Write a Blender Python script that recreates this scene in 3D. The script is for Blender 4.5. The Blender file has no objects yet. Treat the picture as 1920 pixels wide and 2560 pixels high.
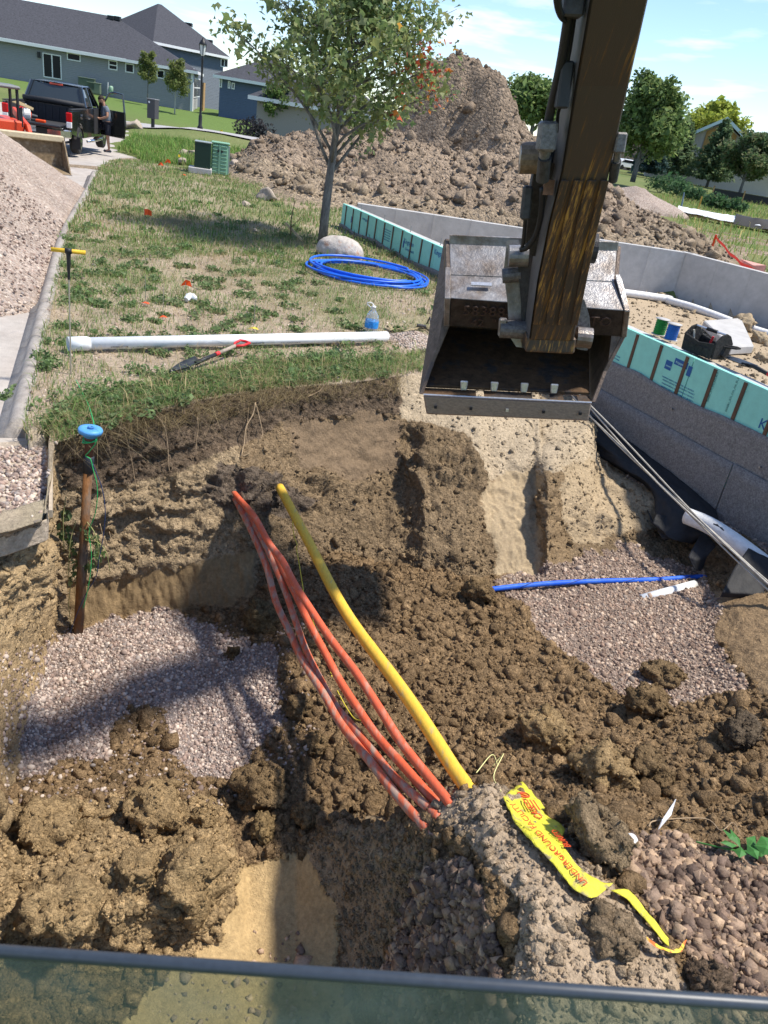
import bpy, bmesh, math, random
import numpy as np
from mathutils import Vector, Matrix
random.seed(7); RNG = np.random.default_rng(11)
scene = bpy.context.scene
COL = scene.collection

# ------------------------------------------------------------------ camera, world, sun, exposure
H = 2.3; PITCH = math.radians(27.0); ROLL = math.radians(9.5); FPX = 1920.0
_f = np.array([0, math.cos(PITCH), -math.sin(PITCH)]); _u0 = np.array([0, math.sin(PITCH), math.cos(PITCH)]); _r0 = np.array([1.0, 0, 0])
CR = math.cos(ROLL)*_r0 + math.sin(ROLL)*_u0
CU = -math.sin(ROLL)*_r0 + math.cos(ROLL)*_u0
EYE = np.array([0, 0, H])
cam_d = bpy.data.cameras.new("camera"); cam = bpy.data.objects.new("camera", cam_d); COL.objects.link(cam)
cam_d.sensor_fit = 'HORIZONTAL'; cam_d.sensor_width = 36.0; cam_d.lens = 36.0*FPX/1920.0
cam_d.clip_start = 0.05; cam_d.clip_end = 3000
cam.matrix_world = Matrix(((CR[0], CU[0], -_f[0], 0), (CR[1], CU[1], -_f[1], 0), (CR[2], CU[2], -_f[2], H), (0, 0, 0, 1)))
cam_d.dof.use_dof = True; cam_d.dof.focus_distance = 7.0; cam_d.dof.aperture_fstop = 9.0
scene.camera = cam

SUN_EL = math.radians(61); SUN_AZ = math.radians(6)      # azimuth measured from +x towards +y
sdir = Vector((math.cos(SUN_EL)*math.cos(SUN_AZ), math.cos(SUN_EL)*math.sin(SUN_AZ), math.sin(SUN_EL)))
world = bpy.data.worlds.new("World"); scene.world = world; world.use_nodes = True
wn = world.node_tree.nodes; wl = world.node_tree.links
for n in list(wn): wn.remove(n)
wo = wn.new("ShaderNodeOutputWorld"); bg = wn.new("ShaderNodeBackground"); sky = wn.new("ShaderNodeTexSky")
sky.sky_type = 'NISHITA'; sky.sun_disc = False; sky.sun_elevation = SUN_EL
sky.sun_rotation = math.radians(90) - SUN_AZ
sky.altitude = 800; sky.air_density = 1.0; sky.dust_density = 0.0; sky.ozone_density = 1.5
bg.inputs['Strength'].default_value = 0.098
# light broken clouds, drawn on a flat layer above
tc = wn.new("ShaderNodeTexCoord"); sep = wn.new("ShaderNodeSeparateXYZ"); wl.new(tc.outputs['Generated'], sep.inputs[0])
mx = wn.new("ShaderNodeMath"); mx.operation = 'MAXIMUM'; mx.inputs[1].default_value = 0.03; wl.new(sep.outputs['Z'], mx.inputs[0])
dv = wn.new("ShaderNodeVectorMath"); dv.operation = 'DIVIDE'; cmb = wn.new("ShaderNodeCombineXYZ")
for i in range(3): wl.new(mx.outputs[0], cmb.inputs[i])
wl.new(tc.outputs['Generated'], dv.inputs[0]); wl.new(cmb.outputs[0], dv.inputs[1])
mp = wn.new("ShaderNodeMapping"); mp.inputs['Scale'].default_value = (0.62, 0.30, 0); mp.inputs['Location'].default_value = (3.35, 1.2, 0.0)
wl.new(dv.outputs[0], mp.inputs[0])
cn = wn.new("ShaderNodeTexNoise"); cn.inputs['Scale'].default_value = 1.0; cn.inputs['Detail'].default_value = 7; cn.inputs['Roughness'].default_value = 0.55
wl.new(mp.outputs[0], cn.inputs['Vector'])
cr = wn.new("ShaderNodeValToRGB"); cr.color_ramp.elements[0].position = 0.53; cr.color_ramp.elements[1].position = 0.72
cr.color_ramp.elements[0].color = (0, 0, 0, 1); cr.color_ramp.elements[1].color = (0.75, 0.75, 0.75, 1); wl.new(cn.outputs['Fac'], cr.inputs[0])
cm = wn.new("ShaderNodeMix"); cm.data_type = 'RGBA'; fz_ = wn.new("ShaderNodeMapRange"); fz_.inputs[1].default_value = 0.02; fz_.inputs[2].default_value = 0.10; wl.new(sep.outputs['Z'], fz_.inputs[0])
fm = wn.new("ShaderNodeMath"); fm.operation = 'MULTIPLY'; wl.new(cr.outputs[0], fm.inputs[0]); wl.new(fz_.outputs[0], fm.inputs[1]); wl.new(fm.outputs[0], cm.inputs[0]); tn = wn.new("ShaderNodeMix"); tn.data_type = 'RGBA'; tn.blend_type = 'MULTIPLY'; tn.inputs[0].default_value = 1; wl.new(sky.outputs[0], tn.inputs[6]); tn.inputs[7].default_value = (.88, .935, 1.04, 1); wl.new(tn.outputs[2], cm.inputs[6]); cm.inputs[7].default_value = (7.6, 7.7, 7.9, 1)
wl.new(cm.outputs[2], bg.inputs['Color']); wl.new(bg.outputs[0], wo.inputs[0])
sun_d = bpy.data.lights.new("sun", 'SUN'); sun_d.energy = 3.3; sun_d.angle = math.radians(3.5); sun_d.color = (1.0, 0.94, 0.84)
sun = bpy.data.objects.new("sun", sun_d); COL.objects.link(sun); sun.rotation_euler = (-sdir).to_track_quat('-Z', 'Y').to_euler()
scene.view_settings.view_transform = 'Standard'; scene.view_settings.look = 'None'; scene.view_settings.gamma = 1
scene.view_settings.exposure = 1.05
scene.view_settings.use_curve_mapping = False

# ------------------------------------------------------------------ pixel helpers (photograph pixels, 1920 x 2560)
def ray(x, y): return _f + (x-960)/FPX*CR - (y-1280)/FPX*CU
def P(x, y, z):
    d = ray(x, y); t = (z-H)/d[2]; return np.array([d[0]*t, d[1]*t, z])
def PR(x, y, dist):
    d = ray(x, y); t = dist/math.hypot(d[0], d[1]); return EYE + d*t
def PYW(x, y, Y):
    d = ray(x, y); return EYE + d*(Y/d[1])
def pix(p):
    q = np.asarray(p, float) - EYE; w = q@_f
    return 960+FPX*(q@CR)/w, 1280-FPX*(q@CU)/w
def pix_arr(p):
    q = p - EYE; w = q@_f; return 960+FPX*(q@CR)/w, 1280-FPX*(q@CU)/w
def Pv(x, y, z):        # arrays
    x = np.asarray(x, float); y = np.asarray(y, float); z = np.asarray(z, float)
    d = _f[None] + ((x-960)/FPX)[:, None]*CR - ((y-1280)/FPX)[:, None]*CU
    t = (z-H)/d[:, 2]; o = d*t[:, None]; o[:, 2] = z; return o
def stand(pb, pt, h):   # a thing h metres tall with its foot at pixel pb and its top at pixel pt: where its foot is
    lo, hi = 2.0, 400.0
    for _ in range(60):
        m = 0.5*(lo+hi)
        if PR(*pt, m)[2]-PR(*pb, m)[2] < h: lo = m
        else: hi = m
    return PR(*pb, lo)
def on_vplane(px, a, b):  # pixel ray hits the vertical plane through a and b
    n = np.array([(b-a)[1], -(b-a)[0], 0]); d = ray(*px); t = ((a-EYE)@n)/(d@n); return EYE+d*t

# ------------------------------------------------------------------ numpy noise
def _hash(ix, iy, iz, seed):
    h = (ix.astype(np.uint32)*np.uint32(374761393) + iy.astype(np.uint32)*np.uint32(668265263) + iz.astype(np.uint32)*np.uint32(2147483647) + np.uint32((seed*974634777) & 0xffffffff))
    h = (h ^ (h >> np.uint32(13)))*np.uint32(1274126177); h = h ^ (h >> np.uint32(16)); h = h*np.uint32(2246822519); h = h ^ (h >> np.uint32(15))
    return h.astype(np.float64)/4294967295.0
def vnoise(p, seed=0):
    p = np.asarray(p, float); i = np.floor(p).astype(np.int64); f = p-i; u = f*f*(3-2*f); r = 0
    for a in (0, 1):
        for b in (0, 1):
            for c in (0, 1):
                w = (u[:, 0] if a else 1-u[:, 0])*(u[:, 1] if b else 1-u[:, 1])*(u[:, 2] if c else 1-u[:, 2])
                r = r + w*_hash(i[:, 0]+a, i[:, 1]+b, i[:, 2]+c, seed)
    return r*2-1
def fbm(p, octv=4, seed=0, gain=0.5):
    r = 0; a = 1; s = 0
    for k in range(octv): r = r+a*vnoise(p*(2.03**k)+17.3*k, seed+k); s += a; a *= gain
    return r/s
def worley(p, seed=0):
    p = np.asarray(p, float); i = np.floor(p).astype(np.int64); f = p-i; best = np.full(len(p), 9.0); cid = np.zeros(len(p))
    for a in (-1, 0, 1):
        for b in (-1, 0, 1):
            for c in (-1, 0, 1):
                X, Y, Z = i[:, 0]+a, i[:, 1]+b, i[:, 2]+c
                h1 = _hash(X, Y, Z, seed); h2 = _hash(X, Y, Z, seed+51); h3 = _hash(X, Y, Z, seed+97)
                d = (a+h1-f[:, 0])**2+(b+h2-f[:, 1])**2+(c+h3-f[:, 2])**2
                m = d < best; best = np.where(m, d, best); cid = np.where(m, h1, cid)
    return np.sqrt(best), cid

# ------------------------------------------------------------------ materials
MATS = {}
def mat(name, col, rough=0.8, metal=0.0, var=0.12, scale=8.0, bump=0.0, bscale=None, col2=None, spec=0.3, attr=None, coords='Object', stretch=None, thresh=None, transl=0.0, alpha=None, detail=5, coat=0.0, crumb=0.0, crumb_attr=False):
    if name in MATS: return MATS[name]
    m = bpy.data.materials.new(name); m.use_nodes = True; nt = m.node_tree; N = nt.nodes; L = nt.links
    b = N['Principled BSDF']; b.inputs['Roughness'].default_value = rough; b.inputs['Metallic'].default_value = metal; b.inputs['Specular IOR Level'].default_value = spec
    if coat: b.inputs['Coat Weight'].default_value = coat; b.inputs['Coat Roughness'].default_value = 0.08
    t = N.new('ShaderNodeTexCoord'); mpn = N.new('ShaderNodeMapping'); L.new(t.outputs[coords], mpn.inputs[0])
    if stretch: mpn.inputs['Scale'].default_value = stretch
    nz = N.new('ShaderNodeTexNoise'); nz.inputs['Scale'].default_value = scale; nz.inputs['Detail'].default_value = detail; nz.inputs['Roughness'].default_value = 0.6; L.new(mpn.outputs[0], nz.inputs['Vector'])
    c1 = tuple(col)+(1,)
    if col2 is not None:
        rp = N.new('ShaderNodeValToRGB'); lo, hi = thresh or (0.4, 0.6); rp.color_ramp.elements[0].position = lo; rp.color_ramp.elements[1].position = hi
        rp.color_ramp.elements[0].color = c1; rp.color_ramp.elements[1].color = tuple(col2)+(1,); L.new(nz.outputs['Fac'], rp.inputs[0]); src = rp.outputs[0]
    else:
        rg = N.new('ShaderNodeRGB'); rg.outputs[0].default_value = c1; src = rg.outputs[0]
    if attr:
        at = N.new('ShaderNodeAttribute'); at.attribute_name = attr; src = at.outputs['Color']
    if var > 0:
        n2 = N.new('ShaderNodeTexNoise'); n2.inputs['Scale'].default_value = scale*2.7; n2.inputs['Detail'].default_value = 6; n2.inputs['Roughness'].default_value = 0.7; L.new(mpn.outputs[0], n2.inputs['Vector'])
        mr = N.new('ShaderNodeMapRange'); mr.inputs[1].default_value = 0.25; mr.inputs[2].default_value = 0.75; mr.inputs[3].default_value = 1-var*2; mr.inputs[4].default_value = 1+var*2; L.new(n2.outputs['Fac'], mr.inputs[0])
        mm = N.new('ShaderNodeMix'); mm.data_type = 'RGBA'; mm.blend_type = 'MULTIPLY'; mm.inputs[0].default_value = 1; L.new(src, mm.inputs[6]); L.new(mr.outputs[0], mm.inputs[7]); src = mm.outputs[2]
    L.new(src, b.inputs['Base Color'])
    if crumb > 0:
        v1 = N.new('ShaderNodeTexVoronoi'); v1.inputs['Scale'].default_value = crumb; v2 = N.new('ShaderNodeTexVoronoi'); v2.inputs['Scale'].default_value = crumb*2.6
        wn_ = N.new('ShaderNodeTexNoise'); wn_.inputs['Scale'].default_value = crumb*.6; wn_.inputs['Detail'].default_value = 3; L.new(mpn.outputs[0], wn_.inputs['Vector']); wa = N.new('ShaderNodeMix'); wa.data_type = 'RGBA'; wa.blend_type = 'LINEAR_LIGHT'; wa.inputs[0].default_value = .018; L.new(mpn.outputs[0], wa.inputs[6]); L.new(wn_.outputs['Color'], wa.inputs[7])
        L.new(wa.outputs[2], v1.inputs['Vector']); L.new(wa.outputs[2], v2.inputs['Vector'])
        am = N.new('ShaderNodeMath'); am.operation = 'MULTIPLY_ADD'; am.inputs[1].default_value = .45; L.new(v2.outputs['Distance'], am.inputs[0]); L.new(v1.outputs['Distance'], am.inputs[2])
        iv = N.new('ShaderNodeMath'); iv.operation = 'SUBTRACT'; iv.inputs[0].default_value = 1.0; L.new(am.outputs[0], iv.inputs[1])
        b1 = N.new('ShaderNodeBump'); b1.inputs['Distance'].default_value = .9/crumb; L.new(iv.outputs[0], b1.inputs['Height'])
        if crumb_attr:
            L.new(at.outputs['Alpha'], b1.inputs['Strength'])
        else: b1.inputs['Strength'].default_value = .9
        sc_ = N.new('ShaderNodeSeparateColor'); L.new(v1.outputs['Color'], sc_.inputs[0]); mr3 = N.new('ShaderNodeMapRange'); mr3.inputs[3].default_value = .72; mr3.inputs[4].default_value = 1.3; L.new(sc_.outputs[0], mr3.inputs[0]); mm3 = N.new('ShaderNodeMix'); mm3.data_type = 'RGBA'; mm3.blend_type = 'MULTIPLY'; L.new(src, mm3.inputs[6]); L.new(mr3.outputs[0], mm3.inputs[7])
        if crumb_attr: L.new(at.outputs['Alpha'], mm3.inputs[0])
        else: mm3.inputs[0].default_value = 1
        L.new(mm3.outputs[2], b.inputs['Base Color'])
    if bump > 0:
        n3 = N.new('ShaderNodeTexNoise'); n3.inputs['Scale'].default_value = bscale or scale*6; n3.inputs['Detail'].default_value = 6; n3.inputs['Roughness'].default_value = 0.65; L.new(mpn.outputs[0], n3.inputs['Vector'])
        bp = N.new('ShaderNodeBump'); bp.inputs['Strength'].default_value = min(1, bump); bp.inputs['Distance'].default_value = 0.02; L.new(n3.outputs['Fac'], bp.inputs['Height']); L.new(bp.outputs[0], b.inputs['Normal'])
        if crumb > 0: L.new(b1.outputs[0], bp.inputs['Normal'])
    if transl > 0:
        out = N['Material Output']; tr = N.new('ShaderNodeBsdfTranslucent'); L.new(src, tr.inputs['Color']); ms = N.new('ShaderNodeMixShader'); ms.inputs[0].default_value = transl
        L.new(b.outputs[0], ms.inputs[1]); L.new(tr.outputs[0], ms.inputs[2]); L.new(ms.outputs[0], out.inputs[0])
    MATS[name] = m; return m

# ------------------------------------------------------------------ objects
def link(o, parent=None):
    COL.objects.link(o)
    if parent is not None: o.parent = parent
    return o
def tag(o, label=None, cat=None, group=None, kind=None):
    if label: o['label'] = label
    if cat: o['category'] = cat
    if group: o['group'] = group
    if kind: o['kind'] = kind
    return o
def thing(name, label, cat, loc=(0, 0, 0), rotz=0.0, group=None, rot=None):
    o = bpy.data.objects.new(name, None); o.empty_display_size = 0.1; link(o); o.location = tuple(float(v) for v in loc)
    o.rotation_euler = rot if rot is not None else (0, 0, rotz)
    return tag(o, label, cat, group)
def npmesh(name, V, Fc, material, parent=None, col=None, smooth=False):
    me = bpy.data.meshes.new(name); V = np.asarray(V, np.float32); Fc = np.asarray(Fc, np.int32); k = Fc.shape[1]
    me.vertices.add(len(V)); me.vertices.foreach_set('co', V.ravel()); me.loops.add(Fc.size); me.loops.foreach_set('vertex_index', Fc.ravel())
    me.polygons.add(len(Fc)); me.polygons.foreach_set('loop_start', np.arange(0, Fc.size, k, dtype=np.int32)); me.polygons.foreach_set('loop_total', np.full(len(Fc), k, np.int32))
    if smooth: me.polygons.foreach_set('use_smooth', np.ones(len(Fc), bool))
    me.update(calc_edges=True)
    if col is not None:
        a = me.color_attributes.new('Col', 'FLOAT_COLOR', 'POINT'); c = np.ones((len(V), 4), np.float32); c[:, :np.asarray(col).shape[1]] = col; a.data.foreach_set('color', c.ravel())
    me.materials.append(material); o = bpy.data.objects.new(name, me); return link(o, parent)
class MB:
    def __init__(s): s.v = []; s.f = []
    def add(s, V, F):
        n = len(s.v); s.v += [tuple(map(float, p)) for p in V]; s.f += [tuple(i+n for i in q) for q in F]; return s
    def box(s, c, d, rot=None, taper=1.0):
        x, y, z = d[0]/2, d[1]/2, d[2]/2; V = []
        for sz in (-1, 1):
            k = taper if sz > 0 else 1.0
            for sx, sy in ((-1, -1), (1, -1), (1, 1), (-1, 1)): V.append(Vector((sx*x*k, sy*y*k, sz*z)))
        if rot is not None: V = [rot @ v for v in V]
        V = [v+Vector(c) for v in V]
        return s.add(V, [(0, 3, 2, 1), (4, 5, 6, 7), (0, 1, 5, 4), (1, 2, 6, 5), (2, 3, 7, 6), (3, 0, 4, 7)])
    def cyl(s, a, b, r0, r1=None, n=12, cap=True):
        r1 = r0 if r1 is None else r1; a = Vector(a); b = Vector(b); d = (b-a).normalized(); e = d.orthogonal().normalized(); g = d.cross(e); V = []
        for p, r in ((a, r0), (b, r1)):
            for i in range(n):
                t = 2*math.pi*i/n; V.append(p+e*(r*math.cos(t))+g*(r*math.sin(t)))
        F = [(i, (i+1) % n, n+(i+1) % n, n+i) for i in range(n)]
        if cap: F += [tuple(range(n-1, -1, -1)), tuple(range(n, 2*n))]
        return s.add(V, F)
    def tube(s, pts, r, n=8, cap=True):
        pts = [Vector(tuple(map(float, p))) for p in pts]; m = len(pts); rr = r if hasattr(r, '__len__') else [r]*m; V = []; e = None
        for i, p in enumerate(pts):
            d = (pts[min(i+1, m-1)]-pts[max(i-1, 0)])
            d = d.normalized() if d.length > 1e-9 else Vector((0, 0, 1))
            if e is None: e = d.orthogonal().normalized()
            e = (e-d*e.dot(d)); e = e.normalized() if e.length > 1e-6 else d.orthogonal().normalized(); g = d.cross(e)
            for k in range(n):
                t = 2*math.pi*k/n; V.append(p+e*(rr[i]*math.cos(t))+g*(rr[i]*math.sin(t)))
        F = [(i*n+k, i*n+(k+1) % n, (i+1)*n+(k+1) % n, (i+1)*n+k) for i in range(m-1) for k in range(n)]
        if cap: F += [tuple(range(n-1, -1, -1)), tuple(range((m-1)*n, m*n))]
        return s.add(V, F)
    def lathe(s, prof, n=20, c=(0, 0, 0), M=None):
        V = []; m = len(prof)
        for r, z in prof:
            for k in range(n):
                t = 2*math.pi*k/n; V.append(Vector((r*math.cos(t), r*math.sin(t), z)))
        if M is not None: V = [M @ v for v in V]
        V = [v+Vector(c) for v in V]
        F = [(i*n+k, i*n+(k+1) % n, (i+1)*n+(k+1) % n, (i+1)*n+k) for i in range(m-1) for k in range(n)]
        F += [tuple(range(n-1, -1, -1)), tuple(range((m-1)*n, m*n))]
        return s.add(V, F)
    def prism(s, poly, off):      # poly: list of 3d points, extruded by vector off
        n = len(poly); off = Vector(tuple(off)); A = [Vector(tuple(p)) for p in poly]; B = [p+off for p in A]
        F = [tuple(range(n-1, -1, -1)), tuple(range(n, 2*n))]+[(i, (i+1) % n, n+(i+1) % n, n+i) for i in range(n)]
        return s.add(A+B, F)
    def quad(s, a, b, c, d): return s.add([a, b, c, d], [(0, 1, 2, 3)])
    def build(s, name, material, parent=None, smooth=False, bevel=0.0, label=None, seg=1):
        me = bpy.data.meshes.new(name); me.from_pydata(s.v, [], s.f); me.update()
        bm = bmesh.new(); bm.from_mesh(me); bmesh.ops.recalc_face_normals(bm, faces=bm.faces)
        if bevel > 0: bmesh.ops.bevel(bm, geom=[e for e in bm.edges if e.is_manifold and e.calc_face_angle(0) > 0.5], offset=bevel, segments=seg, affect='EDGES', clamp_overlap=True)
        bm.to_mesh(me); bm.free()
        if smooth:
            for p in me.polygons: p.use_smooth = True
        me.materials.append(material); o = bpy.data.objects.new(name, me); link(o, parent)
        if label: o['label'] = label
        return o
def smooth_pts(pts, k=6):          # Catmull-Rom
    p = [np.asarray(q, float) for q in pts]; p = [2*p[0]-p[1]]+p+[2*p[-1]-p[-2]]; o = []
    for i in range(1, len(p)-2):
        for j in range(k):
            t = j/k; o.append(0.5*((2*p[i])+(-p[i-1]+p[i+1])*t+(2*p[i-1]-5*p[i]+4*p[i+1]-p[i+2])*t*t+(-p[i-1]+3*p[i]-3*p[i+1]+p[i+2])*t**3))
    o.append(p[-2]); return o
def lettering(text, name, size, M, material, parent=None, extrude=0.0015, align='LEFT', shear=0.0, space=1.0):
    cu = bpy.data.curves.new(name, 'FONT'); cu.body = text; cu.size = size; cu.extrude = extrude; cu.align_x = align; cu.shear = shear; cu.space_character = space; cu.resolution_u = 2
    o = bpy.data.objects.new(name, cu); COL.objects.link(o)
    dg = bpy.context.evaluated_depsgraph_get(); me = bpy.data.meshes.new_from_object(o.evaluated_get(dg)); bpy.data.objects.remove(o)
    me.transform(M); me.materials.clear(); me.materials.append(material); q = bpy.data.objects.new(name, me); return link(q, parent)
def frame(o, x, y, z):   # matrix from axes
    x = Vector(tuple(x)); y = Vector(tuple(y)); z = Vector(tuple(z)); o = Vector(tuple(o))
    return Matrix(((x[0], y[0], z[0], o[0]), (x[1], y[1], z[1], o[1]), (x[2], y[2], z[2], o[2]), (0, 0, 0, 1)))
# base stone shapes, joined in bulk with numpy
def ico(sub=1):
    bm = bmesh.new(); bmesh.ops.create_icosphere(bm, subdivisions=sub, radius=1.0); V = np.array([v.co[:] for v in bm.verts]); F = np.array([[v.index for v in f.verts] for f in bm.faces]); bm.free(); return V, F
def stone_variants(n, sub, rough, seed, flat=0.75, ang=False):
    V0, F = ico(sub); out = []
    for k in range(n):
        V = V0.copy(); r = 1+rough*fbm(V*1.3+k*9.1+seed, 3, seed+k)
        if ang:
            rs = np.random.default_rng(seed+k)
            for _ in range(7):
                d = rs.normal(size=3); d /= np.linalg.norm(d); h = rs.uniform(.5, .8); t = V@d; V = V-np.outer(np.maximum(t-h, 0), d)
        V = V*r[:, None]; V[:, 2] *= flat; V[:, 0] *= 1+0.25*((k*37 % 10)/10-.5); out.append(V)
    return out, F
def shard_variants(n, seed):
    rs = np.random.default_rng(seed); c = np.array([(x, y, z) for x in (-1, 1) for y in (-1, 1) for z in (-1, 1)], float)*.62; out = []
    for k in range(n): out.append((c+rs.uniform(-.33, .33, (8, 3)))*rs.uniform(.6, 1.35, 3))
    F = np.array([(0, 1, 3), (0, 3, 2), (4, 6, 7), (4, 7, 5), (0, 4, 5), (0, 5, 1), (2, 3, 7), (2, 7, 6), (0, 2, 6), (0, 6, 4), (1, 5, 7), (1, 7, 3)]); return out, F
def rand_rot(n, rng, tilt=1.0):
    q = rng.normal(size=(n, 4)); q /= np.linalg.norm(q, axis=1)[:, None]; w, x, y, z = q.T
    return np.stack([np.stack([1-2*(y*y+z*z), 2*(x*y-z*w), 2*(x*z+y*w)], 1), np.stack([2*(x*y+z*w), 1-2*(x*x+z*z), 2*(y*z-x*w)], 1), np.stack([2*(x*z-y*w), 2*(y*z+x*w), 1-2*(x*x+y*y)], 1)], 1)
def scatter(name, variants, F, pts, scales, cols, material, rng, parent=None, smooth=True, flatrot=False):
    n = len(pts); k = len(variants[0]); VV = np.array(variants); idx = rng.integers(0, len(VV), n)
    if flatrot:
        a = rng.uniform(0, 2*math.pi, n); R = np.zeros((n, 3, 3)); R[:, 0, 0] = np.cos(a); R[:, 0, 1] = -np.sin(a); R[:, 1, 0] = np.sin(a); R[:, 1, 1] = np.cos(a); R[:, 2, 2] = 1
    else: R = rand_rot(n, rng)
    V = np.einsum('nij,nkj->nki', R, VV[idx])*np.asarray(scales)[:, None, None] + np.asarray(pts)[:, None, :]
    Fa = (F[None]+(np.arange(n)*k)[:, None, None]).reshape(-1, F.shape[1])
    C = np.repeat(np.asarray(cols), k, axis=0)
    return npmesh(name, V.reshape(-1, 3), Fa, material, parent, C, smooth)
# ------------------------------------------------------------------ lie of the land
WA = np.array([-1.983, 17.736]); WC = np.array([3.489, 7.470]); WD = (WC-WA)/np.linalg.norm(WC-WA); WN = np.array([WD[1], -WD[0]])   # near foundation wall line (outer face), WN points outside (towards the pit)
if WN[1] > 0: WN = -WN
ZTOP = 0.5; ZBASE = -0.6
FA = np.array([-1.69, 18.13]); FB = np.array([6.004, 19.37]); FE = np.array([7.358, 17.766]); FE2 = FB+(FE-FB)*4.5
WEND = WA+WD*15.5
def inside(x, y, poly):
    x = np.asarray(x, float); y = np.asarray(y, float); r = np.zeros(x.shape, bool); n = len(poly)
    for i in range(n):
        x1, y1 = poly[i][:2]; x2, y2 = poly[(i+1) % n][:2]
        c = ((y1 > y) != (y2 > y)) & (x < (x2-x1)*(y-y1)/((y2-y1) if y2 != y1 else 1e-9)+x1); r ^= c
    return r
WALLPOLY_IN = [tuple(WA-WN*0.12), tuple(WEND-WN*0.12), (12, 8), tuple(FE2), tuple(FB+np.array([.05, .12])), tuple(FA+np.array([0, .12]))]
CURB = np.array([P(-20, 1480, 0)[:2], P(60, 1060, 0)[:2], P(98, 880, 0)[:2], P(140, 690, 0)[:2], P(172, 570, 0)[:2], P(222, 478, 0)[:2], P(240, 440, -.12)[:2]])
_nose = [P(px, py, -.2)[:2] for px, py in ((255, 428), (316, 401), (366, 387), (330, 372), (297, 364), (285, 349), (322, 338))]
STREET = [tuple(P(-420, 1438, -.12)[:2]), tuple(P(20, 1322, -.12)[:2]), tuple(P(119, 1288, -.12)[:2]), tuple(P(125, 1110, -.12)[:2]), tuple(P(70, 1090, 0)[:2])]+[tuple(c) for c in CURB[1:]]+[tuple(c) for c in _nose]+[tuple(PR(322, 318, 44)[:2]), (-30, 52), (-40, 20), (-20, 1)]
# heights beyond the lawn are read from things standing there
A_PERSON = stand((265, 378), (262, 242), 1.76)
A_LAMP = stand((500, 322), (513, 97), 4.3)
A_MAIL = stand((382, 325), (380, 247), 1.55)
A_HR = stand((478, 277), (478, 184), 3.3); A_HL = stand((10, 194), (10, 96), 3.3)
A_PINE1 = stand((1675, 451), (1712, 306), 8.0); A_PINE2 = stand((1766, 468), (1806, 318), 8.0); A_ROUND = stand((1849, 484), (1890, 335), 7.5)
A_CAR = stand((1564, 425), (1566, 404), 1.5)
A_TREE2 = stand((687, 362), (690, 310), 1.4)
ANCH = [A_PERSON, A_LAMP, A_MAIL, A_HR, A_HL, A_PINE1, A_PINE2, A_ROUND, A_CAR, A_TREE2]
ANCH += [np.array([x, y, 0.0]) for x, y in ((-7, 24.9), (-3, 22), (2, 24), (8, 24), (14, 25), (20, 30), (-5, 28), (12, 40))]+[np.array([-12, 27, -.27]), np.array([-40, 60, .1]), np.array([60, 60, 0]), np.array([0, 60, -.1]), np.array([0, 120, 0])]
ANCH = np.array(ANCH)
def far_z(x, y):
    d2 = (x[:, None]-ANCH[None, :, 0])**2+(y[:, None]-ANCH[None, :, 1])**2+0.5; w = d2**-1.6; return (w*ANCH[None, :, 2]).sum(1)/w.sum(1)
def base(x, y):
    x = np.atleast_1d(np.asarray(x, float)); y = np.atleast_1d(np.asarray(y, float))
    p = np.stack([x, y, 0*x], 1); z = 0.02*fbm(p*0.9, 3, 5)
    t = np.clip((y-15)/8, 0, 1); t = t*t*(3-2*t); z = z*(1-t)+far_z(x, y)*t
    z = np.where(inside(x, y, STREET), z-0.14, z)
    z = np.where(inside(x, y, WALLPOLY_IN), ZBASE+0.06*fbm(p*1.3, 3, 9)-0.02, z)
    return z
def bz(x, y): return float(base([x], [y])[0])
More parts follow.
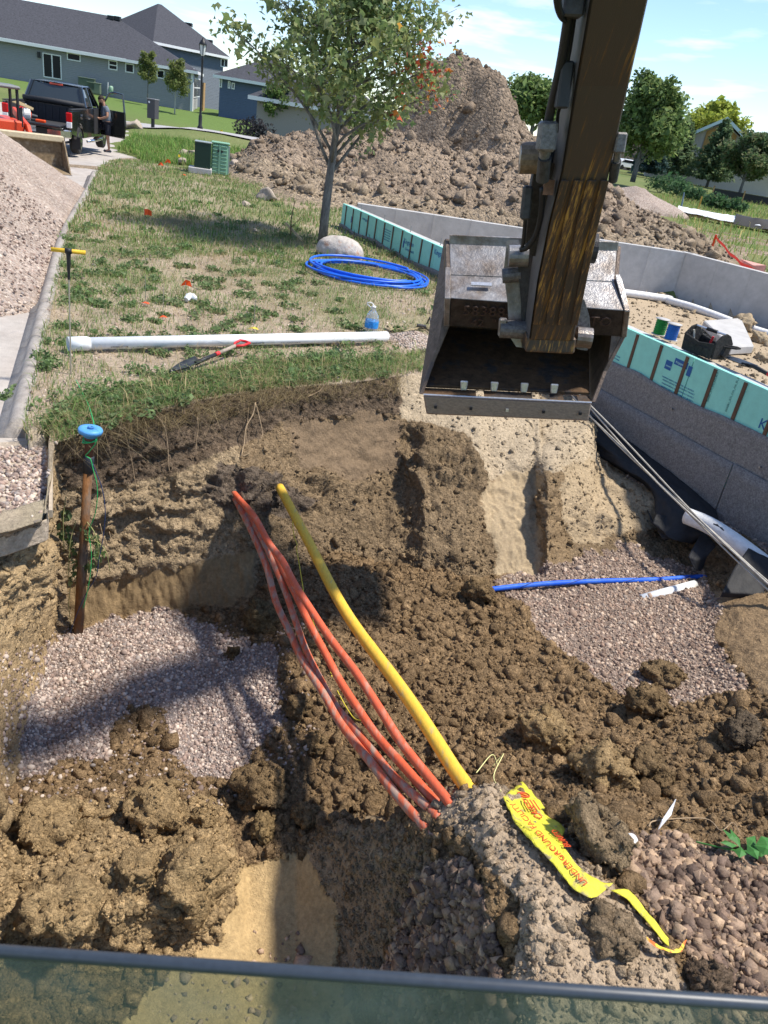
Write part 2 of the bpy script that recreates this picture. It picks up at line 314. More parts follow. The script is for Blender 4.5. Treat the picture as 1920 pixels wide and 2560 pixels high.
# ------------------------------------------------------------------ the near ground: lawn edge, cut faces and the pit, as rows of points
_s = np.linspace(-3, 17, 400); _w = np.stack([*(WA[:, None]+WD[:, None]*_s-WN[:, None]*0.17), 0*_s], 1); _wx, _wy = pix_arr(_w)
def wall_in_px(x): o = np.argsort(_wx); return np.interp(x, _wx[o], _wy[o])
def wallpx(x, z, off=0.0):
    w = np.stack([*(WA[:, None]+WD[:, None]*_s+WN[:, None]*off), 0*_s+z], 1); a, b = pix_arr(w); o = np.argsort(a); return float(np.interp(x, a[o], b[o]))
CC = {
 -900: [(1420+70*i, -.15) for i in range(15)]+[(2620, -.3), (3000, -.3)],
 -70: [(1345, -.26), (1375, -.3), (1420, -.28), (1480, -.35), (1540, -.4), (1620, -.45), (1700, -.5), (1780, -.55), (1860, -.62), (1940, -.72), (2020, -.8), (2100, -.85), (2200, -.9), (2300, -.95), (2400, -1.), (2620, -1.1), (3000, -1.1)],
 30: [(1328, -.26), (1355, -.31), (1400, -.33), (1470, -.5), (1550, -.7), (1650, -.95), (1740, -1.1), (1830, -1.25), (1900, -1.38), (1960, -1.45), (2000, -1.42), (2080, -1.3), (2180, -1.2), (2280, -1.2), (2380, -1.4), (2620, -1.5), (3000, -1.3)],
 112: [(1300, -.26), (1330, -.33), (1380, -.42), (1450, -.68), (1530, -1.), (1620, -1.35), (1700, -1.5), (1800, -1.52), (1880, -1.5), (1940, -1.47), (2000, -1.4), (2080, -1.28), (2180, -1.15), (2290, -1.2), (2390, -1.5), (2620, -1.6), (3000, -1.4)],
 136: [(1110, -.02), (1180, -.28), (1270, -.58), (1370, -.92), (1470, -1.25), (1590, -1.6), (1690, -1.57), (1800, -1.54), (1880, -1.5), (1940, -1.47), (2000, -1.4), (2080, -1.28), (2180, -1.15), (2290, -1.2), (2390, -1.5), (2620, -1.6), (3000, -1.4)],
 300: [(1050, 0), (1165, -.4), (1260, -.7), (1350, -.98), (1440, -1.26), (1540, -1.57), (1620, -1.5), (1720, -1.48), (1830, -1.5), (1930, -1.48), (1990, -1.4), (2080, -1.28), (2180, -1.18), (2280, -1.22), (2375, -1.5), (2620, -1.62), (3000, -1.5)],
 500: [(1000, 0), (1120, -.36), (1190, -.5), (1260, -.7), (1400, -1.12), (1520, -1.5), (1590, -1.5), (1700, -1.48), (1820, -1.5), (1930, -1.5), (2000, -1.45), (2080, -1.35), (2180, -1.3), (2270, -1.35), (2350, -1.58), (2620, -1.65), (3000, -1.5)],
 620: [(978, 0), (1100, -.35), (1170, -.47), (1240, -.62), (1370, -1.05), (1500, -1.42), (1600, -1.4), (1720, -1.42), (1850, -1.45), (1980, -1.48), (2060, -1.5), (2130, -1.52), (2190, -1.58), (2280, -1.65), (2400, -1.66), (2620, -1.66), (3000, -1.5)],
 740: [(965, 0), (1060, -.3), (1150, -.55), (1240, -.76), (1330, -1.03), (1420, -1.25), (1500, -1.2), (1640, -1.25), (1800, -1.32), (1950, -1.38), (2050, -1.42), (2110, -1.45), (2180, -1.52), (2270, -1.63), (2400, -1.66), (2620, -1.66), (3000, -1.5)],
 850: [(958, 0), (1050, -.33), (1120, -.55), (1200, -.78), (1300, -1.02), (1378, -1.22), (1440, -1.1), (1600, -1.15), (1780, -1.25), (1930, -1.32), (2025, -1.35), (2050, -1.1), (2150, -1.25), (2260, -1.42), (2400, -1.58), (2620, -1.62), (3000, -1.4)],
 960: [(943, 0), (1050, -.38), (1110, -.58), (1200, -.85), (1310, -1.1), (1410, -1.28), (1460, -1.1), (1620, -1.1), (1780, -1.18), (1920, -1.27), (2040, -1.28), (2060, -.88), (2150, -.95), (2260, -1.12), (2400, -1.35), (2620, -1.45), (3000, -1.2)],
 1010: [(936, 0), (1050, -.4), (1100, -.56), (1190, -.8), (1300, -1.04), (1415, -1.27), (1460, -1.1), (1610, -1.09), (1770, -1.15), (1910, -1.22), (2020, -1.2), (2045, -.75), (2135, -.78), (2250, -.94), (2400, -1.16), (2620, -1.3), (3000, -1.1)],
 1060: [(928, 0), (1056, -.4), (1080, -.43), (1180, -.66), (1300, -.9), (1425, -1.22), (1460, -1.12), (1600, -1.08), (1760, -1.12), (1900, -1.18), (2005, -1.12), (2025, -.58), (2115, -.58), (2240, -.7), (2400, -.94), (2620, -1.1), (3000, -.9)],
 1140: [(905, 0), (1075, -.42), (1110, -.49), (1200, -.67), (1310, -.9), (1440, -1.2), (1470, -1.14), (1610, -1.08), (1760, -1.1), (1900, -1.05), (1970, -1.), (1985, -.45), (2070, -.4), (2220, -.48), (2400, -.7), (2620, -.86), (3000, -.7)],
 1200: [(890, 0), (1090, -.46), (1150, -.57), (1230, -.74), (1330, -.97), (1440, -1.25), (1475, -1.18), (1605, -1.1), (1755, -1.1), (1895, -1.), (1955, -.9), (1975, -.38), (2065, -.3), (2215, -.34), (2400, -.5), (2620, -.6), (3000, -.5)],
 1222: [(884, 0), (1120, -.57), (1185, -.74), (1260, -.91), (1350, -1.12), (1437, -1.31), (1480, -1.22), (1600, -1.12), (1750, -1.1), (1890, -.98), (1950, -.85), (1970, -.36), (2060, -.26), (2210, -.3), (2400, -.42), (2620, -.5), (3000, -.4)],
 1338: [(850, -.02), (1150, -.62), (1200, -.75), (1270, -.92), (1350, -1.12), (1432, -1.31), (1480, -1.26), (1600, -1.17), (1750, -1.1), (1880, -.92), (1980, -.7), (2030, -.38), (2100, -.22), (2250, -.2), (2400, -.27), (2620, -.3), (3000, -.3)],
 1368: [(9e3, -.05), (1160, -.53), (1210, -.63), (1280, -.8), (1360, -1.02), (1440, -1.27), (1480, -1.25), (1600, -1.17), (1750, -1.09), (1880, -.9), (1985, -.66), (2045, -.38), (2120, -.22), (2255, -.2), (2400, -.26), (2620, -.3), (3000, -.3)],
 1420: [(9e3, -.05), (1110, -.5), (1230, -.78), (1290, -.95), (1340, -1.12), (1420, -1.25), (1480, -1.24), (1600, -1.18), (1750, -1.08), (1880, -.88), (1990, -.62), (2060, -.38), (2140, -.22), (2260, -.2), (2400, -.25), (2620, -.3), (3000, -.3)],
 1482: [(9e3, 0), (1062, -.5), (1200, -.8), (1290, -1.), (1345, -1.18), (1400, -1.22), (1480, -1.23), (1600, -1.17), (1750, -1.06), (1880, -.86), (1990, -.6), (2060, -.4), (2150, -.25), (2270, -.22), (2400, -.25), (2620, -.3), (3000, -.3)],
 1500: [(9e3, 0), (1088, -.84), (1180, -.84), (1290, -1.), (1345, -1.18), (1400, -1.23), (1480, -1.23), (1600, -1.17), (1750, -1.06), (1875, -.85), (1985, -.6), (2060, -.41), (2150, -.27), (2270, -.24), (2400, -.25), (2620, -.3), (3000, -.3)],
 1560: [(9e3, 0), (1120, -.85), (1210, -.93), (1290, -1.02), (1350, -1.2), (1400, -1.24), (1485, -1.22), (1600, -1.16), (1745, -1.04), (1870, -.83), (1980, -.6), (2060, -.43), (2155, -.3), (2275, -.27), (2400, -.26), (2620, -.3), (3000, -.3)],
 1650: [(9e3, 0), (1175, -.85), (1245, -.95), (1310, -1.1), (1370, -1.22), (1420, -1.26), (1490, -1.22), (1600, -1.15), (1740, -1.02), (1860, -.82), (1980, -.6), (2060, -.45), (2160, -.33), (2280, -.3), (2400, -.28), (2620, -.3), (3000, -.3)],
 1760: [(9e3, 0), (1245, -.86), (1310, -.98), (1370, -1.12), (1410, -1.2), (1450, -1.22), (1510, -1.16), (1610, -1.08), (1730, -.95), (1850, -.78), (1970, -.58), (2060, -.44), (2170, -.35), (2290, -.32), (2410, -.3), (2620, -.3), (3000, -.3)],
 1850: [(9e3, 0), (1300, -.86), (1350, -.93), (1400, -1.), (1440, -1.05), (1480, -1.), (1530, -.95), (1620, -.9), (1730, -.85), (1850, -.72), (1970, -.56), (2060, -.43), (2170, -.35), (2290, -.32), (2410, -.3), (2620, -.3), (3000, -.3)],
 1950: [(9e3, 0), (1358, -.86), (1400, -.86), (1440, -.86), (1480, -.84), (1520, -.8), (1560, -.77), (1630, -.74), (1730, -.7), (1850, -.62), (1970, -.52), (2060, -.42), (2170, -.35), (2290, -.32), (2410, -.3), (2620, -.3), (3000, -.3)],
 2900: [(9e3, 0), (2000, -.86), (2030, -.86), (2060, -.86), (2090, -.84), (2120, -.8), (2150, -.77), (2180, -.74), (2220, -.7), (2260, -.62), (2300, -.52), (2340, -.42), (2400, -.35), (2460, -.32), (2520, -.3), (2700, -.3), (3100, -.3)],
}
CX = np.array(sorted(CC)); NR = 17
CY = np.array([[CC[c][k][0] for k in range(NR)] for c in CX], float); CZ = np.array([[CC[c][k][1] for k in range(NR)] for c in CX], float)
for i, c in enumerate(CX): CY[i, 0] = wall_in_px(c) if c > 1350 else CY[i, 0]
def horizon(x): return 315+0.1673*(x-1121)
gx = np.concatenate([np.linspace(-900, -130, 40), np.linspace(-120, 2040, 600), np.linspace(2050, 2900, 40)])
NXg = len(gx)
def col_interp(T): return np.stack([np.interp(gx, CX, T[:, k]) for k in range(NR)], 1)
YY = col_interp(CY); ZZ = col_interp(CZ)
rimw = np.array([wall_in_px(x) for x in gx]); m = gx > 1352; YY[m, 0] = rimw[m]
# lawn rows
NL = 150; y0 = horizon(gx)+215; tl = np.linspace(0, 1, NL)
LY = y0[:, None]+(YY[:, :1]-y0[:, None])*tl[None, :]
lp = Pv(np.repeat(gx, NL), LY.ravel(), np.zeros(NXg*NL)); lp[:, 2] = base(lp[:, 0], lp[:, 1])
# pit rows: density follows the pixel length of each band
seg = np.median(np.diff(YY, axis=1)[(gx > 0) & (gx < 1900)], axis=0); cnt = np.clip((seg/4.1).astype(int), 6, 60); kt = [0.0]
for k in range(NR-1): kt += list(k+(np.arange(cnt[k])+1)/cnt[k])
kt = np.array(kt)[1:]; NP = len(kt); ki = np.minimum(kt.astype(int), NR-2); kf = kt-ki
ks = kf
PYg = YY[:, ki]*(1-ks)+YY[:, ki+1]*ks; PZg = ZZ[:, ki]*(1-ks)+ZZ[:, ki+1]*ks
pp = Pv(np.repeat(gx, NP), PYg.ravel(), PZg.ravel()).reshape(NXg, NP, 3)
rim = lp.reshape(NXg, NL, 3)[:, -1]
# first band starts at the true rim vertex (inside the wall on the right)
nb = cnt[0]; r1 = Pv(gx, YY[:, 1], ZZ[:, 1])
for j in range(nb):
    t = (j+1)/nb; pp[:, j] = rim*(1-t)+r1*t
G3 = np.concatenate([lp.reshape(NXg, NL, 3), pp], 1)
KT = np.concatenate([np.full(NL, -0.5)+tl*0.5, kt])
B = G3.copy()
for _ in range(3):    # soften the bands of the pit
    B[1:-1, NL:-1] = (B[1:-1, NL:-1]*2+B[:-2, NL:-1]+B[2:, NL:-1]+B[1:-1, NL-1:-2]+B[1:-1, NL+1:])/6
G3 = B
NRW = NL+NP
GPX = np.repeat(gx, NRW).reshape(NXg, NRW); GPY = np.concatenate([LY, PYg], 1); GK = np.repeat(KT[None], NXg, 0)
def gp(px, py):       # point of the near ground seen at a pixel
    i = int(np.clip(np.searchsorted(gx, px), 1, NXg-1)); t = (px-gx[i-1])/(gx[i]-gx[i-1]); o = 0
    for q, w in ((i-1, 1-t), (i, t)):
        row = GPY[q]; o = o+w*np.array([np.interp(py, row, G3[q, :, k]) for k in range(3)])
    return o
# ---- zones
flat = G3.reshape(-1, 3); fx = GPX.ravel(); fy = GPY.ravel(); fk = GK.ravel()
n1 = fbm(flat*2.2, 3, 31); n2 = fbm(flat*2.2+40, 3, 32); nf = fbm(flat*9, 3, 33)
wx = fx+26*n1+18*nf+8*fbm(flat*22, 2, 34); wy = fy+26*n2+16*nf+8*fbm(flat*22+9, 2, 35)
def zone(poly): return inside(wx, wy, poly)
C = np.zeros((len(flat), 3)); LUMP = np.zeros(len(flat)); GRAV = np.zeros(len(flat), bool); RUB = np.zeros(len(flat), bool)
def setz(mask, col, lump): C[mask] = col; LUMP[mask] = lump
lawn = fk <= 0
pit = ~lawn
setz(pit, (.245, .163, .088), 1.0)                                                     # moist clay on the floor
wk = fk+0.25*n1+0.15*nf
setz(pit & (wk < 5) & (fx < 620), (.335, .25, .155), .8)
setz(pit & (wk < 5) & (fx >= 600), (.25, .178, .105), .9)
setz(pit & (wk < 5) & (wk > 4.05) & (wx < 640) & (wx > 180), (.23, .16, .085), .04)   # smooth machine-cut face
top = pit & (wk < 1.5-np.clip((fx-520)/300, 0, .6)) & (wx > 150) & (wx < 1010)
setz(top, (.165, .12, .082), 1.0)                                                       # topsoil
setz(zone([(560, 1170), (700, 1190), (790, 1260), (720, 1300), (560, 1275), (505, 1225)]), (.15, .115, .085), 1.0)
setz(zone([(720, 1045), (960, 1040), (1000, 1060), (990, 1190), (880, 1200), (740, 1170)]), (.19, .135, .085), .3)
setz(pit & zone([(1000, 930), (1460, 900), (1500, 1060), (1480, 1300), (1400, 1280), (1330, 1190), (1200, 1180), (1170, 1090), (1070, 1062), (1005, 1056)]), (.42, .335, .23), .5)
setz(zone([(1215, 1185), (1345, 1185), (1352, 1435), (1235, 1440)]), (.37, .285, .18), .14)
setz(zone([(1352, 1180), (1400, 1180), (1425, 1300), (1430, 1440), (1352, 1440)]), (.25, .175, .1), .6)
setz(zone([(1400, 1150), (1640, 1170), (1655, 1310), (1560, 1345), (1420, 1345)]), (.36, .275, .175), .4)
setz(pit & (fx < 135) & (fk < 9.3) & (fx < 40+(1950-fy)*.27), (.42, .30, .165), .6)    # the left-hand bank
rb = zone([(1790, 1480), (2200, 1480), (2200, 1760), (1900, 1740), (1840, 1680), (1790, 1600)]); setz(rb, (.27, .185, .105), .5)
setz(zone([(600, 2160), (770, 2120), (835, 2250), (850, 2400), (920, 2700), (200, 2700), (430, 2420), (560, 2340)]), (.43, .305, .155), .12)
setz(zone([(770, 2120), (850, 2045), (1010, 2050), (1070, 2150), (1000, 2300), (980, 2480), (870, 2480), (835, 2250)]), (.30, .22, .135), .5)
setz(zone([(0, 1990), (560, 1990), (600, 2160), (560, 2340), (430, 2420), (-200, 2420), (-200, 2000)]), (.38, .265, .14), 1.15)
setz(zone([(1060, 1990), (1250, 1960), (1400, 2060), (1500, 2190), (1650, 2350), (1800, 2700), (1250, 2700), (1290, 2250), (1180, 2130)]), (.40, .305, .21), .35)
r_ = zone([(1520, 2120), (1600, 2075), (1720, 2100), (2000, 2180), (2300, 2700), (1840, 2700), (1730, 2420), (1620, 2270)]) | zone([(1010, 2230), (1070, 2150), (1160, 2160), (1220, 2260), (1240, 2400), (1290, 2700), (960, 2700), (970, 2400)]); RUB |= r_; setz(r_, (.23, .175, .13), .8)
g_ = zone([(135, 1600), (240, 1555), (330, 1530), (430, 1522), (520, 1560), (560, 1590), (680, 1610), (700, 1680), (712, 1790), (640, 1890), (560, 1950), (480, 1930), (420, 1870), (330, 1880), (200, 1900), (30, 1945), (55, 1850), (105, 1700)])
g_ &= ~zone([(290, 1800), (345, 1765), (425, 1780), (420, 1890), (300, 1900), (265, 1870)])
g2_ = zone([(1225, 1455), (1330, 1430), (1420, 1390), (1470, 1365), (1560, 1362), (1640, 1390), (1760, 1435), (1800, 1500), (1780, 1560), (1800, 1650), (1870, 1730), (1700, 1775), (1560, 1740), (1450, 1660), (1380, 1600), (1320, 1520)])
g3_ = zone([(1560, 1130), (1700, 1200), (1930, 1345), (2100, 1460), (1930, 1400), (1700, 1260), (1560, 1170)])
GRAV |= (g_ | g2_ | g3_); setz(g_ | g2_ | g3_, (.33, .265, .235), .22); setz(g2_, (.30, .225, .18), .22)
# lawn soil: dry grey-brown earth, greener further back
street_m = inside(flat[:, 0], flat[:, 1], STREET); base_m = inside(flat[:, 0], flat[:, 1], WALLPOLY_IN)
lv = np.clip(.5+.9*fbm(flat*np.array([.8, .8, 0])+3, 4, 61), 0, 1); lf = np.clip((flat[:, 1]-9)/9, 0, 1)
green = np.clip(lv*.9+lf*.5-.35, 0, 1)[:, None]
lc = np.array([.37, .295, .22])*(1-green)+np.array([.17, .175, .075])*green
C[lawn] = lc[lawn]; LUMP[lawn] = .25
C[lawn & street_m] = (.30, .27, .24); LUMP[lawn & street_m] = .05
C[lawn & base_m] = (.40, .315, .215); LUMP[lawn & base_m] = .35
dirt = lawn & ~base_m & ~street_m & (inside(wx, wy, [(640, 470), (700, 430), (860, 400), (1500, 540), (1500, 620), (860, 500), (760, 520)]))
C[dirt] = (.33, .255, .175); LUMP[dirt] = .6
sub_street = pit & (fx < 125) & (fk < .6); C[sub_street] = (.30, .25, .2)
# ---- relief
du = np.gradient(G3, axis=0); dw = np.gradient(G3, axis=1); NN = np.cross(du, dw).reshape(-1, 3); NN /= np.linalg.norm(NN, axis=1)[:, None]+1e-9
vw = EYE-flat; sgn = np.sign((NN*vw).sum(1)); NN *= sgn[:, None]
detail = (flat[:, 1] < 26)
w1, _ = worley(flat*7.5+n1[:, None]*.5, 3); w2, _ = worley(flat*17+nf[:, None]*.4, 4); w3, _ = worley(flat*42, 5)
lum = .022*(.55-w1)+.018*(.5-w2)+.010*(.5-w3)+.055*fbm(flat*3.1, 4, 71)+.024*fbm(flat*12, 4, 74, .6)-.035*np.abs(fbm(flat*7, 4, 75, .55))+.016*fbm(flat*30, 3, 72, .6)
rock = .018*(.5-worley(flat*14+.4*nf[:, None], 8)[0])+.02*fbm(flat*9, 3, 73)
lumpS = LUMP.reshape(NXg, NRW).copy()
for _ in range(3): lumpS[1:-1, 1:-1] = (lumpS[1:-1, 1:-1]*2+lumpS[:-2, 1:-1]+lumpS[2:, 1:-1]+lumpS[1:-1, :-2]+lumpS[1:-1, 2:])/6
LS = lumpS.ravel()
disp = lum*LS+np.where(RUB, rock, 0)+np.where(GRAV, .014*(.5-w3)+.01*nf, 0)
# torn clods and layers standing proud of the cut faces
face = np.clip(1-np.abs(fk-2.6)/2.4, 0, 1)*pit
tear = np.clip(fbm(flat*np.array([3.6, 3.6, 7.0]), 5, 77, .6), -.15, 1)
disp += face*LS*.30*tear+face*LS*.05*np.abs(fbm(flat*np.array([16, 16, 22.]), 3, 78))
scr = fbm(flat*np.array([26, 26, 1.2]), 3, 79)
disp += np.where(pit & (fk < 5.2) & (LS < .3), .028*scr+.03*np.clip(fbm(flat*5, 3, 80)-.1, 0, 1), 0)
fall = np.clip((fk+0.5)/.5, 0, 1); disp *= np.where(lawn & (flat[:, 1] > 12), .6, 1)
disp *= np.where(lawn & (np.abs((flat[:, :2]-WA)@WN) < .25), .2, 1)
flatD = flat+NN*disp[:, None]
C *= (1+.16*n1+.16*nf)[:, None]
C *= np.where(LS > .5, 1-.22*np.clip(w2-.35, 0, .5), 1)[:, None]
idx = np.arange(NXg*NRW).reshape(NXg, NRW); quads = np.stack([idx[:-1, :-1], idx[1:, :-1], idx[1:, 1:], idx[:-1, 1:]], -1).reshape(-1, 4)
M_SOIL = mat('soil', (.2, .15, .1), rough=.95, var=.16, scale=14, bump=.7, bscale=90, attr='Col', spec=.15, crumb=46, crumb_attr=True)
ground = npmesh('ground', flatD, quads, M_SOIL, None, np.concatenate([np.clip(C, .01, .9), np.where(GRAV | RUB, 1.0, np.clip(LS*1.15, .08, 1))[:, None]], 1), True); tag(ground, 'dug clay and sand of the open trench with weedy ground behind', 'ground', kind='structure')
# ------------------------------------------------------------------ the land behind
fxs = np.concatenate([np.linspace(-220, -45, 20), np.linspace(-44, 40, 130), np.linspace(42, 260, 26)]); fys = np.concatenate([np.linspace(19, 60, 84), np.linspace(61, 420, 44)])
FX, FY = np.meshgrid(fxs, fys, indexing='ij'); px_ = FX.ravel(); py_ = FY.ravel(); fz = base(px_, py_)-.035
ip = inside(px_, py_, WALLPOLY_IN); fz = np.where(ip, -1.0, fz)
pf = np.stack([px_, py_, fz], 1); near = (py_ < 23.5)&(~ip); pf[:, 2] -= near*.15
fg = np.clip(.5+.8*fbm(pf*np.array([.25, .25, 0]), 4, 81), 0, 1)[:, None]
fc = np.array([.095, .135, .04])*(1-fg)+np.array([.165, .175, .07])*fg
hl = np.clip((py_-58)/6, 0, 1)*np.clip((0-px_)/6, 0, 1)
fc = fc*(1-hl[:, None])+np.array([.11, .165, .045])*hl[:, None]
pf[:, 2] += .05*fbm(pf*1.7, 3, 83)*(py_ < 60)
ii = np.arange(len(px_)).reshape(FX.shape); q2 = np.stack([ii[:-1, :-1], ii[1:, :-1], ii[1:, 1:], ii[:-1, 1:]], -1).reshape(-1, 4)
M_LAWN = mat('lawn', (.1, .15, .04), rough=.95, var=.22, scale=3.0, bump=.6, bscale=30, attr='Col', spec=.1)
fl = npmesh('lawn', pf, q2, M_LAWN, None, fc, True); tag(fl, 'green lawns and meadow behind the building plot', 'lawn', kind='structure')
big = MB(); big.quad((-3000, -200, -2.2), (3000, -200, -2.2), (3000, 3000, -2.2), (-3000, 3000, -2.2)); tag(big.build('terrain', M_LAWN2 if False else mat('meadow', (.1, .14, .045), var=.2, scale=.3)), 'wide green land out to the horizon', 'terrain', kind='structure')
# street: concrete sheet
M_CONC = mat('street_concrete', (.42, .385, .35), rough=.9, var=.1, scale=2.0, bump=.25, bscale=60, col2=(.34, .30, .265), thresh=(.35, .7))
def sheet(name, poly, material, dz, step=0.8):
    poly = np.array(poly, float); x0, y0_ = poly.min(0); x1, y1 = poly.max(0); bm = bmesh.new(); vs = [bm.verts.new((p[0], p[1], 0)) for p in poly]; bm.faces.new(vs)
    n = int((x1-x0)/step)
    for k in range(1, n): bmesh.ops.bisect_plane(bm, geom=bm.verts[:]+bm.edges[:]+bm.faces[:], plane_co=(x0+k*(x1-x0)/n, 0, 0), plane_no=(1, 0, 0))
    n = int((y1-y0_)/step)
    for k in range(1, n): bmesh.ops.bisect_plane(bm, geom=bm.verts[:]+bm.edges[:]+bm.faces[:], plane_co=(0, y0_+k*(y1-y0_)/n, 0), plane_no=(0, 1, 0))
    bmesh.ops.triangulate(bm, faces=bm.faces[:])
    V = np.array([v.co[:2] for v in bm.verts]); z = far_z(V[:, 0], V[:, 1])*np.clip((V[:, 1]-15)/8, 0, 1)
    for v, zz in zip(bm.verts, z): v.co.z = zz+dz
    me = bpy.data.meshes.new(name); bm.to_mesh(me); bm.free(); me.materials.append(material); return link(bpy.data.objects.new(name, me))
st = sheet('street', STREET, M_CONC, -.118, 1.2); tag(st, 'pale concrete street under the gravel heap and truck', 'street', kind='structure')
_road = [tuple(PR(px, py, d)[:2]) for px, py, d in ((300, 321, 44), (420, 334, 47), (560, 352, 47), (700, 372, 46), (720, 356, 53), (560, 336, 53), (420, 318, 53.5), (300, 296, 53))]
rd = sheet('road', _road, mat('road_asphalt', (.34, .33, .325), rough=.9, var=.08, scale=1.5), .03, 1.2); tag(rd, 'grey road curving in front of the houses', 'road', kind='structure')
# ------------------------------------------------------------------ foundation: poured walls, foam, strips, drainage board
M_CW = mat('poured_concrete', (.46, .45, .435), rough=.85, var=.08, scale=1.6, bump=.2, bscale=25, col2=(.385, .375, .36), thresh=(.3, .75))
M_FOAM = mat('green_foam', (.27, .64, .54), rough=.65, var=.05, scale=3, bump=.1, bscale=40, spec=.35)
M_STRIP = mat('brown_strip', (.115, .065, .04), rough=.75, var=.25, scale=6, stretch=(1, 1, .2))
M_BOARD = mat('drainage_board', (.20, .182, .17), rough=.97, var=.28, scale=22, bump=.6, bscale=90, col2=(.26, .24, .225), thresh=(.35, .65))
M_INK = mat('blue_ink', (.02, .10, .30), rough=.6, var=0)
M_STEEL = mat('dull_steel', (.28, .28, .29), rough=.45, metal=.8, var=.15)
M_FELT = mat('dark_gap', (.02, .02, .02), rough=.9, var=.1)
fnd = thing('house_foundation', 'poured concrete foundation walls with green foam boards and grey drainage board beside the trench', 'foundation', (WA[0], WA[1], 0))
O3 = np.array([WA[0], WA[1], 0.0]); D3 = np.array([WD[0], WD[1], 0]); N3 = np.array([WN[0], WN[1], 0]); Z3 = np.array([0, 0, 1.0])
def wp(s, off, z): return D3*s+N3*off+Z3*z           # local to fnd: along the wall, outwards, up
LW = 15.0; FT = 0.055
mb = MB(); prof = [(-0.26, -1.35), (-0.26, ZTOP-.03), (-FT-.003, ZTOP-.03), (-FT-.003, -1.35)]
mb.prism([wp(-.1, a, b) for a, b in prof], D3*(LW+.1)); mb.build('concrete_wall', M_CW, fnd)
STUD0 = float((P(1595.8, 832.8, ZTOP)[:2]-WA)@WD); SP = .412
seam = [-0.0]; k = -24
studs = [STUD0+SP*i for i in range(-25, 9)]; studs = [s for s in studs if .05 < s < LW-.1]
edges = [0.0]+[studs[i]+.09 for i in range(1, len(studs), 3)]+[LW]
zb_foam = -0.02
for a, b in zip(edges[:-1], edges[1:]):
    if b-a < .05: continue
    zt = ZTOP+random.uniform(-.012, .006); o_ = random.uniform(-.004, -.0005)
    MB().prism([wp(a+.004, -FT+o_, zt), wp(b-.004, -FT+o_, zt), wp(b-.004, -FT+o_, -.6), wp(a+.004, -FT+o_, -.6)], N3*(FT)).build('foam_panel', M_FOAM, fnd, bevel=.004)
for s in studs:
    MB().prism([wp(s-.022, .0005, ZTOP-.018), wp(s+.022, .0005, ZTOP-.018), wp(s+.022, .0005, -.45), wp(s-.022, .0005, -.45)], N3*.008).build('wood_strip', M_STRIP, fnd)
# grey drainage board: overlapping upper and lower sheets with an uneven top edge
def board(a, b, zt, zb, off, amp, seed):
    n = int((b-a)/.06)+2; m = 8; S = np.linspace(a, b, n); V = []; T = zt+amp*np.array([fbm(np.array([[s*1.1+seed, 0, 0]]), 3, 12)[0] for s in S])
    for i, s in enumerate(S):
        for j in range(m):
            t = j/(m-1); z = T[i]*(1-t)+zb*t; w = .010*fbm(np.array([[s*1.5, z*2, seed]]), 3, 14)[0]; V.append(wp(s, off+w, z))
    for i, s in enumerate(S):
        for j in range(m):
            t = j/(m-1); z = T[i]*(1-t)+zb*t; V.append(wp(s, off-.012, z))
    V = np.array(V); I = np.arange(n*m).reshape(n, m); q = np.stack([I[:-1, :-1], I[1:, :-1], I[1:, 1:], I[:-1, 1:]], -1).reshape(-1, 4)
    top = np.stack([I[:-1, 0], I[:-1, 0]+n*m, I[1:, 0]+n*m, I[1:, 0]], -1)
    return npmesh('drainage_board', V, np.concatenate([q, top]), M_BOARD, fnd, None, True)
zf0 = float(on_vplane((1600, 945), O3, O3+D3)[2])
for a, b in ((.0, 3.0), (3.01, 6.0), (6.01, 9.1), (9.11, 12.2), (12.21, LW)): board(a, b, .075, -.33, .022, .05, a)
for a, b in ((.0, 4.5), (4.51, 8.7), (8.71, 11.6), (11.61, LW)): board(a, b, -.30, -1.15, .045, .012, a+5)
for s_, z_ in ((9.35, -.05), (10.6, -.1), (9.1, -.45), (11.9, -.2), (12.4, -.5), (8.2, 0)):
    MB().cyl(wp(s_, .03, z_), wp(s_, .052, z_), .012, n=8).build('fastener', M_STEEL, fnd)
# anchor bolts along the top
for s in [.7+1.22*i for i in range(12)]:
    MB().cyl(wp(s, -.15, ZTOP-.05), wp(s, -.15, ZTOP+.085), .007, n=6).build('anchor_bolt', M_STEEL, fnd)
# far walls, in panels with form joints standing proud
def far_wall(a, b, npan, zt=ZTOP, inner=1):
    d = (b-a)/np.linalg.norm(b-a); n = np.array([d[1], -d[0]]); L = np.linalg.norm(b-a); th = .22
    for i in range(npan):
        s0 = L*i/npan+.004; s1 = L*(i+1)/npan-.004; p = a+d*s0; q = a+d*s1
        o = random.uniform(-.004, .004)
        pts = [(*(p+n*o-WA), -1.0), (*(q+n*o-WA), -1.0), (*(q+n*o-WA), zt), (*(p+n*o-WA), zt)]
        MB().prism(pts, (-n[0]*th, -n[1]*th, 0)).build('concrete_panel', M_CW, fnd)
        e = b-d*(L*(npan-1-i)/npan)
        MB().prism([(*(e+n*.004-d*.012-WA), -.9), (*(e+n*.004+d*.012-WA), -.9), (*(e+n*.004+d*.012-WA), zt-.01), (*(e+n*.004-d*.012-WA), zt-.01)], (-n[0]*.02, -n[1]*.02, 0)).build('form_joint', M_CW, fnd)
far_wall(FA, FB, 9); far_wall(FB, FE2, 11)
MB().prism([(*(FB+np.array([.0, .3])-WA), -1.0), (*(FB+np.array([.35, .15])-WA), -1.0), (*(FB+np.array([.0, -.02])-WA), -1.0)], (0, 0, 1.5)).build('wall_corner', M_CW, fnd)
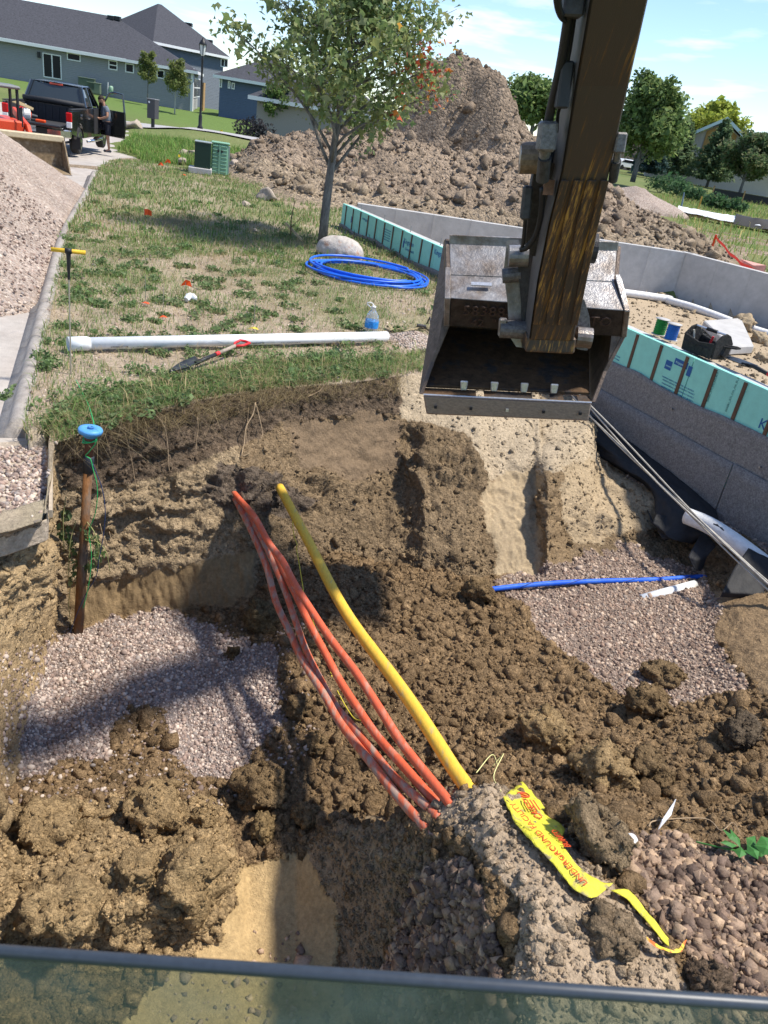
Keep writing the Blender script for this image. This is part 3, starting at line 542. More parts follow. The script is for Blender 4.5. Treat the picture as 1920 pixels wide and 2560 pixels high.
# printing on the foam
def on_foam(px, py): return on_vplane((px, py), O3+N3*.001, O3+N3*.001+D3)
def foam_text(t, s, z, size, up=True, rot=0.0, mat_=None, sp=1.0):
    x = D3 if up else -D3; y = Z3 if up else -Z3
    c, sn = math.cos(rot), math.sin(rot); xa = x*c+y*sn; ya = -x*sn+y*c
    return lettering(t, 'lettering', size, frame(wp(s, .0015, z), xa, ya, N3), mat_ or M_INK, fnd, .0006, space=sp)
def sfoam(px, py): q = on_foam(px, py)-O3; return float(q@D3), float(q[2])
s_, z_ = sfoam(1893, 1068); foam_text('Kingspan', s_, z_, .15)
s_, z_ = sfoam(1893, 1085); foam_text('GreenGuard', s_, z_-.03, .075)
def badge(s, z, w, h): MB().prism([wp(s, .0008, z), wp(s+w, .0008, z), wp(s+w, .0008, z+h), wp(s, .0008, z+h)], N3*.0008).build('printed_badge', M_INK, fnd)
M_FOAMLT = mat('foam_light_print', (.45, .75, .68), rough=.6, var=.03)
s_, z_ = sfoam(1660, 920); badge(s_, z_, .10, .10); foam_text('VERIFIED', s_+.012, z_+.03, .024, mat_=M_FOAMLT)
s_, z_ = sfoam(1686, 905); badge(s_, z_-.02, .20, .07); foam_text('Kingspan', s_+.02, z_, .035, mat_=M_FOAMLT)
s_, z_ = sfoam(1714, 938); badge(s_, z_, .06, .11)
for i, (px, py) in enumerate(((1655, 942), (1656, 950), (1654, 958), (1652, 966))):
    s_, z_ = sfoam(px, py); foam_text('MAXIMUM SERVICE TEMPERATURE 165 F. PROTECT', s_, z_, .022)
s_, z_ = sfoam(1530, 838); badge(s_, z_-.06, .10, .11); s_, z_ = sfoam(1522, 870); badge(s_, z_-.03, .16, .05)
for px, py in ((1516, 879), (1514, 886)): s_, z_ = sfoam(px, py); foam_text('EXTRUDED POLYSTYRENE', s_, z_, .022)
M_GREYINK = mat('grey_ink', (.10, .22, .20), rough=.7, var=0)
s_, z_ = sfoam(1770, 1005); foam_text('00XEB1_RTI_CO_AN_BI_B', s_, z_, .028, rot=math.pi/2, mat_=M_GREYINK)
s_, z_ = sfoam(1816, 1030); foam_text('00XEB1_RTI_CO_AN_BI_B', s_, z_, .032, rot=math.pi/2, mat_=M_GREYINK)
for px, py, t, sz in ((916, 540, 'GREEN GUARD', .05), (922, 558, 'CERTIFIED', .04), (1020, 612, 'Kingspan', .12), (1098, 640, 'Kingspan', .12), (1024, 630, 'GreenGuard', .07)):
    s_, z_ = sfoam(px, py); foam_text(t, s_-.2, min(z_, .36), sz)
for i in range(5):
    s_, z_ = sfoam(968, 562); foam_text('EXTRUDED POLYSTYRENE', s_-.15, .36-i*.045, .03)
for px in (876, 1015, 1060): s_, z_ = sfoam(px, 560); badge(s_, .2, .05, .12)
# drain pipe lying inside along the far wall
M_WHITEPIPE = mat('white_sock', (.72, .72, .71), rough=.8, var=.1, scale=5, bump=.3)
pts = [np.array([*(FA+(FB-FA)*t+np.array([.1, -.42])), ZBASE+.05+.03*math.sin(t*9)]) for t in np.linspace(.45, .97, 7)]+[np.array([*(FB+(FE2-FB)*t+np.array([-.42, -.32])), ZBASE+.04+.03*math.sin(t*17)]) for t in np.linspace(.03, .6, 10)]
dp = MB().tube(smooth_pts(pts, 5), .085, 10).build('drain_pipe', M_WHITEPIPE, None, True); tag(dp, 'white fabric-wrapped drain pipe lying along the far concrete wall', 'drain pipe')
# ------------------------------------------------------------------ curb, slab, gravel heap
M_CURB = mat('curb_concrete', (.36, .325, .29), rough=.92, var=.12, scale=6, bump=.35, bscale=60, col2=(.27, .24, .215), thresh=(.35, .7))
cl = smooth_pts([np.array([*c, 0]) for c in CURB[1:]], 12); cl = [p for p in cl]
cb = thing('curb', 'rolled concrete street curb with cracked joints between gravel heap and weeds', 'curb', (*CURB[1], 0))
seglen = 0; cur = []; segs = []
for a, b in zip(cl[:-1], cl[1:]):
    cur.append(a); seglen += np.linalg.norm(b-a)
    if seglen > (1.0 if len(segs) < 4 else 2.6): cur.append(b*.995+a*.005); segs.append(cur); cur = []; seglen = 0
if cur: cur.append(cl[-1]); segs.append(cur)
PROF = [(.03, -.3), (.03, -.005), (0, .022), (-.04, .034), (-.08, .022), (-.11, -.02), (-.14, -.08), (-.20, -.108), (-.20, -.3)]
for sg in segs:
    V = []; n = len(PROF); m_ = len(sg); jit = random.uniform(-.012, .012)
    for i, p in enumerate(sg):
        d = sg[min(i+1, m_-1)]-sg[max(i-1, 0)]; d = d/np.linalg.norm(d); r = np.array([d[1], -d[0], 0]); sh = (.02*d if i == 0 else (-.02*d if i == m_-1 else 0)); zz = (bz(p[0]+r[0]*.6, p[1]+r[1]*.6) if p[1] > 14 else 0)
        for a, b in PROF: V.append(p+r*a+np.array([0, 0, b+jit+zz])+sh-np.array([*CURB[1], 0]))
    F = [(i*n+k, i*n+k+1, (i+1)*n+k+1, (i+1)*n+k) for i in range(m_-1) for k in range(n-1)]+[tuple(range(n)), tuple(range((m_-1)*n+n-1, (m_-1)*n-1, -1))]
    mb = MB(); mb.add(V, F); mb.build('curb_segment', M_CURB, cb, True)
slab = thing('street_slab', 'broken end of the concrete street slab strewn with pebbles above the trench', 'slab', P(60, 1300, -.12))
sc = [P(-420, 1440, -.1), P(20, 1330, -.1), P(118, 1296, -.1), P(121, 1180, -.1), P(123, 1112, -.1), P(60, 1100, -.1), P(-420, 1130, -.1)]
lo = P(60, 1300, -.12)
MB().prism([p-lo for p in sc], (0, 0, -.16)).build('concrete_slab', mat('slab_face', (.40, .33, .255), rough=.95, var=.2, scale=10, bump=.8, bscale=40), slab, bevel=.015)
a, b = P(121, 1294, -.1), P(124, 1114, -.1); d = (b-a)/np.linalg.norm(b-a); r = np.array([d[1], -d[0], 0])
MB().prism([a-lo+r*.004, a-lo+r*.024, b-lo+r*.024, b-lo+r*.004], (0, 0, .05)).add([], []).build('edge_board', mat('edge_board', (.42, .35, .27), rough=.9, var=.15), slab)
M_GRAVEL = bpy.data.materials.new('gravel'); M_GRAVEL.use_nodes = True
def gravel_mat(m, scale, ramp, bumpd):
    nt = m.node_tree; N = nt.nodes; L = nt.links; b = N['Principled BSDF']; b.inputs['Roughness'].default_value = .9; b.inputs['Specular IOR Level'].default_value = .2
    t = N.new('ShaderNodeTexCoord'); v = N.new('ShaderNodeTexVoronoi'); v.inputs['Scale'].default_value = scale; L.new(t.outputs['Object'], v.inputs['Vector'])
    s = N.new('ShaderNodeSeparateColor'); L.new(v.outputs['Color'], s.inputs[0]); rp = N.new('ShaderNodeValToRGB'); rp.color_ramp.interpolation = 'LINEAR'
    for i, (p, c) in enumerate(ramp):
        e = rp.color_ramp.elements[i] if i < 2 else rp.color_ramp.elements.new(p); e.position = p; e.color = (*c, 1)
    L.new(s.outputs[0], rp.inputs[0]); nz = N.new('ShaderNodeTexNoise'); nz.inputs['Scale'].default_value = 1.1; nz.inputs['Detail'].default_value = 5; L.new(t.outputs['Object'], nz.inputs['Vector'])
    mr = N.new('ShaderNodeMapRange'); mr.inputs[1].default_value = .3; mr.inputs[2].default_value = .7; mr.inputs[3].default_value = .82; mr.inputs[4].default_value = 1.12; L.new(nz.outputs['Fac'], mr.inputs[0])
    mm = N.new('ShaderNodeMix'); mm.data_type = 'RGBA'; mm.blend_type = 'MULTIPLY'; mm.inputs[0].default_value = 1; L.new(rp.outputs[0], mm.inputs[6]); L.new(mr.outputs[0], mm.inputs[7]); L.new(mm.outputs[2], b.inputs['Base Color'])
    mr2 = N.new('ShaderNodeMapRange'); mr2.inputs[1].default_value = 0; mr2.inputs[2].default_value = .7; mr2.inputs[3].default_value = 1; mr2.inputs[4].default_value = 0; L.new(v.outputs['Distance'], mr2.inputs[0])
    bp = N.new('ShaderNodeBump'); bp.inputs['Strength'].default_value = 1; bp.inputs['Distance'].default_value = bumpd; L.new(mr2.outputs[0], bp.inputs['Height']); L.new(bp.outputs[0], b.inputs['Normal'])
GR = [(.0, (.17, .13, .105)), (1., (.57, .475, .39)), (.25, (.33, .25, .20)), (.5, (.40, .315, .26)), (.75, (.34, .285, .25))]
gravel_mat(M_GRAVEL, 36, GR, .02)
# heap of pebbles on the street
toe = [P(224, 474, -.1)[:2], P(196, 540, -.1)[:2], P(165, 620, -.1)[:2], P(136, 705, -.1)[:2], P(112, 768, -.1)[:2], P(55, 782, -.1)[:2], P(-60, 800, -.1)[:2], (-11, 6.6), (-15.5, 9), (-15, 18.5), (-10.5, 19.5)]
hx = np.linspace(-15.5, -3.2, 190); hy = np.linspace(6.2, 19.6, 190); HX, HY = np.meshgrid(hx, hy, indexing='ij'); qx, qy = HX.ravel(), HY.ravel()
def dist_poly(x, y, poly):
    best = np.full(len(x), 1e9); n = len(poly)
    for i in range(n):
        a = np.array(poly[i]); b = np.array(poly[(i+1) % n]); ab = b-a; t = np.clip(((x-a[0])*ab[0]+(y-a[1])*ab[1])/(ab@ab), 0, 1); best = np.minimum(best, np.hypot(x-a[0]-ab[0]*t, y-a[1]-ab[1]*t))
    return best
dd = dist_poly(qx, qy, toe); inn = inside(qx, qy, toe); pq = np.stack([qx, qy, 0*qx], 1)
hz = np.where(inn, np.minimum(dd*.66, 2.9)+.12*fbm(pq*.6, 3, 91)*np.clip(dd, 0, 1)+.03*fbm(pq*3, 3, 92)*np.clip(dd*3, 0, 1), -.15-.5*np.clip(dd, 0, .4))-.13
hz += far_z(qx, qy)*np.clip((qy-15)/8, 0, 1)
Vh = np.stack([qx, qy, hz], 1); keep = (inn | (dd < .15)).reshape(HX.shape); I = np.arange(len(qx)).reshape(HX.shape)
kq = keep[:-1, :-1] & keep[1:, :-1] & keep[1:, 1:] & keep[:-1, 1:]; Q = np.stack([I[:-1, :-1], I[1:, :-1], I[1:, 1:], I[:-1, 1:]], -1)[kq]
gh = npmesh('gravel_heap', Vh, Q, M_GRAVEL, None, None, True); tag(gh, 'large heap of pale pinkish pebble gravel dumped on the street at left', 'gravel heap')
# ------------------------------------------------------------------ loose pebbles, clods and rubble
AREA = np.linalg.norm(np.cross(du, dw), axis=2).ravel(); AREA[(fx < -250) | (fx > 2200) | (fy > 2700)] = 0
DU = du.reshape(-1, 3); DW = dw.reshape(-1, 3)
def sample_ground(mask, n, rng):
    w = AREA*mask; c = np.cumsum(w); i = np.searchsorted(c, rng.uniform(0, c[-1], n)); i = np.minimum(i, len(w)-1)
    return flatD[i]+DU[i]*rng.uniform(-.5, .5, (n, 1))+DW[i]*rng.uniform(-.5, .5, (n, 1)), i
PEB = np.array([.98, .92, .88])*np.array([(.40, .325, .28), (.31, .235, .20), (.50, .44, .39), (.20, .155, .135), (.27, .245, .23), (.56, .49, .42), (.35, .28, .235), (.25, .20, .175)])
M_STONE = mat('pebble', (.4, .35, .3), rough=.85, var=.1, scale=60, attr='Col', spec=.25)
pv, pF = stone_variants(8, 1, .25, 3, .7)
rg = np.random.default_rng(5)
def pebcol(n, dim=1.0): return PEB[rg.integers(0, len(PEB), n)]*rg.uniform(.8, 1.15, (n, 1))*dim
n = 12000; p, i = sample_ground(g_ & pit, n, rg); tag(scatter('trench_pebbles', pv, pF, p, rg.lognormal(math.log(.0088), .4, n), pebcol(n), M_STONE, rg), 'washed pebbles bedding the trench floor at left', 'gravel', kind='stuff')
n = 12000; p, i = sample_ground((g2_ | g3_) & pit, n, rg); tag(scatter('bedding_pebbles', pv, pF, p, rg.lognormal(math.log(.0098), .42, n), pebcol(n, .9)*np.array([1, .94, .86]), M_STONE, rg), 'washed pebbles around the blue pipe at right', 'gravel', kind='stuff')
# pebbles on the slab and at the foot of the heap
n = 2600; u = rg.uniform(0, 1, (n, 2)); sx = -260+u[:, 0]*376; sy = 1118+u[:, 1]*(1326-1118)-(sx-20)*.26*(u[:, 1]); k_ = sy < 1318-(sx-20)*.3; p = Pv(sx[k_], sy[k_], np.full(k_.sum(), -.095)); n = len(p)
tag(scatter('slab_pebbles', pv, pF, p, rg.lognormal(math.log(.014), .3, n), pebcol(n, 1.05), M_STONE, rg), 'pebbles spilled over the slab end at left', 'gravel', kind='stuff')
w = rg.uniform(0, 1, 60000); ii_ = rg.integers(0, len(qx), 60000); ok = inn[ii_] & (qy[ii_] < 13) & (qx[ii_] > -8.5); ii_ = ii_[ok][:5200]; p = Vh[ii_]+rg.uniform(-.035, .035, (len(ii_), 3)); p[:, 2] += .006
tag(scatter('heap_pebbles', pv, pF, p, rg.lognormal(math.log(.016), .3, len(p)), pebcol(len(p), 1.05), M_STONE, rg), 'loose pebbles over the near side of the gravel heap', 'gravel', kind='stuff')
n = 2600; p, i = sample_ground(lawn & ~street_m & ~base_m & (flat[:, 1] < 14), n, rg); tag(scatter('lawn_pebbles', pv, pF, p, rg.lognormal(math.log(.013), .35, n), pebcol(n, 1.0), M_STONE, rg), 'pebbles strewn among the weeds', 'gravel', kind='stuff')
# stray pebbles trodden into the clay round the gravel
near_g = pit & ~GRAV & (fk > 4.8) & (fk < 10.5) & zone([(0, 1560), (780, 1560), (800, 1900), (560, 2010), (0, 2010)]); n = 900; p, i = sample_ground(near_g, n, rg); tag(scatter('stray_pebbles', pv, pF, p, rg.lognormal(math.log(.0105), .35, n), pebcol(n, .85), M_STONE, rg), 'stray pebbles trodden into the clay', 'gravel', kind='stuff')
# clay crumbs
M_CLOD = mat('clay_clod', (.15, .1, .05), rough=.96, var=.2, scale=40, bump=.7, bscale=120, attr='Col', spec=.1, crumb=52)
cv, cF = shard_variants(14, 21)
soilm = pit & (LS > .7) & ~GRAV & ~RUB & (fk > 4.6)
n = 23000; p, i = sample_ground(soilm, n, rg); tag(scatter('clay_crumbs', cv, cF, p, np.minimum(rg.pareto(2.2, n)*.006+.006, .045), C[i]*rg.uniform(.6, 1.5, (n, 1)), M_CLOD, rg, smooth=False), 'crumbled moist clay over the trench floor', 'soil', kind='stuff')
wallm = pit & (LS > .3) & (fk < 5) & (fk > .3)
n = 4200; p, i = sample_ground(wallm, n, rg); tag(scatter('bank_crumbs', cv, cF, p, np.minimum(rg.pareto(2.5, n)*.007+.008, .035), C[i]*rg.uniform(.75, 1.25, (n, 1)), M_CLOD, rg, smooth=False), 'torn crumbs of earth on the cut bank', 'soil', kind='stuff')
cv2, cF2 = stone_variants(12, 2, .8, 41, .85, True)
n = 700; p, i = sample_ground(soilm, n, rg); tag(scatter('clay_lumps', cv2, cF2, p, np.minimum(rg.pareto(2.4, n)*.02+.03, .085), C[i]*rg.uniform(.8, 1.2, (n, 1)), M_CLOD, rg, smooth=False), 'fist-sized lumps of clay in the trench', 'soil', kind='stuff')
mo = pit & (LS > .2) & (LS <= .75) & (fk > 10.5) & ~RUB
n = 3200; p, i = sample_ground(mo, n, rg); tag(scatter('ridge_grit', cv, cF, p, np.minimum(rg.pareto(2.3, n)*.006+.006, .03), C[i]*rg.uniform(.75, 1.3, (n, 1)), M_CLOD, rg, smooth=False), 'grit on the undug ridge under the warning tape', 'soil', kind='stuff')
# angular road rubble
av, aF = shard_variants(16, 61)
RUBC = np.array([1.12, .98, .84])*np.array([(.20, .155, .13), (.12, .095, .085), (.31, .245, .195), (.22, .178, .15), (.38, .305, .235), (.145, .115, .10)])
M_RUB = mat('road_rubble', (.15, .13, .12), rough=.92, var=.18, scale=40, bump=.5, bscale=110, attr='Col', spec=.2)
n = 9500; p, i = sample_ground(RUB, n, rg); tag(scatter('road_rubble', av, aF, p, np.minimum(rg.lognormal(math.log(.0125), .5, n), .036), RUBC[rg.integers(0, 6, n)]*rg.uniform(.8, 1.2, (n, 1)), M_RUB, rg, smooth=False), 'dark angular road-base rubble at the lower right', 'rubble', kind='stuff')
sm = pit & zone([(640, 2330), (760, 2330), (760, 2470), (600, 2620), (640, 2400)]); n = 300; p, i = sample_ground(sm | (pit & (fx > 380) & (fx < 1000) & (fy > 2420)), n, rg); tag(scatter('sand_stones', av, aF, p, rg.lognormal(math.log(.009), .6, n), RUBC[rg.integers(2, 6, n)]*1.3, M_RUB, rg, smooth=False), 'small broken stones on the sandy trench floor', 'rubble', kind='stuff')
# single big clods one could lift
def clod(px, py, r, label, col, seed, flatk=.8, ang=False, sink=.35, name='soil_clod', cat='clod', group='big clods in the trench', m_=None):
    g = gp(px, py); vs, F = stone_variants(1, 4, .55, seed*13+5, flatk, ang); V = vs[0]*r
    V = V+ (V/np.linalg.norm(V, axis=1)[:, None])*(r*.34*fbm(V/r*2.2+seed, 6, seed+7, .62)-r*.34*worley(V/r*1.6+seed, seed)[0]-r*.20*worley(V/r*4.2+seed, seed+3)[0]-r*.11*worley(V/r*9+seed, seed+4)[0]+r*.34)[:, None]
    a = seed*1.7; V[:, :2] = V[:, :2]@np.array([[math.cos(a), -math.sin(a)], [math.sin(a), math.cos(a)]])
    rs = np.random.default_rng(seed+900); k = int(220*min(1, (r/.15)**2))+30; j = rs.integers(0, len(V), k); nv = cv[0].shape[0]
    cr_ = np.einsum('nij,nkj->nki', rand_rot(k, rs), np.array(cv)[rs.integers(0, len(cv), k)])*np.minimum(rs.pareto(2.2, k)*.005+.005, .03)[:, None, None]+V[j][:, None, :]
    F = np.concatenate([F, (cF[None]+(np.arange(k)*nv)[:, None, None]).reshape(-1, 3)+len(V)]); V = np.concatenate([V, cr_.reshape(-1, 3)])
    cc = np.array(col)*(1+.25*fbm(V/r*3, 3, seed))[:, None]
    o = npmesh(name, V, F, m_ or M_CLOD, None, cc, False); o.location = (g[0], g[1], g[2]+r*flatk*(1-sink)); tag(o, label, cat, group); return o
BR = (.20, .135, .07); BR2 = (.32, .22, .112)
clod(657, 1985, .155, 'dark lump of clay, largest left of the orange conduits', BR, 1)
clod(655, 2085, .085, 'round tan clod just below the largest clay lump', (.24, .165, .08), 2)
clod(768, 2052, .085, 'clod beside the smooth ridge left of the conduit ends', BR, 3)
clod(790, 1868, .075, 'split clay clod between pebbles and conduits', BR, 4)
clod(745, 1780, .09, 'brown clod tucked under the orange conduits', BR, 22)
clod(655, 1560, .14, 'bulky brown clod where conduits cross the pebble edge', (.17, .12, .06), 5)
clod(582, 1638, .055, 'small brown clod lying on the pale pebbles', (.15, .10, .05), 6, ang=True)
clod(1358, 1852, .15, 'broad flat-faced clay block right of the yellow pipe', BR2, 7, .7)
clod(1610, 1775, .14, 'dark crumbly clod at the lower edge of the right pebbles', BR, 8)
clod(1617, 1940, .12, 'clod with straw roots in the right clay field', BR, 9)
clod(1505, 1950, .15, 'heavy brown clod in the middle of the right clay field', BR2, 10)
clod(1480, 2115, .15, 'pale torn clod sitting on the yellow warning tape', (.24, .175, .105), 11, ang=True, sink=.2)
clod(1660, 1700, .14, 'smooth brown clod half sunk in the right pebbles', (.22, .15, .08), 12, .5)
clod(1840, 1860, .13, 'dark clod near the right edge of the clay field', (.12, .09, .06), 13, ang=True)
clod(386, 2050, .15, 'sunlit clod on top of the left clay heap', BR2, 14)
clod(120, 2095, .15, 'wide clay mass at the far left of the clay heap', BR2, 15, .8, sink=.5)
clod(513, 2049, .08, 'squarish clod right of the sunlit clod', BR2, 16, ang=True)
clod(343, 2195, .1, 'clod in the dark gap of the left clay heap', BR2, 17)
clod(150, 2290, .16, 'rugged clay mass at the lower left corner', (.34, .235, .12), 18, .9, sink=.45)
clod(470, 2230, .17, 'rugged clay mass beside the sandy floor', (.34, .235, .12), 19, .9, sink=.45)
clod(1532, 2345, .1, 'flat oval clod on the ridge below the tape', (.22, .16, .1), 20, .45, sink=.3)
clod(1761, 2460, .075, 'brown squared stone at the lower right among rubble', (.15, .105, .07), 21, ang=True, sink=.2)
clod(1190, 1500, .13, 'dark clod on the crest of the middle clay heap', BR, 23)
# ------------------------------------------------------------------ grass, weeds, trees
M_GRASS = mat('grass_blade', (.1, .2, .04), rough=.7, var=.0, attr='Col', transl=.45, spec=.2)
vg = np.random.default_rng(77)
def blades(name, pts, hgt, wid, cols, label, lean=.5, parent=None, kind='stuff'):
    n = len(pts); a = vg.uniform(0, 2*math.pi, n); d = np.stack([np.cos(a), np.sin(a), 0*a], 1); s = np.stack([-np.sin(a), np.cos(a), 0*a], 1)
    hgt = np.asarray(hgt)[:, None]; wid = np.asarray(wid)[:, None]; ln = vg.uniform(.1, 1, (n, 1))*lean*2
    b0 = pts-s*wid/2; b1 = pts+s*wid/2; mid = pts+d*hgt*ln*.3+np.array([0, 0, 1.])*hgt*.6; tip = pts+d*hgt*ln+np.array([0, 0, 1.])*hgt*(1-.25*ln)
    V = np.stack([b0, b1, mid+s*wid*.38, mid-s*wid*.38, tip], 1).reshape(-1, 3); k = (np.arange(n)*5)[:, None]
    T = np.concatenate([k+np.array([[0, 1, 2]]), k+np.array([[0, 2, 3]]), k+np.array([[3, 2, 4]])]); C_ = np.repeat(cols, 5, 0)
    o = npmesh(name, V, T, M_GRASS, parent, C_, False); return tag(o, label, 'grass', kind=kind)
GC = np.array([(.14, .24, .06), (.18, .28, .08), (.11, .19, .055), (.24, .30, .11), (.31, .29, .14), (.16, .235, .09)])
DRY = np.array([(.42, .33, .18), (.33, .26, .14), (.50, .40, .22), (.24, .19, .10)])
def gcol(n, dry=.2):
    m_ = vg.uniform(0, 1, n) < dry; return np.where(m_[:, None], DRY[vg.integers(0, 4, n)], GC[vg.integers(0, 6, n)])*vg.uniform(.75, 1.25, (n, 1))
lawnm = lawn & ~street_m & ~base_m & ~dirt & ~((fx < 134) & (fy > 1100))
cn_ = lambda p, f, sd: fbm(p*np.array([f, f, 0]), 3, sd)
W_ = .5+.9*cn_(flat, 1.3, 101)+.5*cn_(flat, 4, 102)
def lawn_sample(n, ylo, yhi, dens): 
    m_ = lawnm & (flat[:, 1] >= ylo) & (flat[:, 1] < yhi); p, i = sample_ground(np.where(m_, np.clip(dens, 0, 1), 0), n, vg); return p, i
# short mown-down grass: sparse near the trench, thick further back
p, i = lawn_sample(34000, 3, 13, np.clip(W_-.05, 0, 1)**1.4); n = len(p); blades('weedy_grass', p, vg.lognormal(math.log(.05), .4, n), vg.uniform(.003, .008, n), gcol(n, .14), 'thin weedy grass and straw around the trench', .8)
p, i = lawn_sample(38000, 12, 26, np.clip(W_+.35, 0.05, 1)); n = len(p); blades('lawn_grass', p, vg.lognormal(math.log(.075), .35, n), vg.uniform(.010, .022, n), gcol(n, .1), 'rough grass between the curb and the maple', .6)
p, i = lawn_sample(9000, 3, 16, np.clip(.6-W_, 0, 1)); n = len(p); p[:, 2] += .008; blades('straw', p, vg.lognormal(math.log(.09), .4, n), vg.uniform(.002, .004, n), DRY[vg.integers(0, 4, n)]*vg.uniform(.8, 1.2, (n, 1)), 'dry straw lying on bare soil', 1.6)
# fringe along the cut edge
em = lawn & (GK.ravel() > -.06) & (fx > 138) & (fx < 1100); wE = np.where(em & ~street_m, np.clip(.9+.9*cn_(flat, 1.6, 105)-.0012*np.clip(fx-700, 0, 400), 0, 1), 0)
p, i = sample_ground(wE, 11000, vg); n = len(p); blades('edge_grass', p, vg.lognormal(math.log(.062), .45, n), vg.uniform(.004, .009, n), gcol(n, .22), 'shaggy weeds along the rim of the cut', .9)
em2 = pit & (fk < .5) & (fx > 140) & (fx < 1000); p, i = sample_ground(np.where(em2, np.clip(.35+cn_(flat, 2, 106), 0, 1), 0), 2600, vg); n = len(p); o = blades('hanging_roots', p, vg.lognormal(math.log(.11), .5, n), vg.uniform(.002, .004, n), DRY[vg.integers(0, 4, n)]*.8, 'matted dry roots hanging over the rim', 1.8)
# far grass and the taller green strip by the mailbox
def scatter_xy(n, poly, dz=0):
    poly = np.array(poly); lo_, hi_ = poly.min(0), poly.max(0); q = vg.uniform(lo_, hi_, (n*3, 2)); q = q[inside(q[:, 0], q[:, 1], poly)][:n]; q = q[~inside(q[:, 0], q[:, 1], STREET)]; return np.stack([q[:, 0], q[:, 1], base(q[:, 0], q[:, 1])+dz], 1)
strip_ = [PR(px, py, d)[:2] for px, py, d in ((290, 345, 34), (330, 330, 40), (460, 345, 41), (620, 365, 40), (690, 380, 38), (650, 400, 31), (560, 420, 28), (430, 420, 28), (360, 395, 29))]
p = scatter_xy(18000, strip_, -.03); n = len(p); blades('tall_grass', p, vg.lognormal(math.log(.2), .35, n), vg.uniform(.015, .035, n), gcol(n, .04)*np.array([.95, 1.1, .8]), 'lush green grass strip behind the utility boxes', .6)
rgt = [(9, 24), (30, 24), (48, 70), (30, 100), (14, 60)]
p = scatter_xy(22000, rgt, -.03); n = len(p); blades('meadow_grass', p, vg.lognormal(math.log(.24), .4, n), vg.uniform(.02, .05, n), gcol(n, .25)*np.array([1., 1.05, .8]), 'rough meadow grass on the slope at right', .7)
# ---- broadleaf weeds: clumps of small leaves, one object of stuff
def leafcloud(name, centers, radii, per, size, cols, label, parent=None, kind=None, cat=None, shape='quad', droop=.3, up=0.35, mat_=None):
    n = len(centers)*per; c = np.repeat(np.asarray(centers, float), per, 0); r = np.repeat(np.asarray(radii, float).reshape(len(centers), -1), per, 0)
    d = vg.normal(size=(n, 3)); d /= np.linalg.norm(d, axis=1)[:, None]; q = c+d*r*(vg.uniform(.15, 1, (n, 1))**.5)
    nrm = vg.normal(size=(n, 3))+np.array([0, 0, up*3]); nrm /= np.linalg.norm(nrm, axis=1)[:, None]; t = np.cross(nrm, vg.normal(size=(n, 3))); t /= np.linalg.norm(t, axis=1)[:, None]; t[:, 2] -= droop*.5; b = np.cross(nrm, t)
    s = size*vg.lognormal(0, .3, (n, 1))
    if shape == 'quad': P5 = [(-.5, 0), (0, .32), (.55, 0), (0, -.32)]; tri = [(0, 1, 2), (0, 2, 3)]
    else: P5 = [(-.45, 0), (-.1, .5), (.05, .2), (.6, 0), (.05, -.2), (-.1, -.5)]; tri = [(0, 1, 2), (0, 2, 3), (0, 3, 4), (0, 4, 5)]
    fold = nrm*s*.12
    V = np.stack([q+t*s*a+b*s*e+(fold if abs(e) > .1 else 0) for a, e in P5], 1).reshape(-1, 3); k = (np.arange(n)*len(P5))[:, None]
    T = np.concatenate([k+np.array([x]) for x in tri]); C_ = np.repeat(cols(q, n), len(P5), 0)
    o = npmesh(name, V, T, mat_ or M_GRASS, parent, C_, False)
    return tag(o, label, cat, kind=kind) if label else o
wc = lambda q, n: np.array([(.14, .22, .075), (.18, .265, .11), (.24, .30, .145), (.11, .17, .07)])[vg.integers(0, 4, n)]*vg.uniform(.7, 1.3, (n, 1))
spots = [(250, 985, .16), (330, 980, .14), (190, 1010, .15), (140, 1040, .16), (280, 1020, .16), (420, 950, .14), (480, 960, .12), (360, 940, .14), (700, 900, .16), (760, 905, .16), (830, 885, .14), (880, 900, .14), (640, 910, .14), (940, 900, .12), (580, 940, .12), (170, 820, .12), (145, 860, .1), (100, 900, .12), (420, 755, .14), (500, 700, .14), (580, 690, .15), (620, 720, .16), (640, 745, .14), (720, 770, .14), (740, 800, .1), (330, 670, .14), (250, 660, .14), (460, 620, .16), (560, 600, .15), (700, 590, .14), (920, 610, .2), (980, 640, .18), (1060, 740, .14), (1080, 790, .14), (380, 700, .12), (540, 780, .11), (240, 760, .1), (60, 930, .13), (130, 920, .12), (30, 960, .1), (520, 720, .14), (300, 640, .16), (600, 560, .15), (850, 600, .16), (1010, 680, .15), (690, 640, .14)]
for _ in range(60):
    x = vg.uniform(150, 950); spots.append((x, float(np.interp(x, CX, CY[:, 0]))-vg.uniform(2, 60), vg.uniform(.06, .13)))
for _ in range(150):
    x = vg.uniform(150, 1000); y = vg.uniform(480, 900); spots.append((x, y, vg.uniform(.06, .15)))
cen = []; rad = []
for x, y, r in spots:
    g = gp(x, y)
    for k in range(7): a = vg.uniform(0, 6.28); cen.append(g+np.array([math.cos(a)*r*vg.uniform(0, 1.3), math.sin(a)*r*vg.uniform(0, 1.3), r*.25])); rad.append((r*.5, r*.5, r*.35))
leafcloud('broadleaf_weeds', cen, rad, 20, .034, wc, 'clumps of low broadleaf weeds on the bare ground', kind='stuff', cat='weeds')
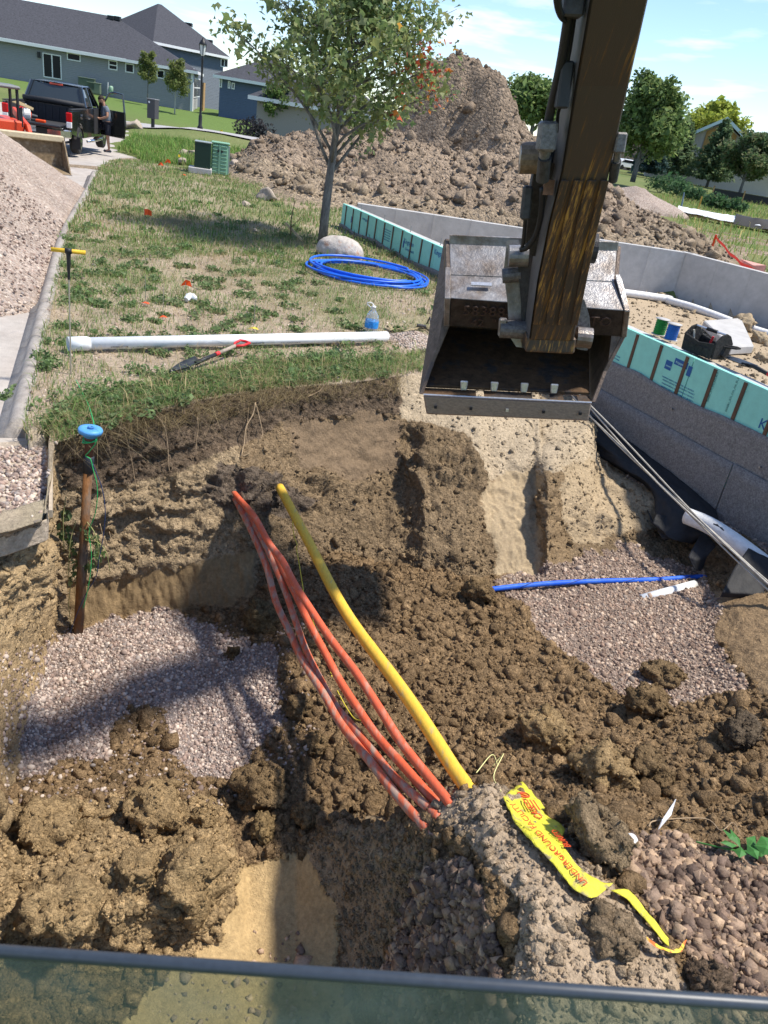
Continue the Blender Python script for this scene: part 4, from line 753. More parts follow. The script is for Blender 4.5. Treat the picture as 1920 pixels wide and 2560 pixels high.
# ---- maple
def limb_tree(root, base_, hgt, spread, trunk_r, nb, seed, M_BARK, low=.28, bend=.1, lean=(0, 0), depth=2, upr=(.45, .95)):
    rs = np.random.default_rng(seed); tips = []; tubes = []
    tp = [np.array([lean[0]*t*t*hgt+bend*math.sin(t*3+seed)*.3, lean[1]*t*t*hgt, t*hgt*.9]) for t in np.linspace(0, 1, 9)]
    tubes.append((tp, [trunk_r*(1-.85*t)+.006 for t in np.linspace(0, 1, 9)]))
    for k in range(nb):
        t = low+(1-low)*.95*(k/nb)**1.0; i = t*8; j = min(int(i), 7); p0 = tp[j]*(1-(i-j))+tp[j+1]*(i-j); a = k*2.4+rs.uniform(-.5, .5); L_ = spread*(1-.62*(t-low)/(1-low))*rs.uniform(.75, 1.15); up_ = rs.uniform(*upr)
        pts = [p0]
        for m_ in range(1, 6): u = m_/5; pts.append(p0+np.array([math.cos(a+.3*math.sin(u*4+k))*L_*u, math.sin(a+.3*math.sin(u*4+k))*L_*u, L_*up_*u*(1.25-.45*u)]))
        tubes.append((pts, [max(.004, trunk_r*.45*(1-t*.6)*(1-.8*u)) for u in np.linspace(0, 1, 6)])); tips += pts[2:]
        for m_ in range(depth+2):
            u = rs.uniform(.35, .95); q = pts[min(int(u*5), 4)]; b_ = a+rs.uniform(-1.1, 1.1); l2 = L_*.4*rs.uniform(.6, 1.2); pp2 = [q+np.array([math.cos(b_)*l2*v, math.sin(b_)*l2*v, l2*.55*v]) for v in (0, .5, 1)]; tubes.append((pp2, [.008, .006, .003])); tips += pp2[1:]
    mb = MB()
    for pts, rr in tubes: mb.tube(pts, rr, 7)
    mb.build('trunk', M_BARK, root, True); return np.array(tips)
M_BARK = mat('grey_bark', (.17, .165, .15), rough=.9, var=.25, scale=9, bump=.8, bscale=25, stretch=(1, 1, .35), col2=(.10, .095, .085), thresh=(.4, .65))
mb_ = P(808, 612, 0); mb_[2] = bz(mb_[0], mb_[1])
maple = thing('maple_tree', 'young maple with green leaves turning orange on one side, beside the boulder', 'tree', mb_)
tips = limb_tree(maple, mb_, 5.0, 1.75, .085, 36, 4, M_BARK, low=.27, lean=(.045, 0), upr=(.05, 1.15))
tips = tips[np.linalg.norm(tips[:, :2], axis=1) < 2.1]
def mcol(q, n):
    c = np.array([(.19, .265, .095), (.235, .30, .125), (.155, .22, .085), (.30, .335, .17), (.26, .285, .10)])[vg.integers(0, 5, n)]*vg.uniform(.75, 1.25, (n, 1))
    hot = (q[:, 0] > 1.2+.25*vg.normal(size=n)) & (q[:, 2] > 2.2) & (q[:, 2] < 3.5) & (vg.uniform(size=n) < .3); c[hot] = np.array([(.62, .22, .05), (.60, .12, .06), (.65, .34, .05), (.45, .07, .06), (.5, .2, .12)])[vg.integers(0, 5, hot.sum())]; return c
leafcloud('crown', tips, np.full(len(tips), .31), 25, .088, mcol, None, maple, shape='maple', droop=.5, up=.25)
# sucker stems, stake and broken twig by the maple
# ---- other trees
def simple_tree(name, label, foot, top_z, cr, nb, per, leaf, colf, seed, trunk_r=.12, group=None, low=.3, leaf_shape='quad', rball=.45, bark=None, cat='tree'):
    h_ = top_z; r = thing(name, label, cat, foot, 0, group); tips = limb_tree(r, foot, h_, cr, trunk_r, nb, seed, bark or M_BARK, low=low)
    leafcloud('crown', tips, np.full(len(tips), rball), per, leaf, colf, None, r, shape=leaf_shape); return r
def cf(*pal): pal = np.array(pal); return lambda q, n: pal[vg.integers(0, len(pal), n)]*vg.uniform(.7, 1.3, (n, 1))
yg = cf((.19, .23, .075), (.23, .25, .09), (.14, .18, .06))
simple_tree('street_tree', 'slender yellow-green young tree on the lawn, left of a pair', stand((370, 250), (372, 120), 4.2), 4.2, 1.0, 14, 16, .17, yg, 11, .05, 'young trees before the grey house', .35, rball=.3)
simple_tree('street_tree', 'fuller young tree with pale trunk on the lawn, right of a pair', stand((437, 287), (441, 143), 4.4), 4.4, 1.15, 14, 20, .17, yg, 12, .06, 'young trees before the grey house', .35, rball=.36, bark=mat('pale_trunk', (.42, .40, .37), rough=.9, var=.1))
simple_tree('street_tree', 'dark-stemmed small tree half hidden behind the maple', A_TREE2, 4.2, 1.4, 14, 18, .2, cf((.10, .17, .05), (.14, .2, .06)), 13, .11, None, .35, rball=.42)
gr = cf((.15, .225, .07), (.19, .265, .09), (.25, .31, .115), (.105, .165, .06))
f1 = PR(1580, 455, 80); simple_tree('broadleaf_tree', 'bright green broad tree just right of the excavator arm', f1, 8.6, 3.2, 26, 42, .36, gr, 14, .25, None, .18, rball=.95)
f2 = PR(1325, 345, 120); simple_tree('broadleaf_tree', 'round green tree between dirt mound and excavator arm', f2, 6.5, 4.2, 18, 40, .55, gr, 15, .3, None, .2, rball=1.4)
f3 = PR(1750, 440, 190); simple_tree('broadleaf_tree', 'yellow-green treetop beyond the tall house gable', f3, 14, 6, 16, 40, .8, cf((.30, .36, .06), (.36, .40, .08)), 16, .3, None, .4, rball=1.8)
simple_tree('broadleaf_tree', 'dark round-headed tree with leaning trunk at the right edge', A_ROUND, 7.3, 3.9, 26, 48, .40, cf((.09, .15, .065), (.13, .19, .08), (.18, .19, .10)), 17, .22, None, .22, rball=.9)
def conifer(name, label, foot, h_, r_, colf, seed, layers=15, per=46, leaf=.42, openk=.35, group=None, low=.12):
    t = thing(name, label, 'tree', foot, 0, group); rs = np.random.default_rng(seed); mb = MB(); mb.tube([(0, 0, 0), (.1, 0, h_*.5), (0, 0, h_)], [.22, .14, .03], 8); cen = []; rad = []
    for k in range(layers):
        u = k/(layers-1); z = h_*(low+(1-low)*u); R_ = r_*(1-u)**.75+.25
        nb_ = int(4+6*(1-u))
        for j in range(nb_):
            a = j*6.28/nb_+k*1.3+rs.uniform(-.3, .3); L_ = R_*rs.uniform(.65, 1.1); mb.tube([(0, 0, z), (math.cos(a)*L_, math.sin(a)*L_, z+L_*.12)], [.05*(1-u)+.015, .01], 5)
            for v in (.45, .75, 1.0): cen.append((math.cos(a)*L_*v, math.sin(a)*L_*v, z+L_*.12*v+.1)); rad.append((openk*(.6+R_*.12),)*2+(openk*.7,))
    mb.build('trunk', M_BARK, t, True); leafcloud('crown', cen, rad, per, leaf, colf, None, t, droop=.1, up=.5); return t
pn = cf((.11, .175, .085), (.15, .22, .105), (.20, .25, .12), (.08, .13, .065))
conifer('pine_tree', 'open-branched pine, left of the two before the tall house', A_PINE1, 8.2, 3.1, pn, 31, 13, 24, .40, .62, 'pines before the tall house')
conifer('pine_tree', 'fuller pine, right of the two before the tall house', A_PINE2, 8.6, 3.2, pn, 32, 13, 24, .40, .62, 'pines before the tall house')
conifer('spruce_tree', 'small dense blue spruce beside the parked cars', PR(1618, 432, 125), 5.2, 2.3, cf((.035, .075, .07), (.05, .09, .085), (.07, .11, .10)), 33, 12, 30, .4, .5, None, .03)
# shrubs in the meadow and along the house
def shrub(label, foot, r, colf, per=60, leaf=.16, group=None, name='shrub'):
    t = thing(name, label, 'shrub', foot, 0, group); mb = MB(); cen = []; 
    for k in range(7): a = k*.9; q = (math.cos(a)*r*.6, math.sin(a)*r*.6, r*.55); mb.tube([(0, 0, -.1), q], [.02, .01], 5); cen.append(q)
    mb.build('stems', M_BARK, t); leafcloud('foliage', cen+[(0, 0, r*.8)], [(r*.6, r*.6, r*.5)]*8, per, leaf, colf, None, t); return t
bl = cf((.06, .13, .05), (.09, .16, .07), (.05, .10, .05))
for px, py, d, r, lab in ((1740, 488, 70, 1.0, 'low green shrub left of the orange stake'), (1790, 500, 62, .9, 'low green shrub above the boards, left one'), (1840, 505, 62, .8, 'low green shrub above the boards, right one'), (1650, 470, 78, 1.3, 'weedy green bush above the right dirt slope'), (1700, 478, 75, 1.1, 'weedy green bush below the left pine'), (1690, 462, 90, 1.4, 'dark bush in the meadow under the left pine')):
    f = PR(px, py, d); f[2] = bz(f[0], f[1]); shrub(lab, f, r, bl, 70, .22, 'meadow shrubs')
f = PR(636, 318, 58); f[2] = bz(f[0], f[1]); shrub('dark purple shrub beside the blue house', f, 1.3, cf((.03, .03, .035), (.05, .045, .05), (.06, .06, .06)), 90, .2)

hw = thing('hanging_weed', 'uprooted weeds drooping around the lower half of the rusty pipe', 'weed', (-2.15, 4.72, -.75)); o3 = np.array([-2.15, 4.72, -.75])
cen = [PYW(px, py, 4.74)-o3 for px, py in ((165, 1290), (160, 1330), (175, 1365), (190, 1400), (180, 1440), (235, 1350), (245, 1385), (225, 1420), (215, 1330), (205, 1460))]
leafcloud('foliage', cen, [(.05, .03, .07)]*len(cen), 26, .032, wc, None, hw, droop=1.5)
mbw = MB()
for k, (a, b_, c_) in enumerate((((165, 1240), (158, 1300), (160, 1380)), ((190, 1300), (175, 1360), (170, 1450)), ((205, 1290), (240, 1340), (250, 1420)), ((200, 1330), (260, 1370), (275, 1430)), ((185, 1420), (172, 1500), (176, 1560)))): mbw.tube(smooth_pts([PYW(*a, 4.76)-o3, PYW(*b_, 4.70)-o3, PYW(*c_, 4.72)-o3], 5), .003, 5)
mbw.build('stems', mat('pale_stem', (.30, .30, .12), rough=.8, var=.1), hw, True)
# ------------------------------------------------------------------ the excavator we look out of: stick, bucket, cab window
EL = np.array([.9934, .0274, .1113]); EL /= np.linalg.norm(EL); EF = np.array([-.03, .999, 0.0]); EF -= EL*(EF@EL); EF /= np.linalg.norm(EF); EU = np.cross(EL, EF)
exc = thing('excavator', 'excavator arm and bucket hanging over the trench, seen through its cab window', 'excavator', (0, 0, 0))
M_STICK = bpy.data.materials.new('worn_stick'); M_STICK.use_nodes = True
def worn(m, basec, paint, rust, lo, hi, stretch, rough=.5, metal=.35):
    nt = m.node_tree; N = nt.nodes; L = nt.links; b = N['Principled BSDF']; b.inputs['Roughness'].default_value = rough; b.inputs['Metallic'].default_value = metal
    t = N.new('ShaderNodeTexCoord'); mp_ = N.new('ShaderNodeMapping'); mp_.inputs['Scale'].default_value = stretch; mp_.inputs['Rotation'].default_value = (0, math.radians(-9), 0); L.new(t.outputs['Object'], mp_.inputs[0])
    n1_ = N.new('ShaderNodeTexNoise'); n1_.inputs['Scale'].default_value = 7; n1_.inputs['Detail'].default_value = 8; n1_.inputs['Roughness'].default_value = .7; L.new(mp_.outputs[0], n1_.inputs['Vector'])
    n2_ = N.new('ShaderNodeTexNoise'); n2_.inputs['Scale'].default_value = 3.1; n2_.inputs['Detail'].default_value = 3; L.new(t.outputs['Object'], n2_.inputs['Vector'])
    sp_ = N.new('ShaderNodeSeparateXYZ'); L.new(t.outputs['Object'], sp_.inputs[0])
    hz_ = N.new('ShaderNodeMapRange'); hz_.inputs[1].default_value = 2.75; hz_.inputs[2].default_value = 1.9; hz_.inputs[3].default_value = -.06; hz_.inputs[4].default_value = .015; L.new(sp_.outputs['Z'], hz_.inputs[0])
    ad = N.new('ShaderNodeMath'); ad.operation = 'ADD'; L.new(n1_.outputs['Fac'], ad.inputs[0]); L.new(hz_.outputs[0], ad.inputs[1])
    a2 = N.new('ShaderNodeMath'); a2.operation = 'MULTIPLY_ADD'; a2.inputs[1].default_value = .35; a2.inputs[2].default_value = -.17; L.new(n2_.outputs['Fac'], a2.inputs[0])
    a3 = N.new('ShaderNodeMath'); a3.operation = 'ADD'; L.new(ad.outputs[0], a3.inputs[0]); L.new(a2.outputs[0], a3.inputs[1])
    rp = N.new('ShaderNodeValToRGB'); e = rp.color_ramp.elements; e[0].position = lo; e[0].color = (*basec, 1); e[1].position = hi; e[1].color = (*paint, 1); q = e.new(lo+(hi-lo)*.45); q.color = (*rust, 1); L.new(a3.outputs[0], rp.inputs[0]); L.new(rp.outputs[0], b.inputs['Base Color'])
    n3_ = N.new('ShaderNodeTexNoise'); n3_.inputs['Scale'].default_value = 60; n3_.inputs['Detail'].default_value = 5; L.new(mp_.outputs[0], n3_.inputs['Vector']); bp = N.new('ShaderNodeBump'); bp.inputs['Strength'].default_value = .35; bp.inputs['Distance'].default_value = .004; L.new(n3_.outputs['Fac'], bp.inputs['Height']); L.new(bp.outputs[0], b.inputs['Normal'])
worn(M_STICK, (.07, .053, .043), (.42, .25, .065), (.15, .08, .035), .51, .66, (8, 0, .38))
M_BARW = bpy.data.materials.new('wear_bar'); M_BARW.use_nodes = True; worn(M_BARW, (.06, .045, .035), (.42, .25, .065), (.15, .08, .038), .50, .66, (10, 0, 1.4))
M_DARK = mat('dark_painted_steel', (.055, .052, .052), rough=.55, metal=.3, var=.25, scale=14, bump=.25)
M_BLACK = mat('black_rubber', (.018, .018, .02), rough=.55, var=.15, scale=20)
M_SIDE = mat('stick_side_steel', (.12, .112, .11), rough=.5, metal=.35, var=.2, scale=9, stretch=(4, 4, .5))
M_BUCKTOP = mat('worn_bucket_steel', (.31, .30, .30), rough=.36, metal=.55, var=.22, scale=5, bump=.25, bscale=50, col2=(.17, .13, .10), thresh=(.40, .66))
M_BUCKIN = mat('bucket_inside', (.10, .058, .03), rough=.8, metal=.15, var=.3, scale=6, bump=.4, bscale=40, col2=(.055, .045, .04), thresh=(.55, .62))
M_EDGE = mat('cutting_edge_steel', (.26, .20, .17), rough=.42, metal=.5, var=.18, scale=5, stretch=(3, 1, 9))
M_BRIGHT = mat('bright_worn_steel', (.62, .62, .63), rough=.3, metal=.7, var=.15, scale=30)
M_PIN = mat('pin_steel', (.17, .16, .155), rough=.5, metal=.5, var=.3, scale=20, bump=.3)
YS = 4.62
FRONT = [((1477, 0), (1621, 0)), ((1440, 215), (1572, 215)), ((1405, 430), (1524, 430)), ((1373, 560), (1494, 560)), ((1345, 700), (1465, 700)), ((1324, 850), (1434, 853))]
def lean(py): return .95*max(0.0, 850-py)/850
d0 = [PYW(1503, -170, YS-lean(-170)), PYW(1652, -170, YS-lean(-170))]
LFT = [d0[0]]+[PYW(*a, YS-lean(a[1])) for a, b in FRONT]; RGT = [d0[1]]+[PYW(*b, YS-lean(b[1])) for a, b in FRONT]
# stick continues up to the boom above the picture
up = (LFT[0]-LFT[1])/np.linalg.norm(LFT[0]-LFT[1]); LFT = [LFT[0]+up*.25]+LFT; RGT = [RGT[0]+up*.25]+RGT
DEP = [.55, .5, .46, .42, .38, .35, .3, .24]
mb = MB(); n = len(LFT)
V = [*LFT, *RGT, *[p+EF*DEP[i] for i, p in enumerate(RGT)], *[p+EF*DEP[i] for i, p in enumerate(LFT)]]
F = []
for k in range(4):
    a = k*n; b = ((k+1) % 4)*n
    F += [(a+i, a+i+1, b+i+1, b+i) for i in range(n-1)]
F += [(0, n, 2*n, 3*n), (n-1, 4*n-1, 3*n-1, 2*n-1)]
mb.add(V, F); stick = mb.build('stick', M_STICK, exc, bevel=.008)
# welded flange plates along the left side (grey side seen obliquely)
mb = MB(); pts = [p-EL*.006-EF*.012 for p in LFT]; V = pts+[p+EF*.30 for p in pts]+[p+EL*.010 for p in pts]; m2 = len(pts)
mb.add([*pts, *[p+EF*(DEP[i]) for i, p in enumerate(pts)]], [(i, i+1, m2+i+1, m2+i) for i in range(m2-1)]); mb.build('side_plate', M_SIDE, stick)
# four wear bars on the lower stick
for j in range(4):
    f = (.10, .385, .655, .93)[j]
    tp = [LFT[i]*(1-f)+RGT[i]*f for i in range(n)]
    a = tp[4]*.85+tp[5]*.15; c = tp[6]*.28+tp[7]*.72
    w = .020 if j in (0, 3) else .024
    q = [a, tp[5], tp[6], c]; L_ = [p-EL*w for p in q]; R_ = [p+EL*w for p in q]; V = [p-EF*.003 for p in L_+R_]+[p-EF*.018 for p in L_+R_]
    mb = MB(); F = []
    for i in range(3): F += [(8+i, 8+i+1, 12+i+1, 12+i), (i, i+1, 8+i+1, 8+i), (4+i, 12+i, 12+i+1, 4+i+1)]
    F += [(0, 8, 12, 4), (3, 7, 15, 11)]; mb.add(V, F); mb.build('wear_bar', M_BARW, stick, bevel=.003)
tip = (LFT[-1]+RGT[-1])/2
mb = MB(); rotm = Matrix((EL, EF, EU)).transposed(); mb.box(tip+EF*.12-EU*.03+EL*.0, (.30, .22, .10), rotm); mb.build('stick_tip', M_BARW, stick, bevel=.012)
# ---- bucket
rows = [((1066, 1036), (1471, 1053), 4.86), ((1058, 988), (1479, 1008), 4.87)]
def brow(l, r, Y): return PYW(*l, Y), PYW(*r, Y)
e0l, e0r = brow(*rows[0]); e1l, e1r = brow(*rows[1])
n0l, n0r = brow((1123, 815), (1552, 842), 5.06); n1l, n1r = brow((1126, 745), (1560, 776), 4.96); s1l, s1r = brow((1126, 687), (1536, 704), 5.14); t1l, t1r = brow((1123, 597), (1543, 615), 5.36)
bk = MB().box((0, 0, 0), (.01, .01, .01))
def strip(name, prs, m_, parent, th, bevel=.004):   # thick bent plate through (left,right) pairs, thickness along given normals
    mb = MB(); k = len(prs); A = [p for p, q in prs]; B_ = [q for p, q in prs]; nr = []
    for i in range(k):
        t = A[min(i+1, k-1)]-A[max(i-1, 0)]; nn = np.cross(t, B_[i]-A[i]); nn /= np.linalg.norm(nn); nr.append(nn*th)
    V = A+B_+[a+v for a, v in zip(A, nr)]+[b+v for b, v in zip(B_, nr)]; F = []
    for i in range(k-1): F += [(i, i+1, k+i+1, k+i), (2*k+i, 3*k+i, 3*k+i+1, 2*k+i+1), (i, 2*k+i, 2*k+i+1, i+1), (k+i, k+i+1, 3*k+i+1, 3*k+i)]
    F += [(0, k, 3*k, 2*k), (k-1, 3*k-1, 4*k-1, 2*k-1)]; mb.add(V, F); return mb.build(name, m_, parent, bevel=bevel)
sh = lambda p, f, u: p+EF*f+EU*u
# back shell: from the top ridge over the back and under to the floor
ctr = [(0, 0), (.22, -.04), (.42, -.20), (.50, -.45), (.42, -.70)]
shell = [(t1l, t1r)]+[(sh(t1l, f, u), sh(t1r, f, u)) for f, u in ctr[1:]]
bucket = strip('bucket', shell+[(e1l+EF*.10+EU*.02, e1r+EF*.10+EU*.02)], M_BUCKIN, exc, .022)
strip('top_plate', [(t1l, t1r), (s1l, s1r)], M_BUCKTOP, bucket, -.02)
strip('shoulder_plate', [(s1l-EU*.001, s1r-EU*.001), (n1l, n1r)], M_BUCKTOP, bucket, -.02)
strip('number_plate', [(n1l, n1r), (n0l, n0r)], mat('dark_bucket_steel', (.055, .045, .042), rough=.42, metal=.45, var=.3, scale=7, bump=.3), bucket, -.02)
strip('top_lip', [(t1l-EF*.03+EU*.03, t1r-EF*.03+EU*.03), (t1l-EF*.03-EU*.03, t1r-EF*.03-EU*.03)], M_BUCKTOP, bucket, -.02)
# floor plate next to the edge, with worn-through holes
cut = [0, .30, .335, .345, .66, .665, .775, .775, .835, .91, .99]
Wv = e1r-e1l
def fl(u, t): a = e1l+Wv*u; return a+(EF*.10+EU*.02)*t
holes = [(.318, .365, .15, .75), (.655, .76, .15, .95), (.84, .925, .1, .85)]
us = sorted(set([0, 1]+[h for q in holes for h in q[:2]])); ts = [0, .12, .9, 1.0]; mb = MB()
for i in range(len(us)-1):
    for j in range(len(ts)-1):
        um = (us[i]+us[i+1])/2
        if j == 1 and any(h[0] < um < h[1] for h in holes): continue
        mb.quad(fl(us[i], ts[j]), fl(us[i+1], ts[j]), fl(us[i+1], ts[j+1]), fl(us[i], ts[j+1]))
mb.build('floor_plate', M_BUCKIN, bucket)
# side plates
def side(tl, sl, n1_, n0_, e1_, sgn):
    back = [sh(tl, f, u) for f, u in ctr[1:]]; poly = [tl, sl, n1_, n0_, n0_*.45+e1_*.55+EF*(.05), e1_+EF*.015]+[e1_+EF*.10]+back[::-1]
    MB().prism(poly, EL*.028*sgn).build('side_plate', mat('side_wear_steel', (.12, .09, .072), rough=.5, metal=.4, var=.3, scale=6, bump=.3), bucket, bevel=.005)
side(t1l, s1l, n1l, n0l, e1l, -1); side(t1r, s1r, n1r, n0r, e1r, 1)
for l, s in ((n0l, -1), (n0r, 1)):
    top_ = s1l if s < 0 else s1r; mid_ = n1l if s < 0 else n1r
    MB().prism([l-EF*.012, mid_-EF*.012, top_-EF*.012+EU*.02, top_+EF*.02+EU*.045, mid_+EF*.05, l+EF*.05], EL*.036*s).build('corner_rib', M_BUCKTOP, bucket, bevel=.006)
edge = strip('cutting_edge', [(e1l-EF*.004, e1r-EF*.004), (e0l, e0r)], M_EDGE, bucket, -.025, .008)
strip('edge_bevel', [(e1l+EU*.012, e1r+EU*.012), (e1l-EF*.006, e1r-EF*.006)], M_BRIGHT, edge, -.01)
for u in (.065, .28, .5, .72, .94):
    c = (e1l+Wv*u)*.45+(e0l+(e0r-e0l)*u)*.55-EF*.012; MB().box(c-EF*.004, (.018, .012, .018), rotm).build('bolt_hole', M_BLACK if u != .5 else M_BRIGHT, edge)
for px_c in (1160, 1236, 1311, 1386):
    c = PYW(px_c, 964+(px_c-1160)*.035, 4.93); MB().prism([c-EL*.026+EU*.03, c+EL*.026+EU*.03, c+EL*.02-EU*.035, c-EL*.02-EU*.035], EF*.02).add([], []).build('tooth_mount', M_BRIGHT, bucket, bevel=.006)
# raised weld figures
M_WELD = mat('weld_figures', (.085, .062, .055), rough=.4, metal=.5, var=.2, scale=20)
npd = (n1l-n0l)/np.linalg.norm(n1l-n0l); nn_ = -np.cross(EL, npd); nn_ = nn_ if nn_@EF < 0 else -nn_
c = n0l+EL*.08+npd*.115+nn_*.024; lettering('58388-95', 'weld_number', .105, frame(c, EL, npd, nn_), M_WELD, bucket, .004, space=1.05)
c = n0l+EL*.14+npd*.03+nn_*.024; lettering('42  "  II', 'weld_number', .085, frame(c, EL, npd, nn_), M_WELD, bucket, .004)
c = n0r-EL*.33+npd*.10+nn_*.024; lettering('P1TO', 'weld_number', .10, frame(c, EL, npd, nn_), M_WELD, bucket, .004)
sp_ = s1l*.45+n1l*.55; sd = (s1l-n1l)/np.linalg.norm(s1l-n1l); sn = -np.cross(EL, sd); sn = sn if sn@EF < 0 else -sn
MB().prism([sp_+EL*.13+sn*.022, sp_+EL*.26+sn*.022, sp_+EL*.26+sd*.028+sn*.022, sp_+EL*.13+sd*.028+sn*.022], sn*.008).build('maker_plate', M_BRIGHT, bucket)
# ears and pins
def at(px, py, Y): return PYW(px, py, Y)
def plate(name, pxs, Y, th, m_, parent=exc, bevel=.006): return MB().prism([at(x, y, Y) for x, y in pxs], EL*th).build(name, m_, parent, bevel=bevel)
plate('ear_plate', [(1266, 600), (1282, 598), (1296, 640), (1304, 690), (1306, 760), (1316, 850), (1308, 870), (1290, 868), (1272, 840), (1268, 760), (1258, 680), (1262, 640)], 4.88, .035, M_BUCKTOP, bucket)
plate('ear_plate', [(1448, 745), (1462, 790), (1466, 850), (1456, 878), (1440, 874), (1432, 840), (1434, 770)], 4.80, .035, M_PIN, bucket)
plate('link_plate', [(1306, 565), (1340, 560), (1345, 640), (1330, 740), (1318, 860), (1302, 872), (1300, 760), (1292, 660)], 4.82, .05, M_DARK)
MB().cyl(at(1256, 690, 4.86), at(1300, 686, 4.86), .045, n=16).build('bucket_pin', M_PIN, bucket)
MB().cyl(at(1272, 640, 4.80), at(1320, 640, 4.80), .062, n=18).build('link_pin', M_BUCKTOP, bucket)
MB().cyl(at(1250, 822, 4.80), at(1316, 826, 4.80), .055, n=18).build('hinge_pin', M_PIN, bucket)
MB().box(at(1256, 818, 4.79), (.05, .05, .11), rotm).build('pin_lock', M_BUCKTOP, bucket, bevel=.008)
MB().cyl(at(1440, 842, 4.72), at(1478, 846, 4.72), .062, n=18).build('hinge_pin', M_BUCKTOP, bucket)
MB().cyl(at(1462, 620, 4.9), at(1490, 622, 4.9), .085, n=18).build('link_boss', M_DARK, bucket)
def al(px, py, Y): return PYW(px, py, Y-lean(py))
# linkage and bucket cylinder on the far left of the stick
MB().tube([al(1386, 330, 5.0), al(1346, 520, 5.02), al(1330, 600, 4.98)], [.075, .075, .06], 14).build('bucket_cylinder', M_DARK, exc, True)
MB().cyl(al(1300, 395, 4.85), al(1352, 395, 4.85), .075, n=18).build('link_boss', mat('rusty_boss', (.22, .16, .11), rough=.6, metal=.3, var=.3, scale=15), exc)
MB().cyl(al(1300, 388, 4.84), al(1318, 388, 4.84), .045, n=14).build('pin_end', M_BRIGHT, exc)
MB().prism([al(x, y, 4.86) for x, y in ((1340, 400), (1368, 410), (1362, 560), (1330, 640), (1316, 600), (1322, 500))], EL*.05).build('idler_link', M_DARK, exc)
# hydraulic tube, valves, junction box, hoses
MB().tube(smooth_pts([al(1442, -120, 4.72), al(1424, 20, 4.7), al(1402, 160, 4.69), al(1378, 270, 4.68), al(1366, 330, 4.67)], 6), .021, 12).build('hydraulic_pipe', M_BLACK, exc, True)
MB().tube(smooth_pts([al(1440, 0, 4.74), al(1428, 90, 4.72), al(1418, 150, 4.7), al(1410, 185, 4.68)], 5), .012, 8).build('hydraulic_hose', M_BLACK, exc, True)
MB().tube(smooth_pts([al(1410, 250, 4.69), al(1396, 280, 4.7), al(1392, 330, 4.72)], 5), .008, 8).build('hydraulic_hose', M_BLACK, exc, True)
MB().tube(smooth_pts([al(1388, -60, 4.6), al(1390, 0, 4.6), al(1398, 35, 4.62), al(1412, 52, 4.66)], 6), .011, 8).build('hydraulic_hose', M_BLACK, exc, True)
MB().tube(smooth_pts([al(1400, -60, 4.6), al(1398, 5, 4.6), al(1405, 40, 4.62)], 6), .010, 8).build('hydraulic_hose', M_BLACK, exc, True)
MB().box(al(1432, 8, 4.7), (.085, .10, .10), rotm).build('pipe_clamp', M_DARK, exc, bevel=.008)
jb = MB(); jb.box(al(1410, 213, 4.66), (.055, .09, .185), rotm); jbo = jb.build('junction_box', mat('black_plastic_box', (.03, .031, .034), rough=.5, var=.1), exc, bevel=.008)
MB().box(al(1408, 255, 4.65), (.035, .05, .04), rotm).build('box_socket', M_BLACK, jbo)
MB().box(al(1367, 341, 4.64), (.085, .10, .13), rotm).build('valve_block', M_PIN, exc, bevel=.012)
MB().cyl(al(1362, 372, 4.63), al(1360, 400, 4.63), .026, n=12).build('valve_neck', M_PIN, exc)
MB().cyl(al(1362, 395, 4.62), al(1356, 450, 4.62), .032, n=14).build('valve_canister', M_DARK, exc)
MB().cyl(al(1372, 370, 4.63), al(1371, 386, 4.63), .012, n=8).build('valve_fitting', M_PIN, exc)
MB().box(al(1371, 468, 4.66), (.05, .05, .07), rotm).build('bracket', mat('rusty_bracket', (.14, .07, .04), rough=.7, var=.3), exc)
MB().box(al(1316, 507, 4.72), (.05, .06, .165), rotm).build('grease_block', M_DARK, exc, bevel=.01)
MB().tube(smooth_pts([al(1313, 545, 4.72), al(1309, 600, 4.73), al(1303, 628, 4.74)], 6), .010, 8).build('grease_hose', M_BLACK, exc, True)
MB().tube(smooth_pts([al(1357, 470, 4.66), al(1352, 540, 4.68), al(1338, 590, 4.7), al(1318, 618, 4.72), al(1302, 624, 4.74)], 8), .015, 8).build('grease_hose', M_BLACK, exc, True)
MB().box(al(1549, 357, 4.63), (.05, .07, .09), rotm).build('valve_block', M_PIN, exc, bevel=.008)
MB().cyl(al(1546, 375, 4.64), al(1541, 402, 4.64), .018, n=10).build('valve_neck', M_PIN, exc)
MB().cyl(al(1540, 402, 4.64), al(1532, 452, 4.64), .026, .022, n=12).build('valve_canister', M_DARK, exc)
# ---- cab window below the eye: rubber seal and lower pane
sl_, sr_ = np.array([-.403, .604, 1.258]), np.array([.59, .632, 1.37]); sdv = sr_-sl_
A_, B_ = sl_-sdv*.6, sr_+sdv*.95
M_SEAL = mat('window_seal_rubber', (.035, .045, .06), rough=.42, var=.1, scale=30, spec=.5)
MB().tube([A_, A_+(B_-A_)*.5, B_], .0088, 12).build('window_seal', M_SEAL, exc, True)
dn = -EU*.55+EF*.05
M_GLASS = bpy.data.materials.new('tinted_cab_glass'); M_GLASS.use_nodes = True
nt = M_GLASS.node_tree; N = nt.nodes; L = nt.links; out = N['Material Output']; N.remove(N['Principled BSDF'])
tr = N.new('ShaderNodeBsdfTransparent'); tr.inputs[0].default_value = (.70, .745, .69, 1); df = N.new('ShaderNodeBsdfDiffuse'); df.inputs[0].default_value = (.42, .46, .44, 1); gl = N.new('ShaderNodeBsdfGlossy'); gl.inputs['Roughness'].default_value = .08; gl.inputs[0].default_value = (.8, .85, .85, 1)
